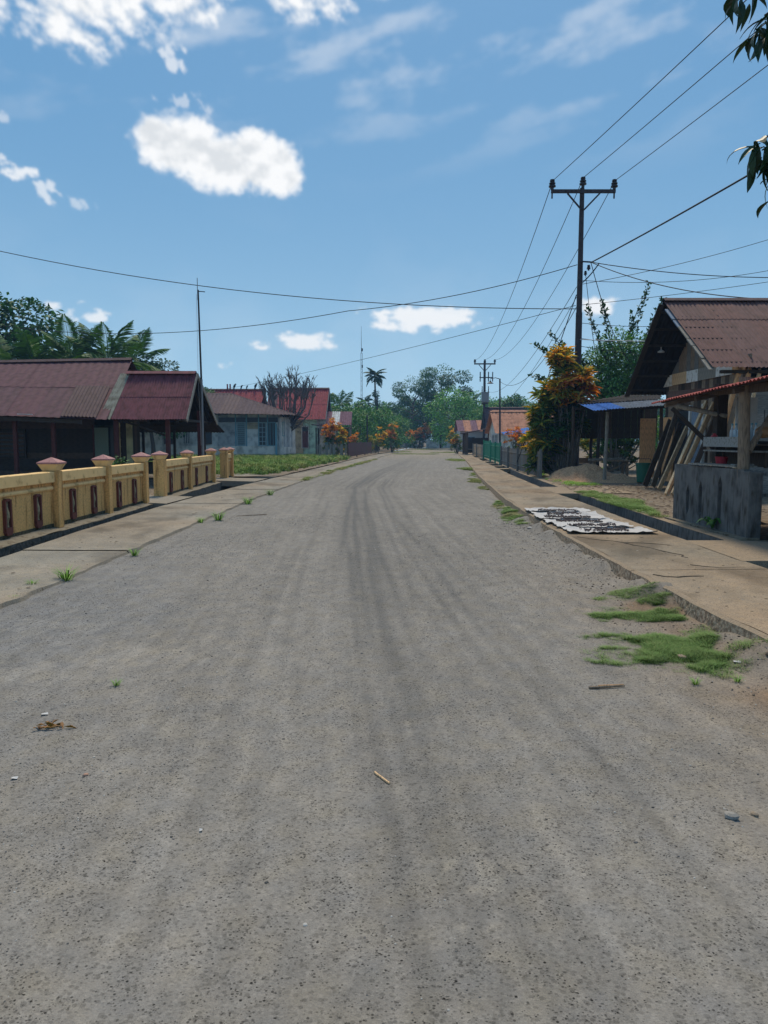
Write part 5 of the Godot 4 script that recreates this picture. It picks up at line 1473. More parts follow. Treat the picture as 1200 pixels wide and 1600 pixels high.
	for x in [9.6, 12.0, 14.0]:
		bx("post", f, Vector3(x, 1.0, -56.3), Vector3(0.1, 1.9, 0.1), M.white_wash2)
		bx("post", f, Vector3(x, 1.05, -59.6), Vector3(0.1, 2.0, 0.1), M.white_wash2)
	beam("white_bargeboard", fr, Vector3(12.3, 2.35, -55.9), Vector3(15.6, 3.6, -55.9), 0.08, 0.25, M.paper)
	var wh := thing("white_wall_house", "white walled house with low plum roof behind the wayside shelter", "house", Vector3(13.2, 0, -100))
	bx("wall", wh, Vector3(0, 1.4, 0), Vector3(6.5, 2.8, 5), M.paper)
	var wr := hub("roof", wh)
	roof_slope(wr, Vector3(-3.6, 2.7, 2.9), Vector3(3.6, 2.7, 2.9), Vector3(3.6, 4.2, 0), Vector3(-3.6, 4.2, 0), 8, [0.0, 1.0], [M.roof_terra, M.roof_plum], 0.2, 0.02)
	roof_slope(wr, Vector3(3.6, 2.7, -2.9), Vector3(-3.6, 2.7, -2.9), Vector3(-3.6, 4.2, 0), Vector3(3.6, 4.2, 0), 4, [0.0, 1.0], [M.roof_plum], 0.2, 0.02)
	for k in 2:
		window(wh, Vector3(-2.4 + k * 2.4, 0.9, 2.52), Vector3(1.1, 0, 0), 1.1, Vector3(0, 0, 1), M.teal_pale, 0, 1)

# ---------------------------------------------------------------- plants
# leaves through the volume of several lobes. lobe: [centre, half sizes, leaves]
func crown(lobes: Array, len: float, wid: float, cols: Array, droop := 0.2, shell := 0.55) -> MB:
	var m := MB.new()
	for l in lobes:
		var c: Vector3 = l[0]; var r: Vector3 = l[1]
		var tone := rnd(0.75, 1.3)
		for k in int(l[2]):
			var d := Vector3(rng.randfn(), rng.randfn(), rng.randfn()).normalized()
			var q := pow(rng.randf(), 0.45)
			q = lerpf(q, 1.0, shell * rng.randf())
			# knobbly outline
			q *= 1.0 + nz.get_noise_3d(d.x * 130.0 + c.x * 40.0, d.y * 130.0, d.z * 130.0) * 0.45
			var p := c + d * r * q
			var dir := (d * 0.8 + Vector3(rnd(-1, 1), rnd(-0.8, 0.5) - droop, rnd(-1, 1))).normalized()
			var nrm := (Vector3(rnd(-0.7, 0.7), 1.0, rnd(-0.7, 0.7)) + d * 0.5).normalized()
			nrm = (nrm - dir * nrm.dot(dir)).normalized()
			var t := tone * rnd(0.7, 1.3)
			var cc: Color = pick(cols)
			m.col = Color(cc.r * t, cc.g * t, cc.b * t)
			m.leaf(p, dir, nrm, len * rnd(0.6, 1.25), wid * rnd(0.7, 1.2))
	return m

func limb(m: MB, a: Vector3, b: Vector3, r0: float, r1: float, bow := 0.15) -> void:
	var pts := []
	var rad := []
	var side := Vector3(rnd(-1, 1), rnd(-0.3, 0.6), rnd(-1, 1)) * a.distance_to(b) * bow
	for k in 6:
		var t := k / 5.0
		pts.append(a.lerp(b, t) + side * sin(t * PI))
		rad.append(lerpf(r0, r1, t))
	m.tube(pts, rad, 6)

const GREENS := {
	"dark": [Color(0.045, 0.13, 0.04), Color(0.065, 0.17, 0.045), Color(0.04, 0.11, 0.045)],
	"mid": [Color(0.075, 0.21, 0.055), Color(0.1, 0.26, 0.06), Color(0.06, 0.17, 0.05), Color(0.14, 0.3, 0.07)],
	"bright": [Color(0.1, 0.28, 0.06), Color(0.14, 0.34, 0.065), Color(0.09, 0.23, 0.06), Color(0.19, 0.38, 0.08)],
	"yellowish": [Color(0.17, 0.26, 0.055), Color(0.25, 0.31, 0.06), Color(0.11, 0.22, 0.055)],
}

# a broad tree at the origin; height h, crown radius r
func broad_tree(called: String, label: String, group: String, h: float, r: float, kind: String, leaves: int, leaf: float, low := 0.3, open := 0.0) -> Node3D:
	var o := thing(called, label, "tree", Vector3.ZERO, 0.0, group)
	var tm := MB.new()
	var fork := Vector3(rnd(-0.2, 0.2), h * (low + 0.08), rnd(-0.2, 0.2))
	tm.tube([Vector3(0, -0.2, 0), Vector3(0, h * low * 0.5, 0), fork], [h * 0.026, h * 0.02, h * 0.016], 8)
	var lobes := []
	var n := 15
	for k in n:
		var w := k * 2.399 + rnd(-0.3, 0.3)
		var t := (k + 0.5) / n
		var y := lerpf(h * low * 1.05, h * 0.9, pow(t, 0.8))
		var wide := sin(clampf((y / h - low * 0.7) / (1.0 - low * 0.7), 0.05, 1.0) * PI * 0.92 + 0.12)
		var rr := r * (0.35 + 0.55 * wide) * rnd(0.6, 1.0)
		var c := Vector3(cos(w) * rr, y, sin(w) * rr)
		var size := r * rnd(0.3, 0.48) * (1.0 - open * 0.4)
		lobes.append([c, Vector3(size, size * rnd(0.55, 0.8), size), leaves / n])
		limb(tm, fork.lerp(Vector3(0, h * 0.75, 0), t * 0.7), c, h * 0.009, h * 0.002)
	lobes.append([Vector3(0, h * 0.88, 0), Vector3(r * 0.36, h * 0.12, r * 0.36), leaves / n])
	obj("trunk", tm, M.bark, o)
	obj("crown", crown(lobes, leaf, leaf * 0.55, GREENS[kind]), M.leaf, o)
	return o

func copy_of(o: Node3D, at: Vector3, turn: float, size: float, label := "") -> Node3D:
	var c: Node3D = o.duplicate()
	c.name = numbered(str(o.name).rstrip("0123456789").trim_suffix("_"))
	add_child(c)
	c.position = at
	c.rotation.y = turn
	c.scale = Vector3(size, size * rnd(0.92, 1.08), size)
	if label:
		c.set_meta("label", label)
	return c

func frond_mesh(len: float, pairs: int, lw: float, col: Color, sag: float) -> ArrayMesh:
	var m := MB.new()
	m.col = Color(col.r * 1.2, col.g * 1.1, col.b)
	var pts := []
	var rad := []
	for k in 8:
		var t := k / 7.0
		pts.append(Vector3(len * t * (1.0 - 0.12 * t), len * (0.38 * t - sag * t * t), 0))
		rad.append(lerpf(0.035, 0.006, t) * len / 3.0)
	m.tube(pts, rad, 5)
	for k in pairs:
		var t := lerpf(0.14, 1.0, k / float(pairs - 1))
		var f := t * 7.0
		var i := mini(int(f), 6)
		var p: Vector3 = pts[i].lerp(pts[i + 1], f - i)
		var ax: Vector3 = (pts[i + 1] - pts[i]).normalized()
		var l := len * 0.3 * sin(clampf(t * 0.9 + 0.12, 0, 1) * PI) + len * 0.05
		for s in [-1.0, 1.0]:
			var v := rnd(0.75, 1.25)
			m.col = Color(col.r * v, col.g * v, col.b * v)
			var dir := (ax * 0.75 + Vector3(0, -0.45 + rnd(-0.2, 0.15), s)).normalized()
			var nr := (Vector3.UP - dir * dir.y).normalized()
			m.leaf(p, dir, nr, l * rnd(0.85, 1.1), lw, 0.06)
	return m.mesh()

func palm(called: String, label: String, group: String, at: Vector3, h: float, frond: ArrayMesh, n: int, lean: float, upright: float, thick: float) -> Node3D:
	var o := thing(called, label, "palm tree", at, rnd(0, TAU), group)
	var tm := MB.new()
	var pts := []
	var rad := []
	for k in 7:
		var t := k / 6.0
		pts.append(Vector3(lean * t * t, h * t, 0))
		rad.append(thick * (1.25 - 0.55 * t) * (1.5 if k == 0 else 1.0))
	tm.tube(pts, rad, 8)
	obj("trunk", tm, M.bark_pale, o)
	for k in n:
		var t := k / float(n)
		var pitch := lerpf(1.15, -0.75, t) * upright + (1.0 - upright) * 0.4 + rnd(-0.12, 0.12)
		var bs := Basis(Vector3.UP, k * 2.399 + rnd(-0.2, 0.2)) * Basis(Vector3.BACK, pitch) * Basis(Vector3.RIGHT, rnd(-0.4, 0.4))
		put("frond", frond, M.leaf, o, Vector3(lean, h - 0.05 * t, 0), bs.scaled(Vector3.ONE * rnd(0.85, 1.1)))
	return o

# croton: stems with whorls of long coloured leaves. heads: [centre, radius, palette, leaves]
func croton(label: String, at: Vector3, heads: Array, leaf := 0.2, group := "") -> Node3D:
	var o := thing("croton_bush", label, "croton bush", at, 0.0, group)
	var st := MB.new()
	var pal := {
		"orange": [Color(0.72, 0.26, 0.05), Color(0.82, 0.4, 0.06), Color(0.6, 0.17, 0.06), Color(0.8, 0.5, 0.09), Color(0.2, 0.22, 0.045)],
		"yellow": [Color(0.88, 0.64, 0.07), Color(0.78, 0.6, 0.08), Color(0.8, 0.45, 0.07), Color(0.35, 0.38, 0.06), Color(0.18, 0.27, 0.06)],
		"green": [Color(0.05, 0.14, 0.04), Color(0.085, 0.2, 0.05), Color(0.14, 0.25, 0.055), Color(0.045, 0.11, 0.04)],
		"mixed": [Color(0.14, 0.28, 0.055), Color(0.35, 0.38, 0.06), Color(0.62, 0.5, 0.07), Color(0.1, 0.22, 0.055), Color(0.2, 0.33, 0.06)],
		"red": [Color(0.68, 0.17, 0.08), Color(0.5, 0.13, 0.07), Color(0.75, 0.3, 0.08), Color(0.18, 0.2, 0.05)],
	}
	for hd in heads:
		var c: Vector3 = hd[0]; var r: float = hd[1]
		var m := MB.new()
		var n := int(hd[3])
		var whorls := int(maxf(3.0, n / 22.0))
		for w in whorls:
			var d := Vector3(rng.randfn(), rng.randfn() * 1.2, rng.randfn()).normalized()
			var p := c + d * r * pow(rng.randf(), 0.4) * Vector3(1, 1.15, 1)
			var axis := (d * 0.6 + Vector3.UP * 0.9).normalized()
			var cc: Array = pal[hd[2]]
			for k in 22:
				var a := k * 2.399
				var u := axis.cross(Vector3(0.3, 0.2, 1)).normalized()
				var vv := axis.cross(u)
				var dir := (u * cos(a) + vv * sin(a) + axis * rnd(0.0, 0.9) + Vector3(0, -0.15, 0)).normalized()
				var nr := (axis - dir * axis.dot(dir)).normalized()
				var t := rnd(0.7, 1.25)
				var q: Color = pick(cc)
				m.col = Color(q.r * t, q.g * t, q.b * t)
				m.leaf(p + axis * (k / 22.0) * leaf * 0.6, dir, nr, leaf * rnd(0.7, 1.3), leaf * 0.24, 0.12)
			if w % 3 == 0:
				limb(st, Vector3(c.x * 0.4, 0, c.z * 0.4) + Vector3(rnd(-0.1, 0.1), -0.05, rnd(-0.1, 0.1)), p, 0.035, 0.012, 0.05)
		obj("foliage", m, M.leaf_croton, o)
	obj("stems", st, M.bark_pale, o)
	return o

func bare_tree() -> void:
	var o := thing("bare_tree", "leafless grey tree with fine upswept twigs in front of the red roofs", "tree", Vector3(-8.9, 0, -69.0))
	var m := MB.new()
	m.tube([Vector3(0, -0.1, 0), Vector3(0.1, 1.5, 0), Vector3(0, 2.6, 0)], [0.2, 0.16, 0.14], 8)
	var tips := []
	for k in 24:
		var w := k * 2.399
		var out := 0.6 + 2.1 * sqrt((k + 0.5) / 24.0)
		var e := Vector3(cos(w) * out, 8.3 - out * 0.8 + rnd(-0.6, 0.7), sin(w) * out * 0.8)
		var s := Vector3(0, rnd(1.8, 2.7), 0)
		var mid := Vector3(e.x * 0.75, lerpf(s.y, e.y, 0.45), e.z * 0.75)
		m.tube([s, s.lerp(mid, 0.5) + Vector3(0, -0.1, 0), mid, mid.lerp(e, 0.5) + Vector3(rnd(-0.1, 0.1), 0, 0), e], [0.085, 0.07, 0.06, 0.045, 0.02], 5)
		for q in 15:
			var t := rnd(0.35, 1.0)
			var p := mid.lerp(e, t) if t > 0.4 else s.lerp(mid, 0.8)
			var d := Vector3(rnd(-0.6, 0.6), rnd(0.5, 1.1), rnd(-0.6, 0.6)).normalized()
			var l := rnd(0.4, 1.15)
			m.tube([p, p + d * l * 0.5 + Vector3(rnd(-0.06, 0.06), 0, 0), p + d * l], [0.026, 0.02, 0.011], 4)
			for z in 4:
				var pp := p + d * l * rnd(0.3, 0.95)
				var d2 := (d + Vector3(rnd(-0.8, 0.8), rnd(-0.1, 0.5), rnd(-0.8, 0.8))).normalized()
				m.tube([pp, pp + d2 * rnd(0.15, 0.4)], [0.02, 0.012], 4)
	# low drooping twigs on the right
	for k in 24:
		var p := Vector3(rnd(-0.3, 1.8), rnd(2.6, 4.2), rnd(-0.6, 0.9))
		m.tube([Vector3(p.x * 0.4, p.y * 0.8 + 0.4, p.z * 0.4), p, p + Vector3(rnd(0.2, 0.6), rnd(-0.5, 0.2), 0)], [0.03, 0.02, 0.01], 4)
	obj("branches", m, M.bark_bare, o)
	var lv := MB.new()
	for k in 60:
		lv.col = Color(0.05, 0.045, 0.02)
		lv.leaf(Vector3(rnd(-0.4, 2.2), rnd(2.2, 4.6), rnd(-0.6, 0.9)), Vector3(rnd(-1, 1), -1, rnd(-1, 1)).normalized(), Vector3(rnd(-1, 1), 0.4, rnd(-1, 1)).normalized(), 0.2, 0.1)
	obj("withered_leaves", lv, M.leaf, o)

# tall shrub with a few long shoots, behind the power pole
func shoot_tree() -> void:
	var o := thing("leafy_shrub_tree", "light green bushy tree with long leafy shoots behind the near power pole", "tree", Vector3(11.3, 0, -36.0))
	var st := MB.new()
	var lobes := []
	for k in 36:
		var w := k * 2.399
		var c := Vector3(cos(w) * rnd(0.2, 2.1), rnd(1.6, 6.2), sin(w) * rnd(0.2, 1.3))
		c.x *= 1.0 - (c.y - 2.2) * 0.09
		lobes.append([c, Vector3(0.85, 0.7, 0.8), 420])
		limb(st, Vector3(rnd(-0.2, 0.2), 0, 0), c, 0.06, 0.015)
	var m := crown(lobes, 0.17, 0.09, [Color(0.1, 0.25, 0.07), Color(0.14, 0.31, 0.08), Color(0.22, 0.37, 0.08), Color(0.08, 0.19, 0.06)], 0.1, 0.2)
	# shoots: start, end
	for s in [[Vector3(0.2, 5.6, 0), Vector3(1.15, 8.9, 0.3)], [Vector3(0.9, 5.6, 0), Vector3(1.9, 8.2, 0)], [Vector3(1.2, 5.3, 0), Vector3(2.1, 7.3, 0.2)], [Vector3(-0.3, 5.5, 0), Vector3(-1.0, 8.2, 0)], [Vector3(-0.6, 5.2, 0), Vector3(-1.7, 7.8, 0.2)], [Vector3(-1.4, 4.4, 0.2), Vector3(-4.3, 6.1, 0.6)], [Vector3(-1.5, 3.9, 0.3), Vector3(-4.5, 4.6, 0.8)], [Vector3(-1.3, 4.8, 0), Vector3(-3.5, 6.6, 0.2)], [Vector3(-1.5, 3.6, 0), Vector3(-3.9, 3.7, 0.5)], [Vector3(0.4, 5.3, 0), Vector3(0.5, 7.6, 0)], [Vector3(-1.0, 5.0, 0), Vector3(-2.6, 5.6, 0)]]:
		var a: Vector3 = s[0]; var b: Vector3 = s[1]
		limb(st, a, b, 0.03, 0.008, 0.05)
		var n := int(a.distance_to(b) * 44)
		for k in n:
			var t := rnd(0.05, 1.0)
			var p := a.lerp(b, t) + Vector3(rnd(-0.12, 0.12), rnd(-0.1, 0.12), rnd(-0.1, 0.1)) * (1.25 - t * 0.5)
			var d := ((b - a).normalized() * 0.5 + Vector3(rnd(-1, 1), rnd(-0.6, 0.8), rnd(-1, 1))).normalized()
			var nr := d.cross(Vector3(rnd(-1, 1), 0.2, rnd(-1, 1))).normalized()
			var v := rnd(0.7, 1.3)
			m.col = Color(0.04 * v, 0.1 * v, 0.035 * v)
			m.leaf(p, d, nr, rnd(0.15, 0.24), 0.11)
	obj("stems", st, M.bark_pale, o)
	obj("crown", m, M.leaf, o)

func mango() -> void:
	var o := thing("mango_tree", "mango branches with long dark drooping leaves hanging in at the upper right", "tree", Vector3(6.4, 0.2, -1.6))
	var tm := MB.new()
	tm.tube([Vector3(0, -0.2, 0), Vector3(0.05, 1.6, 0), Vector3(-0.1, 3.2, -0.1), Vector3(-0.3, 5.2, -0.3)], [0.22, 0.18, 0.15, 0.1], 10)
	limb(tm, Vector3(-0.1, 3.0, -0.1), Vector3(-2.9, 5.0, -2.5), 0.09, 0.025, 0.06)
	limb(tm, Vector3(-0.05, 2.4, -0.1), Vector3(-3.0, 3.9, -2.6), 0.08, 0.02, 0.05)
	limb(tm, Vector3(-0.2, 4.6, -0.2), Vector3(-2.6, 5.6, -2.2), 0.06, 0.02, 0.06)
	var meshes := []
	for k in 4:
		var b := MB.new()
		var len := 0.2 + k * 0.02
		var wd: float = [0.042, 0.05, 0.046, 0.055][k]
		var pts := []
		for q in 7:
			var u := q / 6.0
			pts.append(Vector3(len * (u - 0.35 * u * u * (0.5 + 0.3 * k)), -len * 0.55 * u * u * (0.6 + 0.3 * (k % 3)), sin(u * 3.0 + k) * 0.008))
		for q in 6:
			var w0: float = wd * 0.5 * sin(clampf(q / 6.0 * 0.97 + 0.03, 0, 1) * PI)
			var w1: float = wd * 0.5 * sin(clampf((q + 1) / 6.0 * 0.97 + 0.03, 0, 1) * PI)
			var up := Vector3(0, 0.006, 0)
			for s in [-1.0, 1.0]:
				b.quad(pts[q], pts[q] + Vector3(0, 0, s * w0) + up, pts[q + 1] + Vector3(0, 0, s * w1) + up, pts[q + 1], Vector3.UP)
		meshes.append(b.mesh())
	# leaf whorls, relative to the tree: where, leaves
	for c in [[Vector3(-4.2, 3.78, -2.95), 24], [Vector3(-4.02, 3.98, -2.9), 22], [Vector3(-4.28, 4.02, -3.05), 12], [Vector3(-3.92, 3.7, -2.8), 18], [Vector3(-4.08, 3.86, -2.85), 20], [Vector3(-4.0, 3.02, -2.9), 22], [Vector3(-3.9, 2.95, -2.85), 18], [Vector3(-4.16, 3.1, -3.0), 22], [Vector3(-4.04, 2.88, -2.95), 24], [Vector3(-3.95, 3.2, -2.9), 18], [Vector3(-3.5, 4.3, -2.6), 18], [Vector3(-3.5, 3.4, -2.6), 18], [Vector3(-3.4, 2.9, -2.5), 18]]:
		var p: Vector3 = c[0]
		limb(tm, Vector3(-3.0, 3.9, -2.6) if p.y < 3.3 else Vector3(-2.9, 5.0, -2.5).lerp(Vector3(-3.0, 3.9, -2.6), 0.5), p + Vector3(0, 0.06, 0), 0.014, 0.006, 0.1)
		for k in int(c[1]):
			var bs := Basis(Vector3.UP, k * 2.399 + rnd(-0.3, 0.3)) * Basis(Vector3.BACK, rnd(-1.35, 0.25)) * Basis(Vector3.RIGHT, rnd(-0.5, 0.5))
			put("leaf", pick(meshes), pick([M.mango_leaf, M.mango_leaf, M.mango_leaf2]), o, p + Vector3(rnd(-0.05, 0.05), rnd(-0.06, 0.06), rnd(-0.05, 0.05)), bs.scaled(Vector3.ONE * rnd(0.7, 1.1)))
	obj("trunk", tm, M.bark, o)

func tuft_mesh(h: float, n: int, spread: float, tint := Color(1, 1, 1)) -> ArrayMesh:
	var m := MB.new()
	for k in n:
		var w := rnd(0, TAU)
		var d := Vector3(cos(w), 0, sin(w))
		var s := d.cross(Vector3.UP) * h * 0.035
		var base := d * rnd(0, spread * 0.4)
		var hh := h * rnd(0.55, 1.1)
		var mid := base + d * spread * 0.35 + Vector3(0, hh * 0.6, 0)
		var tip := base + d * spread * rnd(0.7, 1.3) + Vector3(0, hh, 0)
		var nr := (Vector3.UP * 0.8 + d * 0.4).normalized()
		var t := rnd(0.75, 1.25)
		m.col = Color(tint.r * t, tint.g * t, tint.b * t)
		m.tri(base - s, base + s, mid + s * 0.8, nr, nr, nr)
		m.tri(base - s, mid + s * 0.8, mid - s * 0.8, nr, nr, nr)
		m.tri(mid - s * 0.8, mid + s * 0.8, tip, nr, nr, nr)
	return m.mesh()

# tufts over a polygon in plan (x, z)
func sward(called: String, label: String, poly: PackedVector2Array, y: Callable, count: int, m: ArrayMesh, cols: Array, smin: float, smax: float, thin := 0.0, edge := 0.0, fade := 0.25) -> void:
	var lo := poly[0]; var hi := poly[0]
	for p in poly:
		lo = lo.min(p); hi = hi.max(p)
	var tr := []
	var cl := []
	var guard := 0
	while tr.size() < count and guard < count * 20:
		guard += 1
		var q := Vector2(rnd(lo.x, hi.x), rnd(lo.y, hi.y))
		var qq := q + Vector2(nz.get_noise_2d(q.x * 70.0, q.y * 70.0), nz.get_noise_2d(q.x * 70.0 + 500.0, q.y * 70.0)) * edge
		if not Geometry2D.is_point_in_polygon(qq, poly):
			continue
		var n := nz.get_noise_2d(q.x * 30.0 + 77.0, q.y * 30.0)
		if n + nz.get_noise_2d(q.x * 140.0, q.y * 140.0) * 0.6 < -0.45 + thin * 0.75 and rng.randf() < minf(1.0, thin * 1.25):
			continue
		var rim := 9.0
		for k in poly.size():
			rim = minf(rim, qq.distance_to(Geometry2D.get_closest_point_to_segment(qq, poly[k], poly[(k + 1) % poly.size()])))
		var keep := smoothstep(0.0, fade, rim + nz.get_noise_2d(q.x * 260.0, q.y * 260.0) * fade * 1.1)
		if fade > 0.0 and rng.randf() > keep + 0.03:
			continue
		var s := rnd(smin, smax) * (1.0 + n * 0.5) * (0.6 + 0.4 * keep)
		tr.append(Transform3D(Basis(Vector3.UP, rnd(0, TAU)).scaled(Vector3(s, s, s)), Vector3(q.x, y.call(q.x, q.y), q.y)))
		var k := clampf((nz.get_noise_2d(q.x * 14.0, q.y * 14.0 + 300.0) + 0.5), 0.0, 0.999)
		var c: Color = cols[int(k * cols.size())].lerp(pick(cols), 0.35)
		cl.append(c)
	scatter(called, m, M.grass, tr, cl, null, label, "grass")

func plants() -> void:
	# the far end and both backgrounds: a few kinds, each built once
	var dark := broad_tree("dark_tree", "big dark broad crowned tree behind the long house, at the left edge", "", 11.8, 4.6, "dark", 9000, 0.45, 0.2)
	dark.position = Vector3(-27.5, 0, -52)
	copy_of(dark, Vector3(-25.5, 0, -60), 2.0, 0.8, "second dark tree just right of the big one behind the long house")
	copy_of(dark, Vector3(-33.5, 0, -50), 4.0, 1.0, "dark tree half outside the photograph at the far left")
	var olive := broad_tree("round_tree", "round dark tree above the shelter roof, right of the coconut palms", "", 8.6, 2.8, "dark", 5200, 0.3, 0.25)
	olive.position = Vector3(-19.2, 0, -62)
	copy_of(olive, Vector3(-18.8, 0, -80), 1.0, 0.85, "green tree rising behind the shelter's roof, beside the flagpole")
	var cf := frond_mesh(3.3, 36, 0.075, Color(0.08, 0.17, 0.06), 0.36)
	var words := ["left coconut palm of the group behind the long house", "middle coconut palm behind the long house", "tall feathery coconut palm left of the shelter roof", "coconut palm lowest in the group, nearest the dark trees", "small coconut palm beside the round dark tree"]
	var k := 0
	for p in [[-21.3, -47, 5.9], [-19.2, -46.5, 6.3], [-16.9, -45.5, 6.2], [-23.6, -46, 5.2], [-20.2, -61, 7.9]]:
		palm("coconut_palm", words[k], "coconut palms behind the long house", Vector3(p[0], 0, p[1]), p[2], cf, 13, rnd(-0.6, 0.6), 0.95, 0.13)
		k += 1
	# far trees down the road
	var mid := broad_tree("leafy_tree", "bright leafy tree right of the road's end, below the tall sparse tree", "", 9.6, 5.4, "bright", 6000, 0.42, 0.1)
	mid.position = Vector3(12.4, 0, -122)
	copy_of(mid, Vector3(20.0, 0, -128), 1.4, 0.95, "second bright leafy tree behind the transformer pole")
	var tall := broad_tree("tall_sparse_tree", "tall open crowned dark tree above the road's end", "", 15.8, 6.2, "dark", 6000, 0.42, 0.28, 0.9)
	tall.position = Vector3(11.0, 0, -142)
	copy_of(tall, Vector3(5.6, 0, -146), 2.3, 0.82, "second tall open tree, left of the tallest one at the road's end")
	var far := broad_tree("woodland_tree", "distant green tree in the wood beyond the village", "trees of the distant wood", 9.0, 3.9, "mid", 2600, 0.5, 0.12)
	far.position = Vector3(1.0, 0, -152)
	var fw := broad_tree("woodland_tree", "distant green tree in the wood beyond the village", "trees of the distant wood", 10.0, 3.4, "dark", 2300, 0.5, 0.15)
	fw.position = Vector3(7.5, 0, -158)
	var spots := []
	for q in 13:
		spots.append([-22.0 + q * 4.3, -158.0 - (q % 3) * 9.0, rnd(0.8, 1.05)])
	for q in 11:
		spots.append([19.0 + q * 4.6, -150.0 - (q % 3) * 10.0, rnd(0.85, 1.15)])
	for q in 10:
		spots.append([-18.0 + q * 1.95, -104.0 - (q % 4) * 8.0, rnd(0.62, 0.85)])
	for q in 9:
		spots.append([-62.0 + q * 4.6, -96.0 - (q % 3) * 9.0, rnd(0.8, 1.0)])
	for q in 7:
		spots.append([20.0 + q * 4.5, -112.0 - (q % 2) * 8.0, rnd(0.72, 0.9)])
	for s in spots:
		copy_of(far if rng.randf() < 0.55 else fw, Vector3(s[0] + rnd(-1, 1), 0, s[1]), rnd(0, TAU), s[2])
	for q in 14:
		copy_of(fw, Vector3(-40 + q * 9.5 + rnd(-2, 2), 0, -205 - (q % 3) * 14), rnd(0, TAU), rnd(1.1, 1.5))
	# shrubs by the far left fence
	var shrub := broad_tree("garden_tree", "small garden tree behind the maroon fence on the left", "garden trees behind the maroon fence", 5.2, 2.3, "mid", 2200, 0.3, 0.1)
	shrub.position = Vector3(-2.9, 0, -88)
	for s in [[-0.9, -96, 1.05], [-5.2, -92, 1.1], [0.6, -110, 1.1], [-3.6, -104, 1.2], [2.2, -126, 1.15], [-7.0, -98, 1.0], [4.2, -140, 1.0]]:
		copy_of(shrub, Vector3(s[0], 0, s[1]), rnd(0, TAU), s[2])
	var af := frond_mesh(2.1, 30, 0.13, Color(0.04, 0.09, 0.04), 0.7)
	palm("areca_palm", "slender areca palm with short arching crown standing against the sky", "", Vector3(-1.2, 0, -110), 10.9, af, 15, 0.15, 0.9, 0.16)
	var nuts := thing("creeper_clump", "dark clump of leaves halfway up the areca palm's stem", "creeper", Vector3(-1.2, 7.2, -110))
	obj("foliage", crown([[Vector3(0, 1.1, 0), Vector3(0.5, 0.5, 0.5), 120], [Vector3(0.1, -0.2, 0), Vector3(0.55, 0.9, 0.5), 160], [Vector3(0.4, -1.4, 0), Vector3(1.1, 1.2, 0.8), 240]], 0.3, 0.16, GREENS["dark"]), M.leaf, nuts)
	palm("areca_palm", "small ragged palm low against the sky beside the antenna mast", "", Vector3(-3.2, 0, -122), 7.6, af, 8, 0.2, 0.9, 0.12)
	palm("coconut_palm", "palm right behind the red gable of the mint house", "", Vector3(-6.2, 0, -98), 5.8, cf, 14, 0.3, 0.9, 0.14)
	for q in 5:
		palm("coconut_palm", ["leftmost distant coconut palm on the right, behind the transformer pole", "second distant coconut palm right of the transformer pole", "third distant coconut palm, above the terracotta roofs", "fourth distant coconut palm, left of the croton clump", "rightmost distant coconut palm, behind the croton clump"][q], "distant palms on the right", Vector3(17.0 + q * 5.2, 0, -146 - q * 5.0), rnd(7.0, 8.6), cf, 12, rnd(-0.5, 0.5), 0.9, 0.16)
	bare_tree()
	shoot_tree()
	mango()
	# crotons
	croton("tall croton clump with orange and yellow heads over dark green leaves, by the power pole", Vector3(7.1, 0.12, -29.5), [
		[Vector3(-0.2, 4.55, 0.1), 0.3, "yellow", 330], [Vector3(-0.2, 4.15, 0.1), 0.34, "mixed", 200],
		[Vector3(0.05, 3.5, 0.4), 0.48, "orange", 420], [Vector3(0.5, 3.35, 0.35), 0.42, "orange", 300], [Vector3(-0.25, 3.3, 0.5), 0.38, "yellow", 300], [Vector3(0.3, 3.0, 0.45), 0.4, "orange", 220], [Vector3(0.75, 3.75, 0.2), 0.25, "yellow", 130],
		[Vector3(-0.65, 3.0, 0), 0.45, "mixed", 400], [Vector3(-0.75, 2.4, 0.1), 0.5, "mixed", 460], [Vector3(-0.35, 1.8, 0.1), 0.65, "green", 560], [Vector3(-0.65, 1.0, 0.1), 0.55, "mixed", 460],
		[Vector3(0.3, 2.3, 0), 0.5, "green", 320], [Vector3(-0.95, 1.6, 0), 0.45, "mixed", 330], [Vector3(-0.8, 0.45, 0), 0.45, "green", 200]], 0.4)

	croton("orange croton in the hedge above the grey plank fence, left one", Vector3(8.2, 0.1, -46.5), [[Vector3(-0.1, 1.5, 0), 0.6, "orange", 500], [Vector3(0, 0.8, 0), 0.6, "green", 300]], 0.2, "")
	croton("yellow croton in the hedge above the grey plank fence", Vector3(8.0, 0.1, -41.0), [[Vector3(0.1, 1.45, 0), 0.65, "yellow", 600], [Vector3(0.7, 1.7, 0), 0.5, "mixed", 400], [Vector3(0, 0.8, 0), 0.6, "green", 300]], 0.2, "")
	croton("tall green and yellow croton between hedge and croton clump", Vector3(7.6, 0.1, -36.0), [[Vector3(0.1, 1.9, 0), 0.55, "mixed", 500], [Vector3(0.2, 1.2, 0), 0.6, "orange", 300], [Vector3(0.1, 0.8, 0), 0.6, "green", 400]], 0.2, "")
	croton("orange croton overhanging the road's far end", Vector3(6.1, 0.1, -136), [[Vector3(-1.0, 2.1, 0), 1.0, "orange", 320], [Vector3(0.6, 2.6, 0), 1.0, "orange", 320], [Vector3(2.0, 3.6, 0), 0.9, "orange", 260], [Vector3(0, 1.2, 0), 1.3, "green", 300]], 0.5, "")
	croton("yellow green croton right of the road's far end", Vector3(9.6, 0.1, -106), [[Vector3(0, 1.6, 0), 0.9, "mixed", 360], [Vector3(0.2, 2.6, 0), 0.6, "yellow", 160]], 0.35, "")
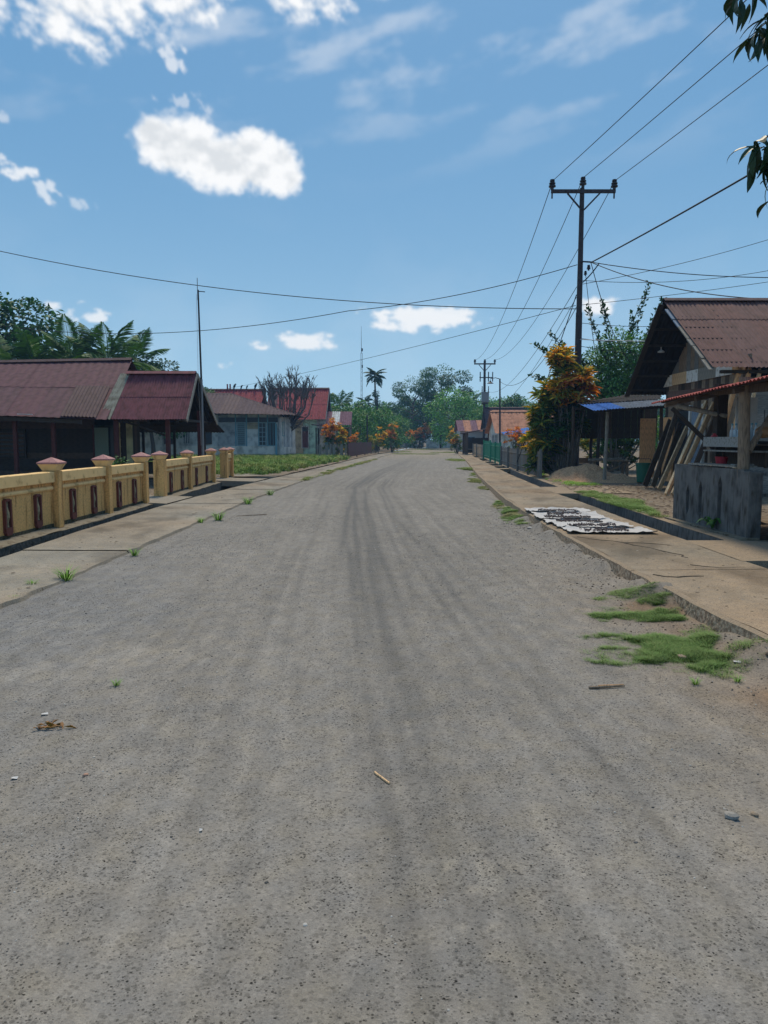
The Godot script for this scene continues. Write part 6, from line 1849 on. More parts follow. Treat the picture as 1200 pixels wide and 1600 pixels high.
	croton("croton with orange tips beside the wayside shelter", Vector3(8.2, 0.1, -83), [[Vector3(0, 0.9, 0), 0.7, "green", 400], [Vector3(-0.2, 1.3, 0.2), 0.5, "mixed", 260], [Vector3(-0.5, 1.2, 0.2), 0.35, "orange", 120]], 0.3, "")
	croton("orange, red and yellow croton by the porch of the mint house", Vector3(-4.35, 0.1, -65.0), [[Vector3(-0.4, 2.1, 0), 0.65, "orange", 480], [Vector3(0.55, 1.8, 0), 0.65, "yellow", 480], [Vector3(-0.1, 2.9, 0), 0.5, "orange", 200], [Vector3(0, 0.9, 0), 0.9, "green", 500], [Vector3(0.6, 1.0, 0.1), 0.6, "mixed", 200]], 0.28, "")
	croton("small orange croton above the maroon fence", Vector3(-2.9, 0.1, -74), [[Vector3(0, 1.6, 0), 0.55, "orange", 260], [Vector3(0, 0.9, 0), 0.5, "green", 160]], 0.28, "")
	croton("low bright green and yellow bush at the maroon fence's end", Vector3(-0.9, 0.1, -84), [[Vector3(0, 1.0, 0), 0.8, "mixed", 300], [Vector3(0.6, 2.0, 0), 0.6, "yellow", 200], [Vector3(-0.8, 1.5, 0), 0.4, "mixed", 120]], 0.35, "")
	croton("red orange croton at the road's left edge beyond the maroon fence", Vector3(1.0, 0.1, -92), [[Vector3(0, 2.4, 0), 0.8, "orange", 320], [Vector3(0, 1.2, 0), 0.9, "green", 320], [Vector3(0.2, 3.0, 0), 0.5, "mixed", 120]], 0.35, "")
	# low growth under the trees closing the road's end
	for q in 7:
		croton(["dark green bush at the road's end, left of the orange croton", "dark green bush behind the orange croton", "dark green bush right of the orange croton", "dark green bush below the tall trees", "dark green bush at the right of the road's end", "dark green bush behind the low pale fence", "dark green bush at the far left of the road's end"][q], Vector3([4.0, 6.8, 9.2, 11.5, 13.8, 16.0, 1.6][q], 0.1, -146 + (q % 3) * 2.0), [[Vector3(0, 1.4, 0), 1.6, "green", 420], [Vector3(0.8, 2.4, 0), 1.2, "green", 260]], 0.5, "")

func grasses() -> void:
	var tuft := tuft_mesh(0.22, 10, 0.16)
	var short := tuft_mesh(0.034, 10, 0.045)
	var weed := tuft_mesh(0.17, 46, 0.15, Color(0.175, 0.333, 0.079))
	var g := [Color(0.11, 0.2, 0.05), Color(0.17, 0.24, 0.065), Color(0.24, 0.23, 0.1), Color(0.1, 0.2, 0.045), Color(0.14, 0.24, 0.06), Color(0.12, 0.22, 0.055)]
	# lawn before the plank house
	sward("meadow_grass", "tall yellow green grass in front of the plank house", PackedVector2Array([Vector2(-5.0, -31.8), Vector2(-8.5, -31.8), Vector2(-16, -34), Vector2(-19, -46), Vector2(-18, -64), Vector2(-6.0, -67), Vector2(-3.0, -64), Vector2(-2.6, -58), Vector2(-4.0, -42)]), func(_x, _z): return 0.08, 20000, tuft, g, 0.5, 1.6, 0.5, 0.5)
	var lush := [Color(0.3, 0.27, 0.15), Color(0.13, 0.24, 0.07), Color(0.16, 0.28, 0.085), Color(0.2, 0.3, 0.1), Color(0.25, 0.29, 0.13)]
	var road_y := func(x, z): return road_h(x, -z) - 0.006
	sward("turf_patch", "short green turf patch on the road by the right kerb, nearest large one", PackedVector2Array([Vector2(1.4, -5.8), Vector2(1.85, -6.2), Vector2(2.4, -6.35), Vector2(2.85, -6.35), Vector2(3.0, -5.0), Vector2(2.6, -4.85), Vector2(2.0, -4.95), Vector2(1.6, -5.35)]), road_y, 9000, short, lush, 0.45, 1.2, 0.7, 0.5, 0.4)
	sward("turf_patch", "narrow green turf strip behind the large patch near the kerb", PackedVector2Array([Vector2(1.75, -6.75), Vector2(2.3, -7.0), Vector2(2.8, -6.95), Vector2(2.8, -6.55), Vector2(2.3, -6.45), Vector2(1.85, -6.5)]), road_y, 2600, short, lush, 0.45, 1.1, 0.7, 0.4, 0.24)
	sward("turf_patch", "farthest of the three turf patches beside the broken kerb", PackedVector2Array([Vector2(2.0, -7.25), Vector2(2.3, -7.75), Vector2(2.75, -7.7), Vector2(2.85, -6.95), Vector2(2.4, -7.0)]), road_y, 2400, short, lush, 0.45, 1.1, 0.7, 0.4, 0.24)
	sward("kerb_grass", "green grass strip along the kerb beside the drying sacks", PackedVector2Array([Vector2(2.35, -14.0), Vector2(2.75, -13.6), Vector2(2.95, -17.6), Vector2(2.98, -19.5), Vector2(2.6, -17.8)]), road_y, 2600, short, lush, 0.9, 1.9, 0.5, 0.12)
	sward("kerb_grass", "thin grass along the right kerb farther up the road", PackedVector2Array([Vector2(3.0, -22), Vector2(3.2, -22), Vector2(4.6, -36), Vector2(4.2, -37), Vector2(3.1, -27)]), road_y, 1800, short, [Color(0.175, 0.245, 0.070), Color(0.245, 0.263, 0.105)], 0.9, 2.0, 0.8, 0.2)
	sward("yard_grass", "green grass strip between drain and earth yard before the timber house", PackedVector2Array([Vector2(4.95, -13.2), Vector2(5.25, -13.4), Vector2(5.9, -17.5), Vector2(5.9, -20.5), Vector2(5.1, -20.2), Vector2(4.95, -17)]), func(_x, _z): return 0.19, 4200, short, lush, 0.9, 1.9, 0.6, 0.2)
	sward("yard_grass", "sunlit green grass beside the croton clump", PackedVector2Array([Vector2(5.6, -23.0), Vector2(7.2, -23.2), Vector2(6.3, -26.5), Vector2(7.0, -33.0), Vector2(11.5, -36), Vector2(11, -45), Vector2(6.8, -38), Vector2(6.0, -27.5)]), func(_x, _z): return 0.16, 5200, short, [Color(0.210, 0.420, 0.070), Color(0.263, 0.455, 0.088), Color(0.175, 0.350, 0.070)], 1.0, 2.6, 0.3, 0.3)
	sward("verge_grass", "dry grass verge between road and left walkway by the lawn", PackedVector2Array([Vector2(-3.3, -27), Vector2(-2.9, -29), Vector2(-1.7, -44), Vector2(-0.4, -60), Vector2(-0.9, -60), Vector2(-2.3, -44), Vector2(-3.3, -30)]), func(_x, _z): return 0.03, 3200, short, [Color(0.210, 0.263, 0.088), Color(0.298, 0.280, 0.123), Color(0.158, 0.263, 0.070)], 1.0, 2.6, 0.7, 0.3)
	var ends := [[3.5, -82, 2.6, 1.5], [1.6, -96, 2.2, 2.5], [7.5, -92, 2.0, 2.0], [5.6, -58, 0.8, 4.0], [6.4, -122, 2.5, 3.0], [4.6, -40, 0.7, 1.6]]
	var names := ["grass patch across the far road, nearest of the three in its middle", "grass patch at the far road's left edge", "grass patch at the far road's right edge", "grass strip beside the right walkway by the green gate", "grass patch at the very end of the road", "grass patch where the right kerb fades out"]
	for k in ends.size():
		var e: Array = ends[k]
		var poly := PackedVector2Array()
		for q in 10:
			poly.append(Vector2(e[0] + cos(q * 0.628) * e[2], e[1] + sin(q * 0.628) * e[3]))
		sward("road_grass", names[k], poly, func(_x, _z): return 0.01, 900, short, [Color(0.175, 0.245, 0.070), Color(0.228, 0.263, 0.088)], 1.5, 3.2, 0.5, 0.3)
	# single weeds along the left joint
	var wd := [[-3.62, 8.35, 1.0, "largest grass tuft at the left walkway's edge"], [-3.85, 8.0, 0.5, "small weed beside the largest tuft on the left"], [-3.45, 10.15, 0.7, "grass tuft farther along the left walkway joint"], [-3.3, 14.7, 1.15, "spreading grass tuft where road and left walkway meet"], [-3.55, 14.3, 0.7, "low weed left of the spreading tuft"], [-3.4, 18.5, 1.2, "grass tuft on the left joint before the gate gap"], [-3.3, 21.5, 1.1, "grass tuft farther up the left joint"], [-3.7, 7.3, 0.35, "tiny weed in the left joint nearest the camera"], [-1.75, 4.72, 0.28, "tiny green weed out on the bare road at left"], [2.05, 4.75, 0.3, "tiny weed in front of the large turf patch"], [2.35, 4.8, 0.3, "second tiny weed in front of the large turf patch"]]
	var proto: Node3D = null
	for w in wd:
		var o: Node3D
		if proto == null:
			o = thing("grass_tuft", w[3], "grass tuft", Vector3.ZERO, 0.0, "weeds growing in the road's joints")
			put("blades", weed, M.grass, o)
			proto = o
		else:
			o = proto.duplicate()
			o.name = numbered("grass_tuft")
			add_child(o)
			o.set_meta("label", w[3])
		o.position = Vector3(w[0], road_h(w[0], w[1]) - 0.004, -w[1])
		o.scale = Vector3.ONE * w[2]
		o.rotation.y = rnd(0, TAU)

# ---------------------------------------------------------------- poles, wires, small things
func insulator(parent: Node3D, at: Vector3, s: float) -> void:
	var m := MB.new()
	m.lathe([[0.0, 0.0], [0.05, 0.0], [0.05, 0.06], [0.11, 0.08], [0.11, 0.12], [0.06, 0.14], [0.1, 0.17], [0.1, 0.2], [0.06, 0.22], [0.08, 0.25], [0.07, 0.3], [0.0, 0.31]], 10)
	put("insulator", m.mesh(), M.porcelain, parent, at, Basis().scaled(Vector3.ONE * s))

func power_pole() -> void:
	var o := thing("power_pole", "tall dark iron power pole with three insulators, nearest on the right", "power pole", Vector3(7.72, 0.1, -30.0))
	obj("shaft", pole_mesh(Vector3(0, -0.1, 0), Vector3(0.0, 6.5, 0), 0.15, 0.13, 12), M.pole_iron, o)
	obj("upper_shaft", pole_mesh(Vector3(0, 6.45, 0), Vector3(0.0, 11.25, 0), 0.115, 0.09, 12), M.pole_iron, o)
	bx("cross_arm", o, Vector3(0.02, 11.1, 0.1), Vector3(2.5, 0.13, 0.09), M.pole_iron)
	beam("arm_brace", o, Vector3(-0.6, 11.02, 0.12), Vector3(-0.04, 10.4, 0.12), 0.06, 0.04, M.pole_iron)
	beam("arm_brace", o, Vector3(0.66, 11.02, 0.12), Vector3(0.06, 10.4, 0.12), 0.06, 0.04, M.pole_iron)
	for x in [-1.19, 0.0, 1.22]:
		insulator(o, Vector3(x, 11.16 if x else 11.25, 0.1), 1.25)
		bx("pin", o, Vector3(x, 11.0, 0.1), Vector3(0.05, 0.34, 0.05), M.pole_iron)
	beam("cable_bracket", o, Vector3(0.0, 8.45, 0.1), Vector3(0.42, 8.42, 0.12), 0.05, 0.05, M.black_iron)
	insulator(o, Vector3(0.3, 8.1, 0.12), 0.7)
	insulator(o, Vector3(0.18, 7.9, 0.12), 0.6)

	var p := thing("transformer_pole", "distant power pole with a grey transformer drum and crossarms", "power pole", Vector3(12.75, 0, -95.0))
	obj("shaft", pole_mesh(Vector3(0, -0.1, 0), Vector3(-0.05, 11.5, 0), 0.2, 0.14, 10), M.pole_iron, p)
	bx("cross_arm", p, Vector3(-0.05, 11.1, 0.15), Vector3(2.7, 0.16, 0.12), M.black_iron)
	for x in [-1.3, -0.05, 1.2]:
		insulator(p, Vector3(x, 11.2, 0.15), 1.5)
	bx("lower_arm", p, Vector3(0.15, 9.4, 0.15), Vector3(1.7, 0.13, 0.12), M.black_iron)
	for x in [-0.62, 0.42, 0.95]:
		obj("fuse", pole_mesh(Vector3(x, 8.9, 0.2), Vector3(x, 10.1, 0.2), 0.07, 0.07, 6), M.black_iron, p)
	beam("arm_brace", p, Vector3(0.7, 11.0, 0.15), Vector3(0, 10.2, 0.15), 0.08, 0.06, M.black_iron)
	beam("arm_brace", p, Vector3(-0.8, 11.0, 0.15), Vector3(-0.1, 10.2, 0.15), 0.08, 0.06, M.black_iron)
	var d := MB.new()
	d.lathe([[0.0, 0.0], [0.42, 0.0], [0.48, 0.06], [0.48, 1.2], [0.52, 1.22], [0.52, 1.3], [0.0, 1.34]], 14, Vector3(0, 6.25, 0.55))
	obj("transformer", d, M.steel, p)
	for x in [-0.4, 0.4]:
		obj("bushing", pole_mesh(Vector3(x, 7.55, 0.55), Vector3(x, 8.3, 0.55), 0.07, 0.05, 6), M.black_iron, p)
	bx("bracket", p, Vector3(0, 6.15, 0.3), Vector3(0.8, 0.12, 0.7), M.black_iron)
	obj("cable_pipe", pole_mesh(Vector3(0.35, 0, 0.2), Vector3(0.35, 6.2, 0.2), 0.06, 0.06, 6), M.steel, p)

	var l := thing("street_lamp", "slim street lamp with a cone shade on a short arm, right of the transformer pole", "street lamp", Vector3(9.35, 0, -60.0))
	obj("post", pole_mesh(Vector3(0, 0, 0), Vector3(-0.1, 6.45, 0), 0.08, 0.06, 8), M.pole_iron, l)
	var arm := MB.new()
	arm.tube([Vector3(-0.1, 6.42, 0), Vector3(-0.45, 6.52, 0), Vector3(-0.85, 6.45, 0), Vector3(-0.86, 6.3, 0)], [0.03], 6)
	obj("arm", arm, M.pole_iron, l)
	var sh := MB.new()
	sh.lathe([[0.0, 0.22], [0.06, 0.2], [0.08, 0.12], [0.26, 0.0], [0.25, -0.02], [0.0, -0.02]], 12, Vector3(-0.86, 6.08, 0))
	obj("lamp_shade", sh, M.pole_iron, l)

	var a := thing("antenna_mast", "thin guyed antenna mast standing against the sky left of the areca palm", "antenna mast", Vector3(-3.9, 0, -130))
	var am := MB.new()
	for w in 3:
		var q := Vector3(cos(w * 2.094), 0, sin(w * 2.094)) * 0.16
		am.tube([q, q + Vector3(0, 16.5, 0)], [0.035], 4)
	for k in 32:
		var w := k % 3
		var q0 := Vector3(cos(w * 2.094), 0, sin(w * 2.094)) * 0.16
		var q1 := Vector3(cos((w + 1) * 2.094), 0, sin((w + 1) * 2.094)) * 0.16
		am.tube([q0 + Vector3(0, k * 0.5, 0), q1 + Vector3(0, k * 0.5 + 0.5, 0)], [0.02], 4)
	obj("lattice", am, M.steel, a)
	obj("whip", pole_mesh(Vector3(0, 16.4, 0), Vector3(0, 21.0, 0), 0.06, 0.02, 6), M.steel, a)
	for y in [14.2, 17.0]:
		bx("box", a, Vector3(0.15, y, 0.1), Vector3(0.22, 0.5, 0.22), M.black_iron)
	beam("antenna_arm", a, Vector3(0, 8.7, 0), Vector3(1.0, 9.0, 0), 0.06, 0.06, M.steel)
	beam("antenna_arm", a, Vector3(0, 8.3, 0), Vector3(0.7, 8.3, 0), 0.06, 0.06, M.steel)

func wire(label: String, a: Vector3, b: Vector3, sag: float, r: float, m: Material = null) -> void:
	var mb := MB.new()
	var pts := []
	for k in 29:
		var t := k / 28.0
		pts.append(a.lerp(b, t) - Vector3(0, sag * 4.0 * t * (1.0 - t), 0))
	mb.tube(pts, [r], 5)
	var o := put("overhead_wire", mb.mesh(), m if m else M.wire_black)
	tag(o, label, "wire", "overhead wires")

func wires() -> void:
	var top := [Vector3(6.55, 11.6, -29.9), Vector3(7.74, 11.72, -29.9), Vector3(8.96, 11.6, -29.9)]
	var near := [Vector3(12.3, 11.9, 15.0), Vector3(13.3, 11.9, 15.0), Vector3(14.6, 11.9, 15.0)]
	var far := [Vector3(11.45, 11.6, -94.85), Vector3(12.7, 11.65, -94.85), Vector3(13.95, 11.6, -94.85)]
	var side := ["left", "middle", "right"]
	for k in 3:
		wire("%s of the three high wires rising from the near pole to the upper right" % side[k], top[k], near[k], 0.35, 0.013)
		wire("%s of the three high wires running from the near pole to the transformer pole" % side[k], top[k], far[k], 1.6, 0.015)
	var br := Vector3(8.1, 8.52, -29.88)
	# across the road to the left
	wire("long wire crossing the sky from the left edge and dipping to the near pole", Vector3(7.6, 6.75, -30), Vector3(-25.5, 12.3, -36), 1.15, 0.017)
	wire("wire with a kink above the road, from the near pole's bracket leftwards", Vector3(7.6, 8.45, -30), Vector3(-1.6, 7.35, -34), 0.25, 0.016)
	wire("low level wire from the sky's left side meeting the kinked wire", Vector3(-1.6, 7.35, -34), Vector3(-24.0, 8.4, -43), 0.9, 0.016)
	wire("faint low wire crossing behind the antenna mast and bare tree", Vector3(7.6, 6.9, -30.1), Vector3(-15.5, 6.6, -74), 0.2, 0.012)
	wire("thick twisted cable from the near pole up to the mango leaves", Vector3(8.1, 8.5, -29.88), Vector3(10.0, 7.4, 8.0), 0.35, 0.026)
	wire("short thick cable end from the bracket down to the near pole's shaft", Vector3(8.35, 8.42, -29.6), Vector3(7.8, 7.75, -29.9), 0.05, 0.024)
	wire("service wire from the bracket running level above the red roof rightwards", br, Vector3(18.6, 7.7, -28.0), 0.35, 0.017)
	wire("service wire from the bracket down to the timber house's ridge", br, Vector3(11.6, 5.5, -21.3), 0.35, 0.016)
	wire("service wire from the bracket sagging down into the leafy tree", br, Vector3(11.4, 5.0, -34.5), 0.6, 0.015)
	wire("second wire dropping from the bracket behind the leafy tree", Vector3(7.9, 8.1, -29.88), Vector3(9.6, 4.4, -33.5), 0.3, 0.012)
	wire("guy cable slanting down left from the near pole past the croton", Vector3(7.6, 7.3, -30), Vector3(5.9, 0.6, -33.0), 0.1, 0.018)
	wire("white wire crossing in front of the timber house's red roof", Vector3(7.75, 5.55, -29.9), Vector3(12.5, 3.9, -13.5), 0.25, 0.015, M.wire_grey)
	wire("thin wire climbing from the near pole to the right, uppermost of four", Vector3(7.8, 7.7, -30), Vector3(19.5, 10.9, -30), 0.3, 0.011)
	wire("thin wire climbing from the near pole to the right, second of four", Vector3(7.8, 7.85, -30), Vector3(19.5, 9.4, -31), 0.55, 0.011)
	wire("thin wire climbing from the near pole to the right, third of four", Vector3(7.8, 6.9, -30), Vector3(19.5, 8.6, -31), 0.1, 0.011)
	wire("thin wire climbing from the near pole to the right, lowest of four", Vector3(7.8, 6.2, -30), Vector3(19.5, 7.9, -33), 0.6, 0.011)
	wire("thin level wire behind the near pole, above the leafy tree's middle", Vector3(7.8, 5.6, -30), Vector3(15.5, 5.7, -34), 0.1, 0.011)
	wire("lower thin level wire behind the near pole", Vector3(7.8, 5.3, -30), Vector3(15.5, 5.2, -34), 0.15, 0.011)
	wire("low service wire from the near pole to the street lamp", Vector3(7.6, 6.8, -30), Vector3(9.3, 6.2, -60), 1.3, 0.014)
	wire("low cable from the near pole to the transformer pole", Vector3(7.6, 7.6, -30), Vector3(12.75, 7.9, -94.9), 1.7, 0.013)
	wire("second low cable from the near pole to the transformer pole", Vector3(7.6, 7.2, -30), Vector3(12.8, 6.5, -94.9), 2.0, 0.011)

func pebble_mesh(sides: int) -> ArrayMesh:
	var m := MB.new()
	var pr := []
	var ring := [[0.0, -0.35], [0.85, -0.3], [1.0, 0.1], [0.6, 0.5], [0.0, 0.6]]
	for r in ring:
		pr.append([r[0] * rnd(0.85, 1.1), r[1]])
	pr[0][0] = 0.0; pr[4][0] = 0.0
	m.lathe(pr, sides)
	for k in m.v.size():
		var p := m.v[k]
		m.v[k] = p * (1.0 + nz.get_noise_3d(p.x * 90.0, p.y * 90.0, p.z * 90.0) * 0.5)
	return m.mesh()

func stone_at(label: String, x: float, d: float, s: float, c: Color) -> void:
	var o := thing("stone", label, "stone", Vector3(x, road_h(x, d) + s * 0.05, -d), rnd(0, TAU))
	var m := MB.new()
	m.col = c
	m.lathe([[0.0, -0.2], [0.8, -0.2], [1.05, 0.1], [0.9, 0.5], [0.5, 0.75], [0.0, 0.8]], 9)
	for k in m.v.size():
		var p := m.v[k]
		m.v[k] = p * s * (1.0 + nz.get_noise_3d(p.x * 60.0 + x * 90.0, p.y * 60.0, p.z * 60.0) * 0.7)
	obj("rock", m, M.stone, o)

func small_things() -> void:
	# loose gravel on the near road, in drifts
	var pm := pebble_mesh(6)
	var tr := []
	var cl := []
	while tr.size() < 45000:
		var d := 1.7 + 14.0 * pow(rng.randf(), 1.7)
		var x := rnd(-3.6, 2.75)
		var n := nz.get_noise_2d(x * 40.0 + 60.0, d * 25.0) + nz.get_noise_2d(x * 11.0, d * 8.0 + 900.0)
		var lane := exp(-pow((x - table(TRACK, d)) / 0.5, 2.0))
		if n < rnd(-0.5, 0.35) or rng.randf() < lane * 0.75:
			continue
		var s := 0.0018 + 0.004 * pow(rng.randf(), 3.0) + (0.006 * rng.randf() if rng.randf() < 0.025 else 0.0)
		s *= 0.75 + d * 0.06
		tr.append(Transform3D(Basis.from_euler(Vector3(rnd(-0.4, 0.4), rnd(0, TAU), rnd(-0.4, 0.4))).scaled(Vector3(s, s * rnd(0.6, 0.9), s * rnd(0.7, 1.2))), Vector3(x, road_h(x, d) + s * 0.1, -d)))
		var q := rng.randf()
		var t := rnd(0.7, 1.2)
		cl.append(Color(0.12 * t, 0.117 * t, 0.11 * t) if q < 0.45 else (Color(0.2 * t, 0.185 * t, 0.17 * t) if q < 0.8 else Color(0.42 * t, 0.41 * t, 0.38 * t)))
	scatter("gravel", pm, M.stone, tr, cl, null, "loose dark and pale gravel strewn over the near road", "gravel")
	# crumbs and dry bits along the right kerb
	tr = []; cl = []
	for k in 900:
		var d := rnd(4.5, 18.0)
		var x: float = table(ROAD_R, d) - absf(rng.randfn(0.0, 0.35))
		var s := rnd(0.004, 0.014)
		tr.append(Transform3D(Basis.from_euler(Vector3(rnd(-1, 1), rnd(0, TAU), rnd(-1, 1))).scaled(Vector3(s, s * 0.7, s)), Vector3(x, road_h(x, d) + s * 0.2, -d)))
		var t := rnd(0.6, 1.3)
		cl.append(Color(0.16 * t, 0.125 * t, 0.09 * t))
	scatter("rubble", pm, M.stone, tr, cl, null, "crumbled earth and rubble along the foot of the right kerb", "rubble")
	# bits that have blown onto the walkways
	tr = []; cl = []
	for k in 700:
		var left := k % 2 == 0
		var d := 3.0 + 22.0 * pow(rng.randf(), 1.3)
		var x: float = lerpf(table(WALK_L, d) + 0.1, table(ROAD_L, d), pow(rng.randf(), 0.7)) if left else lerpf(table(ROAD_R, d) + 0.1, table(WALK_R, d) - 0.1, rng.randf())
		var s := rnd(0.004, 0.011) * (1.8 if rng.randf() < 0.12 else 1.0)
		tr.append(Transform3D(Basis.from_euler(Vector3(rnd(-0.3, 0.3), rnd(0, TAU), rnd(-0.3, 0.3))).scaled(Vector3(s * rnd(1, 2.5), s * 0.4, s)), Vector3(x, (0.05 if left else walk_r_h(d) + 0.006), -d)))
		var t := rnd(0.6, 1.4)
		cl.append(Color(0.15 * t, 0.115 * t, 0.075 * t) if rng.randf() < 0.75 else Color(0.36 * t, 0.33 * t, 0.28 * t))
	scatter("walkway_litter", pm, M.stone, tr, cl, null, "dry leaf bits and grit lying on both walkways", "litter")
	# dark crumbs on the yard between drain and house
	tr = []; cl = []
	for k in 700:
		var d := rnd(14.0, 24.0)
		var x: float = table(WALK_R, d) + rnd(0.6, 3.6)
		var s := rnd(0.01, 0.035)
		tr.append(Transform3D(Basis.from_euler(Vector3(rnd(-0.5, 0.5), rnd(0, TAU), rnd(-0.5, 0.5))).scaled(Vector3(s * rnd(1, 2.4), s * 0.4, s)), Vector3(x, 0.195, -d)))
		var t := rnd(0.6, 1.4)
		cl.append(Color(0.13 * t, 0.085 * t, 0.055 * t) if rng.randf() < 0.8 else Color(0.4, 0.36, 0.3))
	scatter("yard_litter", pm, M.stone, tr, cl, null, "chips and dry leaves on the earth yard before the timber house", "litter")
	stone_at("largest grey stone on the bare road, lower right", 1.475, 3.01, 0.028, Color(0.32, 0.3, 0.27))
	stone_at("small brown stone right beside the largest grey stone", 1.585, 3.03, 0.016, Color(0.28, 0.22, 0.16))
	stone_at("pale brown stone lying in the turf patch", 2.2, 5.32, 0.035, Color(0.3, 0.23, 0.16))
	stone_at("brown stone at the turf patch's right end", 2.73, 5.12, 0.03, Color(0.25, 0.17, 0.11))
	stone_at("small reddish pebble on the left of the road", -1.43, 3.42, 0.012, Color(0.42, 0.26, 0.19))
	# twigs
	var t1 := thing("twig", "short pale stick lying near the middle of the road", "stick", Vector3(-0.01, road_h(-0.01, 3.4) + 0.005, -3.4))
	obj("stick", pole_mesh(Vector3(-0.035, 0, -0.055), Vector3(0.035, 0, 0.06), 0.0065, 0.006, 7, 0.001), M.wood_pale2, t1)
	var t2 := thing("twig", "brown splintered stick lying in front of the turf patch", "stick", Vector3(1.45, road_h(1.45, 4.69) + 0.006, -4.69))
	obj("stick", pole_mesh(Vector3(-0.12, 0.004, 0.012), Vector3(0.12, 0.008, -0.02), 0.01, 0.006, 6, 0.004), M.wood_old, t2)
	obj("splinter", pole_mesh(Vector3(-0.06, 0.012, 0.0), Vector3(0.11, 0.014, -0.02), 0.006, 0.004, 5, 0.003), M.wood_orange, t2)
	var t3 := thing("twig", "thin stick lying on the road near the left joint", "stick", Vector3(-2.8, road_h(-2.8, 15.5) + 0.004, -15.5))
	obj("stick", pole_mesh(Vector3(-0.3, 0, 0), Vector3(0.3, 0.01, -0.3), 0.01, 0.008, 5, 0.006), M.wood_old, t3)
	# paper and wrapper scraps
	var scraps := [["tiny square white scrap on the road, left of the middle", -0.755, 2.92, 0.011], ["white paper scrap at the turf patch's right side", 2.52, 5.17, 0.035], ["pale scrap below the right kerb beside the seeds", 2.55, 12.9, 0.06], ["small white scrap on the road below the kerb's crack", 1.85, 8.6, 0.022], ["thin pale scrap at the road's left, near the brown stain", -1.98, 4.2, 0.026], ["tiny pale chip at the photograph's left edge", -1.75, 3.38, 0.02]]
	for s in scraps:
		var o := thing("paper_scrap", s[0], "litter scrap", Vector3(s[1], road_h(s[1], s[2]) + 0.003, -s[2]), rnd(0, TAU))
		var m := MB.new()
		var e: float = s[3] * 0.75
		var q := [Vector3(-e, 0.002, -e * 0.7), Vector3(e * 0.9, 0.008, -e * 0.8), Vector3(e, 0.003, e * 0.7), Vector3(-e * 0.8, 0.006, e * 0.75), Vector3(0, e * 0.3, 0)]
		for k in 4:
			m.face3(q[k], q[(k + 1) % 4], q[4], Vector3.UP)
		obj("scrap", m, M.paper, o)
	# dried leaf litter: the rusty clump at left
	var lf := thing("dead_leaf_clump", "rusty brown clump of dead leaves on the left of the road", "dead leaves", Vector3(-1.86, road_h(-1.86, 4.0) + 0.004, -4.0))
	for k in 22:
		var m := MB.new()
		var v := rnd(0.7, 1.3)
		m.col = Color(0.24 * v, 0.13 * v, 0.06 * v)
		m.leaf(Vector3(rnd(-0.09, 0.09), rnd(0.0, 0.012), rnd(-0.035, 0.035)), Vector3(rnd(-1, 1), rnd(-0.1, 0.2), rnd(-0.5, 0.5)).normalized(), Vector3(rnd(-0.3, 0.3), 1, rnd(-0.3, 0.3)).normalized(), rnd(0.03, 0.08), 0.018)
		obj("leaf", m, M.leaf, lf)
	# fence of maroon boards and low pale walls at the road's end
	fence("maroon_fence", "faded maroon plank fence along the left of the far road", "", [Vector3(-2.95, 0.1, -60.5), Vector3(-2.45, 0.1, -67), Vector3(-1.9, 0.1, -74), Vector3(-1.4, 0.1, -81)], 1.25, 0.1, 0.3, [M.maroon_paint, M.maroon_paint, M.wood_brown], M.wood_brown, true)
	fence("pale_stick_fence", "row of thin pale fence posts in front of the croton on the left", "", [Vector3(-5.6, 0.1, -62.5), Vector3(-4.4, 0.1, -61.5), Vector3(-3.1, 0.1, -60.6)], 1.1, 0.2, 0.6, [M.wood_grey3], M.wood_grey3, false)
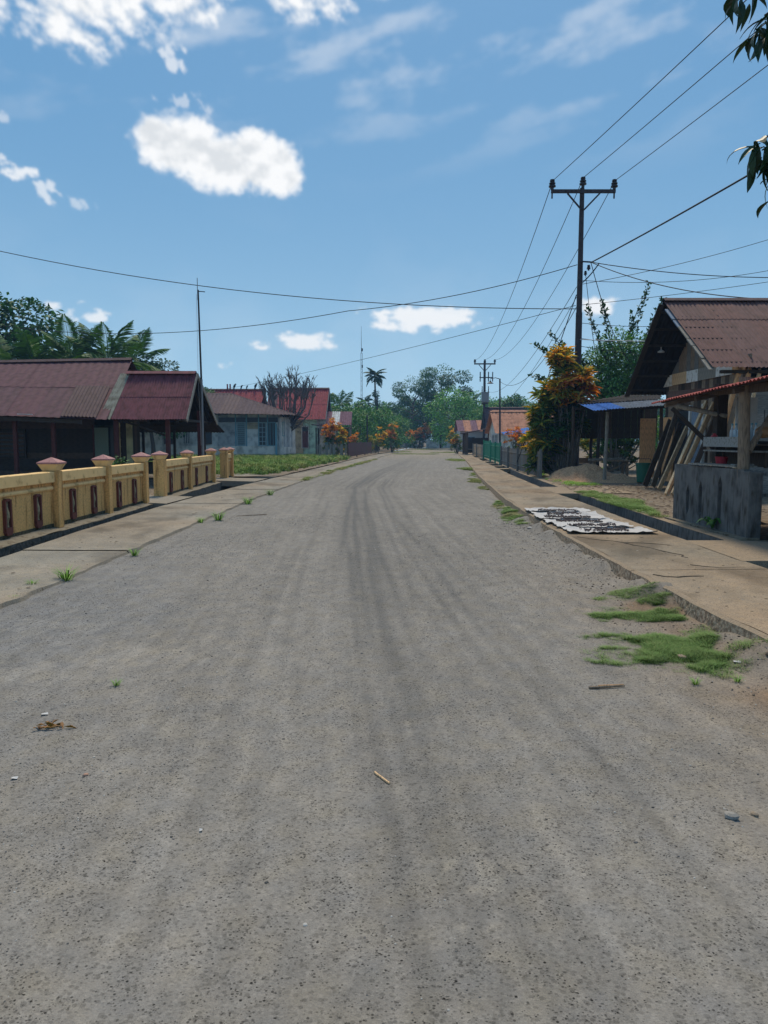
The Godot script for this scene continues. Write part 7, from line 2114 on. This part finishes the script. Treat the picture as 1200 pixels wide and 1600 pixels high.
	for k in 4:
		var x: float = [2.6, 9.3, 12.2, 5.2][k]
		var o := thing("low_wall", ["low pale block wall at the left of the road's end", "low pale block wall below the orange croton's right side", "low pale block wall at the right of the road's end", "low grey block wall in the middle of the road's end"][k], "wall", Vector3(x, 0.05, -140))
		bx("block", o, Vector3(0, 0.7, 0), Vector3(2.2, 1.4, 0.3), M.white_wash2, Basis(), 0.02)
		bx("coping", o, Vector3(0, 1.44, 0), Vector3(2.4, 0.1, 0.4), M.panel_grey)
		bx("pier", o, Vector3(-1.2, 0.85, 0), Vector3(0.35, 1.7, 0.45), M.white_wash2, Basis(), 0.02)
	var p1 := thing("iron_post", "dark slim post rising behind the maroon fence", "post", Vector3(-1.8, 0, -80))
	obj("shaft", pole_mesh(Vector3.ZERO, Vector3(0, 4.2, 0), 0.09, 0.08, 7), M.black_iron, p1)
	var p2 := thing("iron_post", "tall dark post beside the areca palm's foot", "post", Vector3(-0.9, 0, -98))
	obj("shaft", pole_mesh(Vector3.ZERO, Vector3(0, 7.2, 0), 0.12, 0.1, 7), M.black_iron, p2)

func _ready() -> void:
	rng.seed = 20240607
	nz.seed = 3
	nz.frequency = 0.01
	nz.fractal_octaves = 3
	# camera
	var cam := Camera3D.new()
	cam.name = "camera"
	cam.position = Vector3(0, 1.6, 0)
	cam.rotation_degrees = Vector3(-5.564, 0, 0)
	cam.fov = 69.19
	cam.near = 0.05
	cam.far = 4000
	add_child(cam)
	cam.current = true
	# sun, high ahead, softened by thin cloud
	var sun := DirectionalLight3D.new()
	sun.name = "sun"
	var to_sun := Vector3(0.06, 1.15, -0.7).normalized()
	sun.basis = Basis.looking_at(-to_sun, Vector3.UP)
	sun.light_color = Color(1.0, 0.94, 0.84)
	sun.light_energy = 1.05
	sun.light_angular_distance = 11.0
	sun.shadow_enabled = true
	add_child(sun)
	var we := WorldEnvironment.new()
	we.name = "world"
	var env := Environment.new()
	env.background_mode = Environment.BG_SKY
	env.sky = make_sky(to_sun)
	env.ambient_light_source = Environment.AMBIENT_SOURCE_SKY
	env.tonemap_mode = Environment.TONE_MAPPER_LINEAR
	env.tonemap_exposure = 1.0
	env.ssao_enabled = true
	env.ssil_enabled = true
	env.sdfgi_enabled = true
	env.fog_enabled = true
	env.fog_light_color = Color(0.55, 0.74, 0.92)
	env.fog_density = 0.0008
	env.sky_rotation = Vector3(0, PI, 0)
	we.environment = env
	add_child(we)
	make_materials()
	make_ground()
	left_side()
	right_side()
	power_pole()
	plants()
	grasses()
	wires()
	small_things()
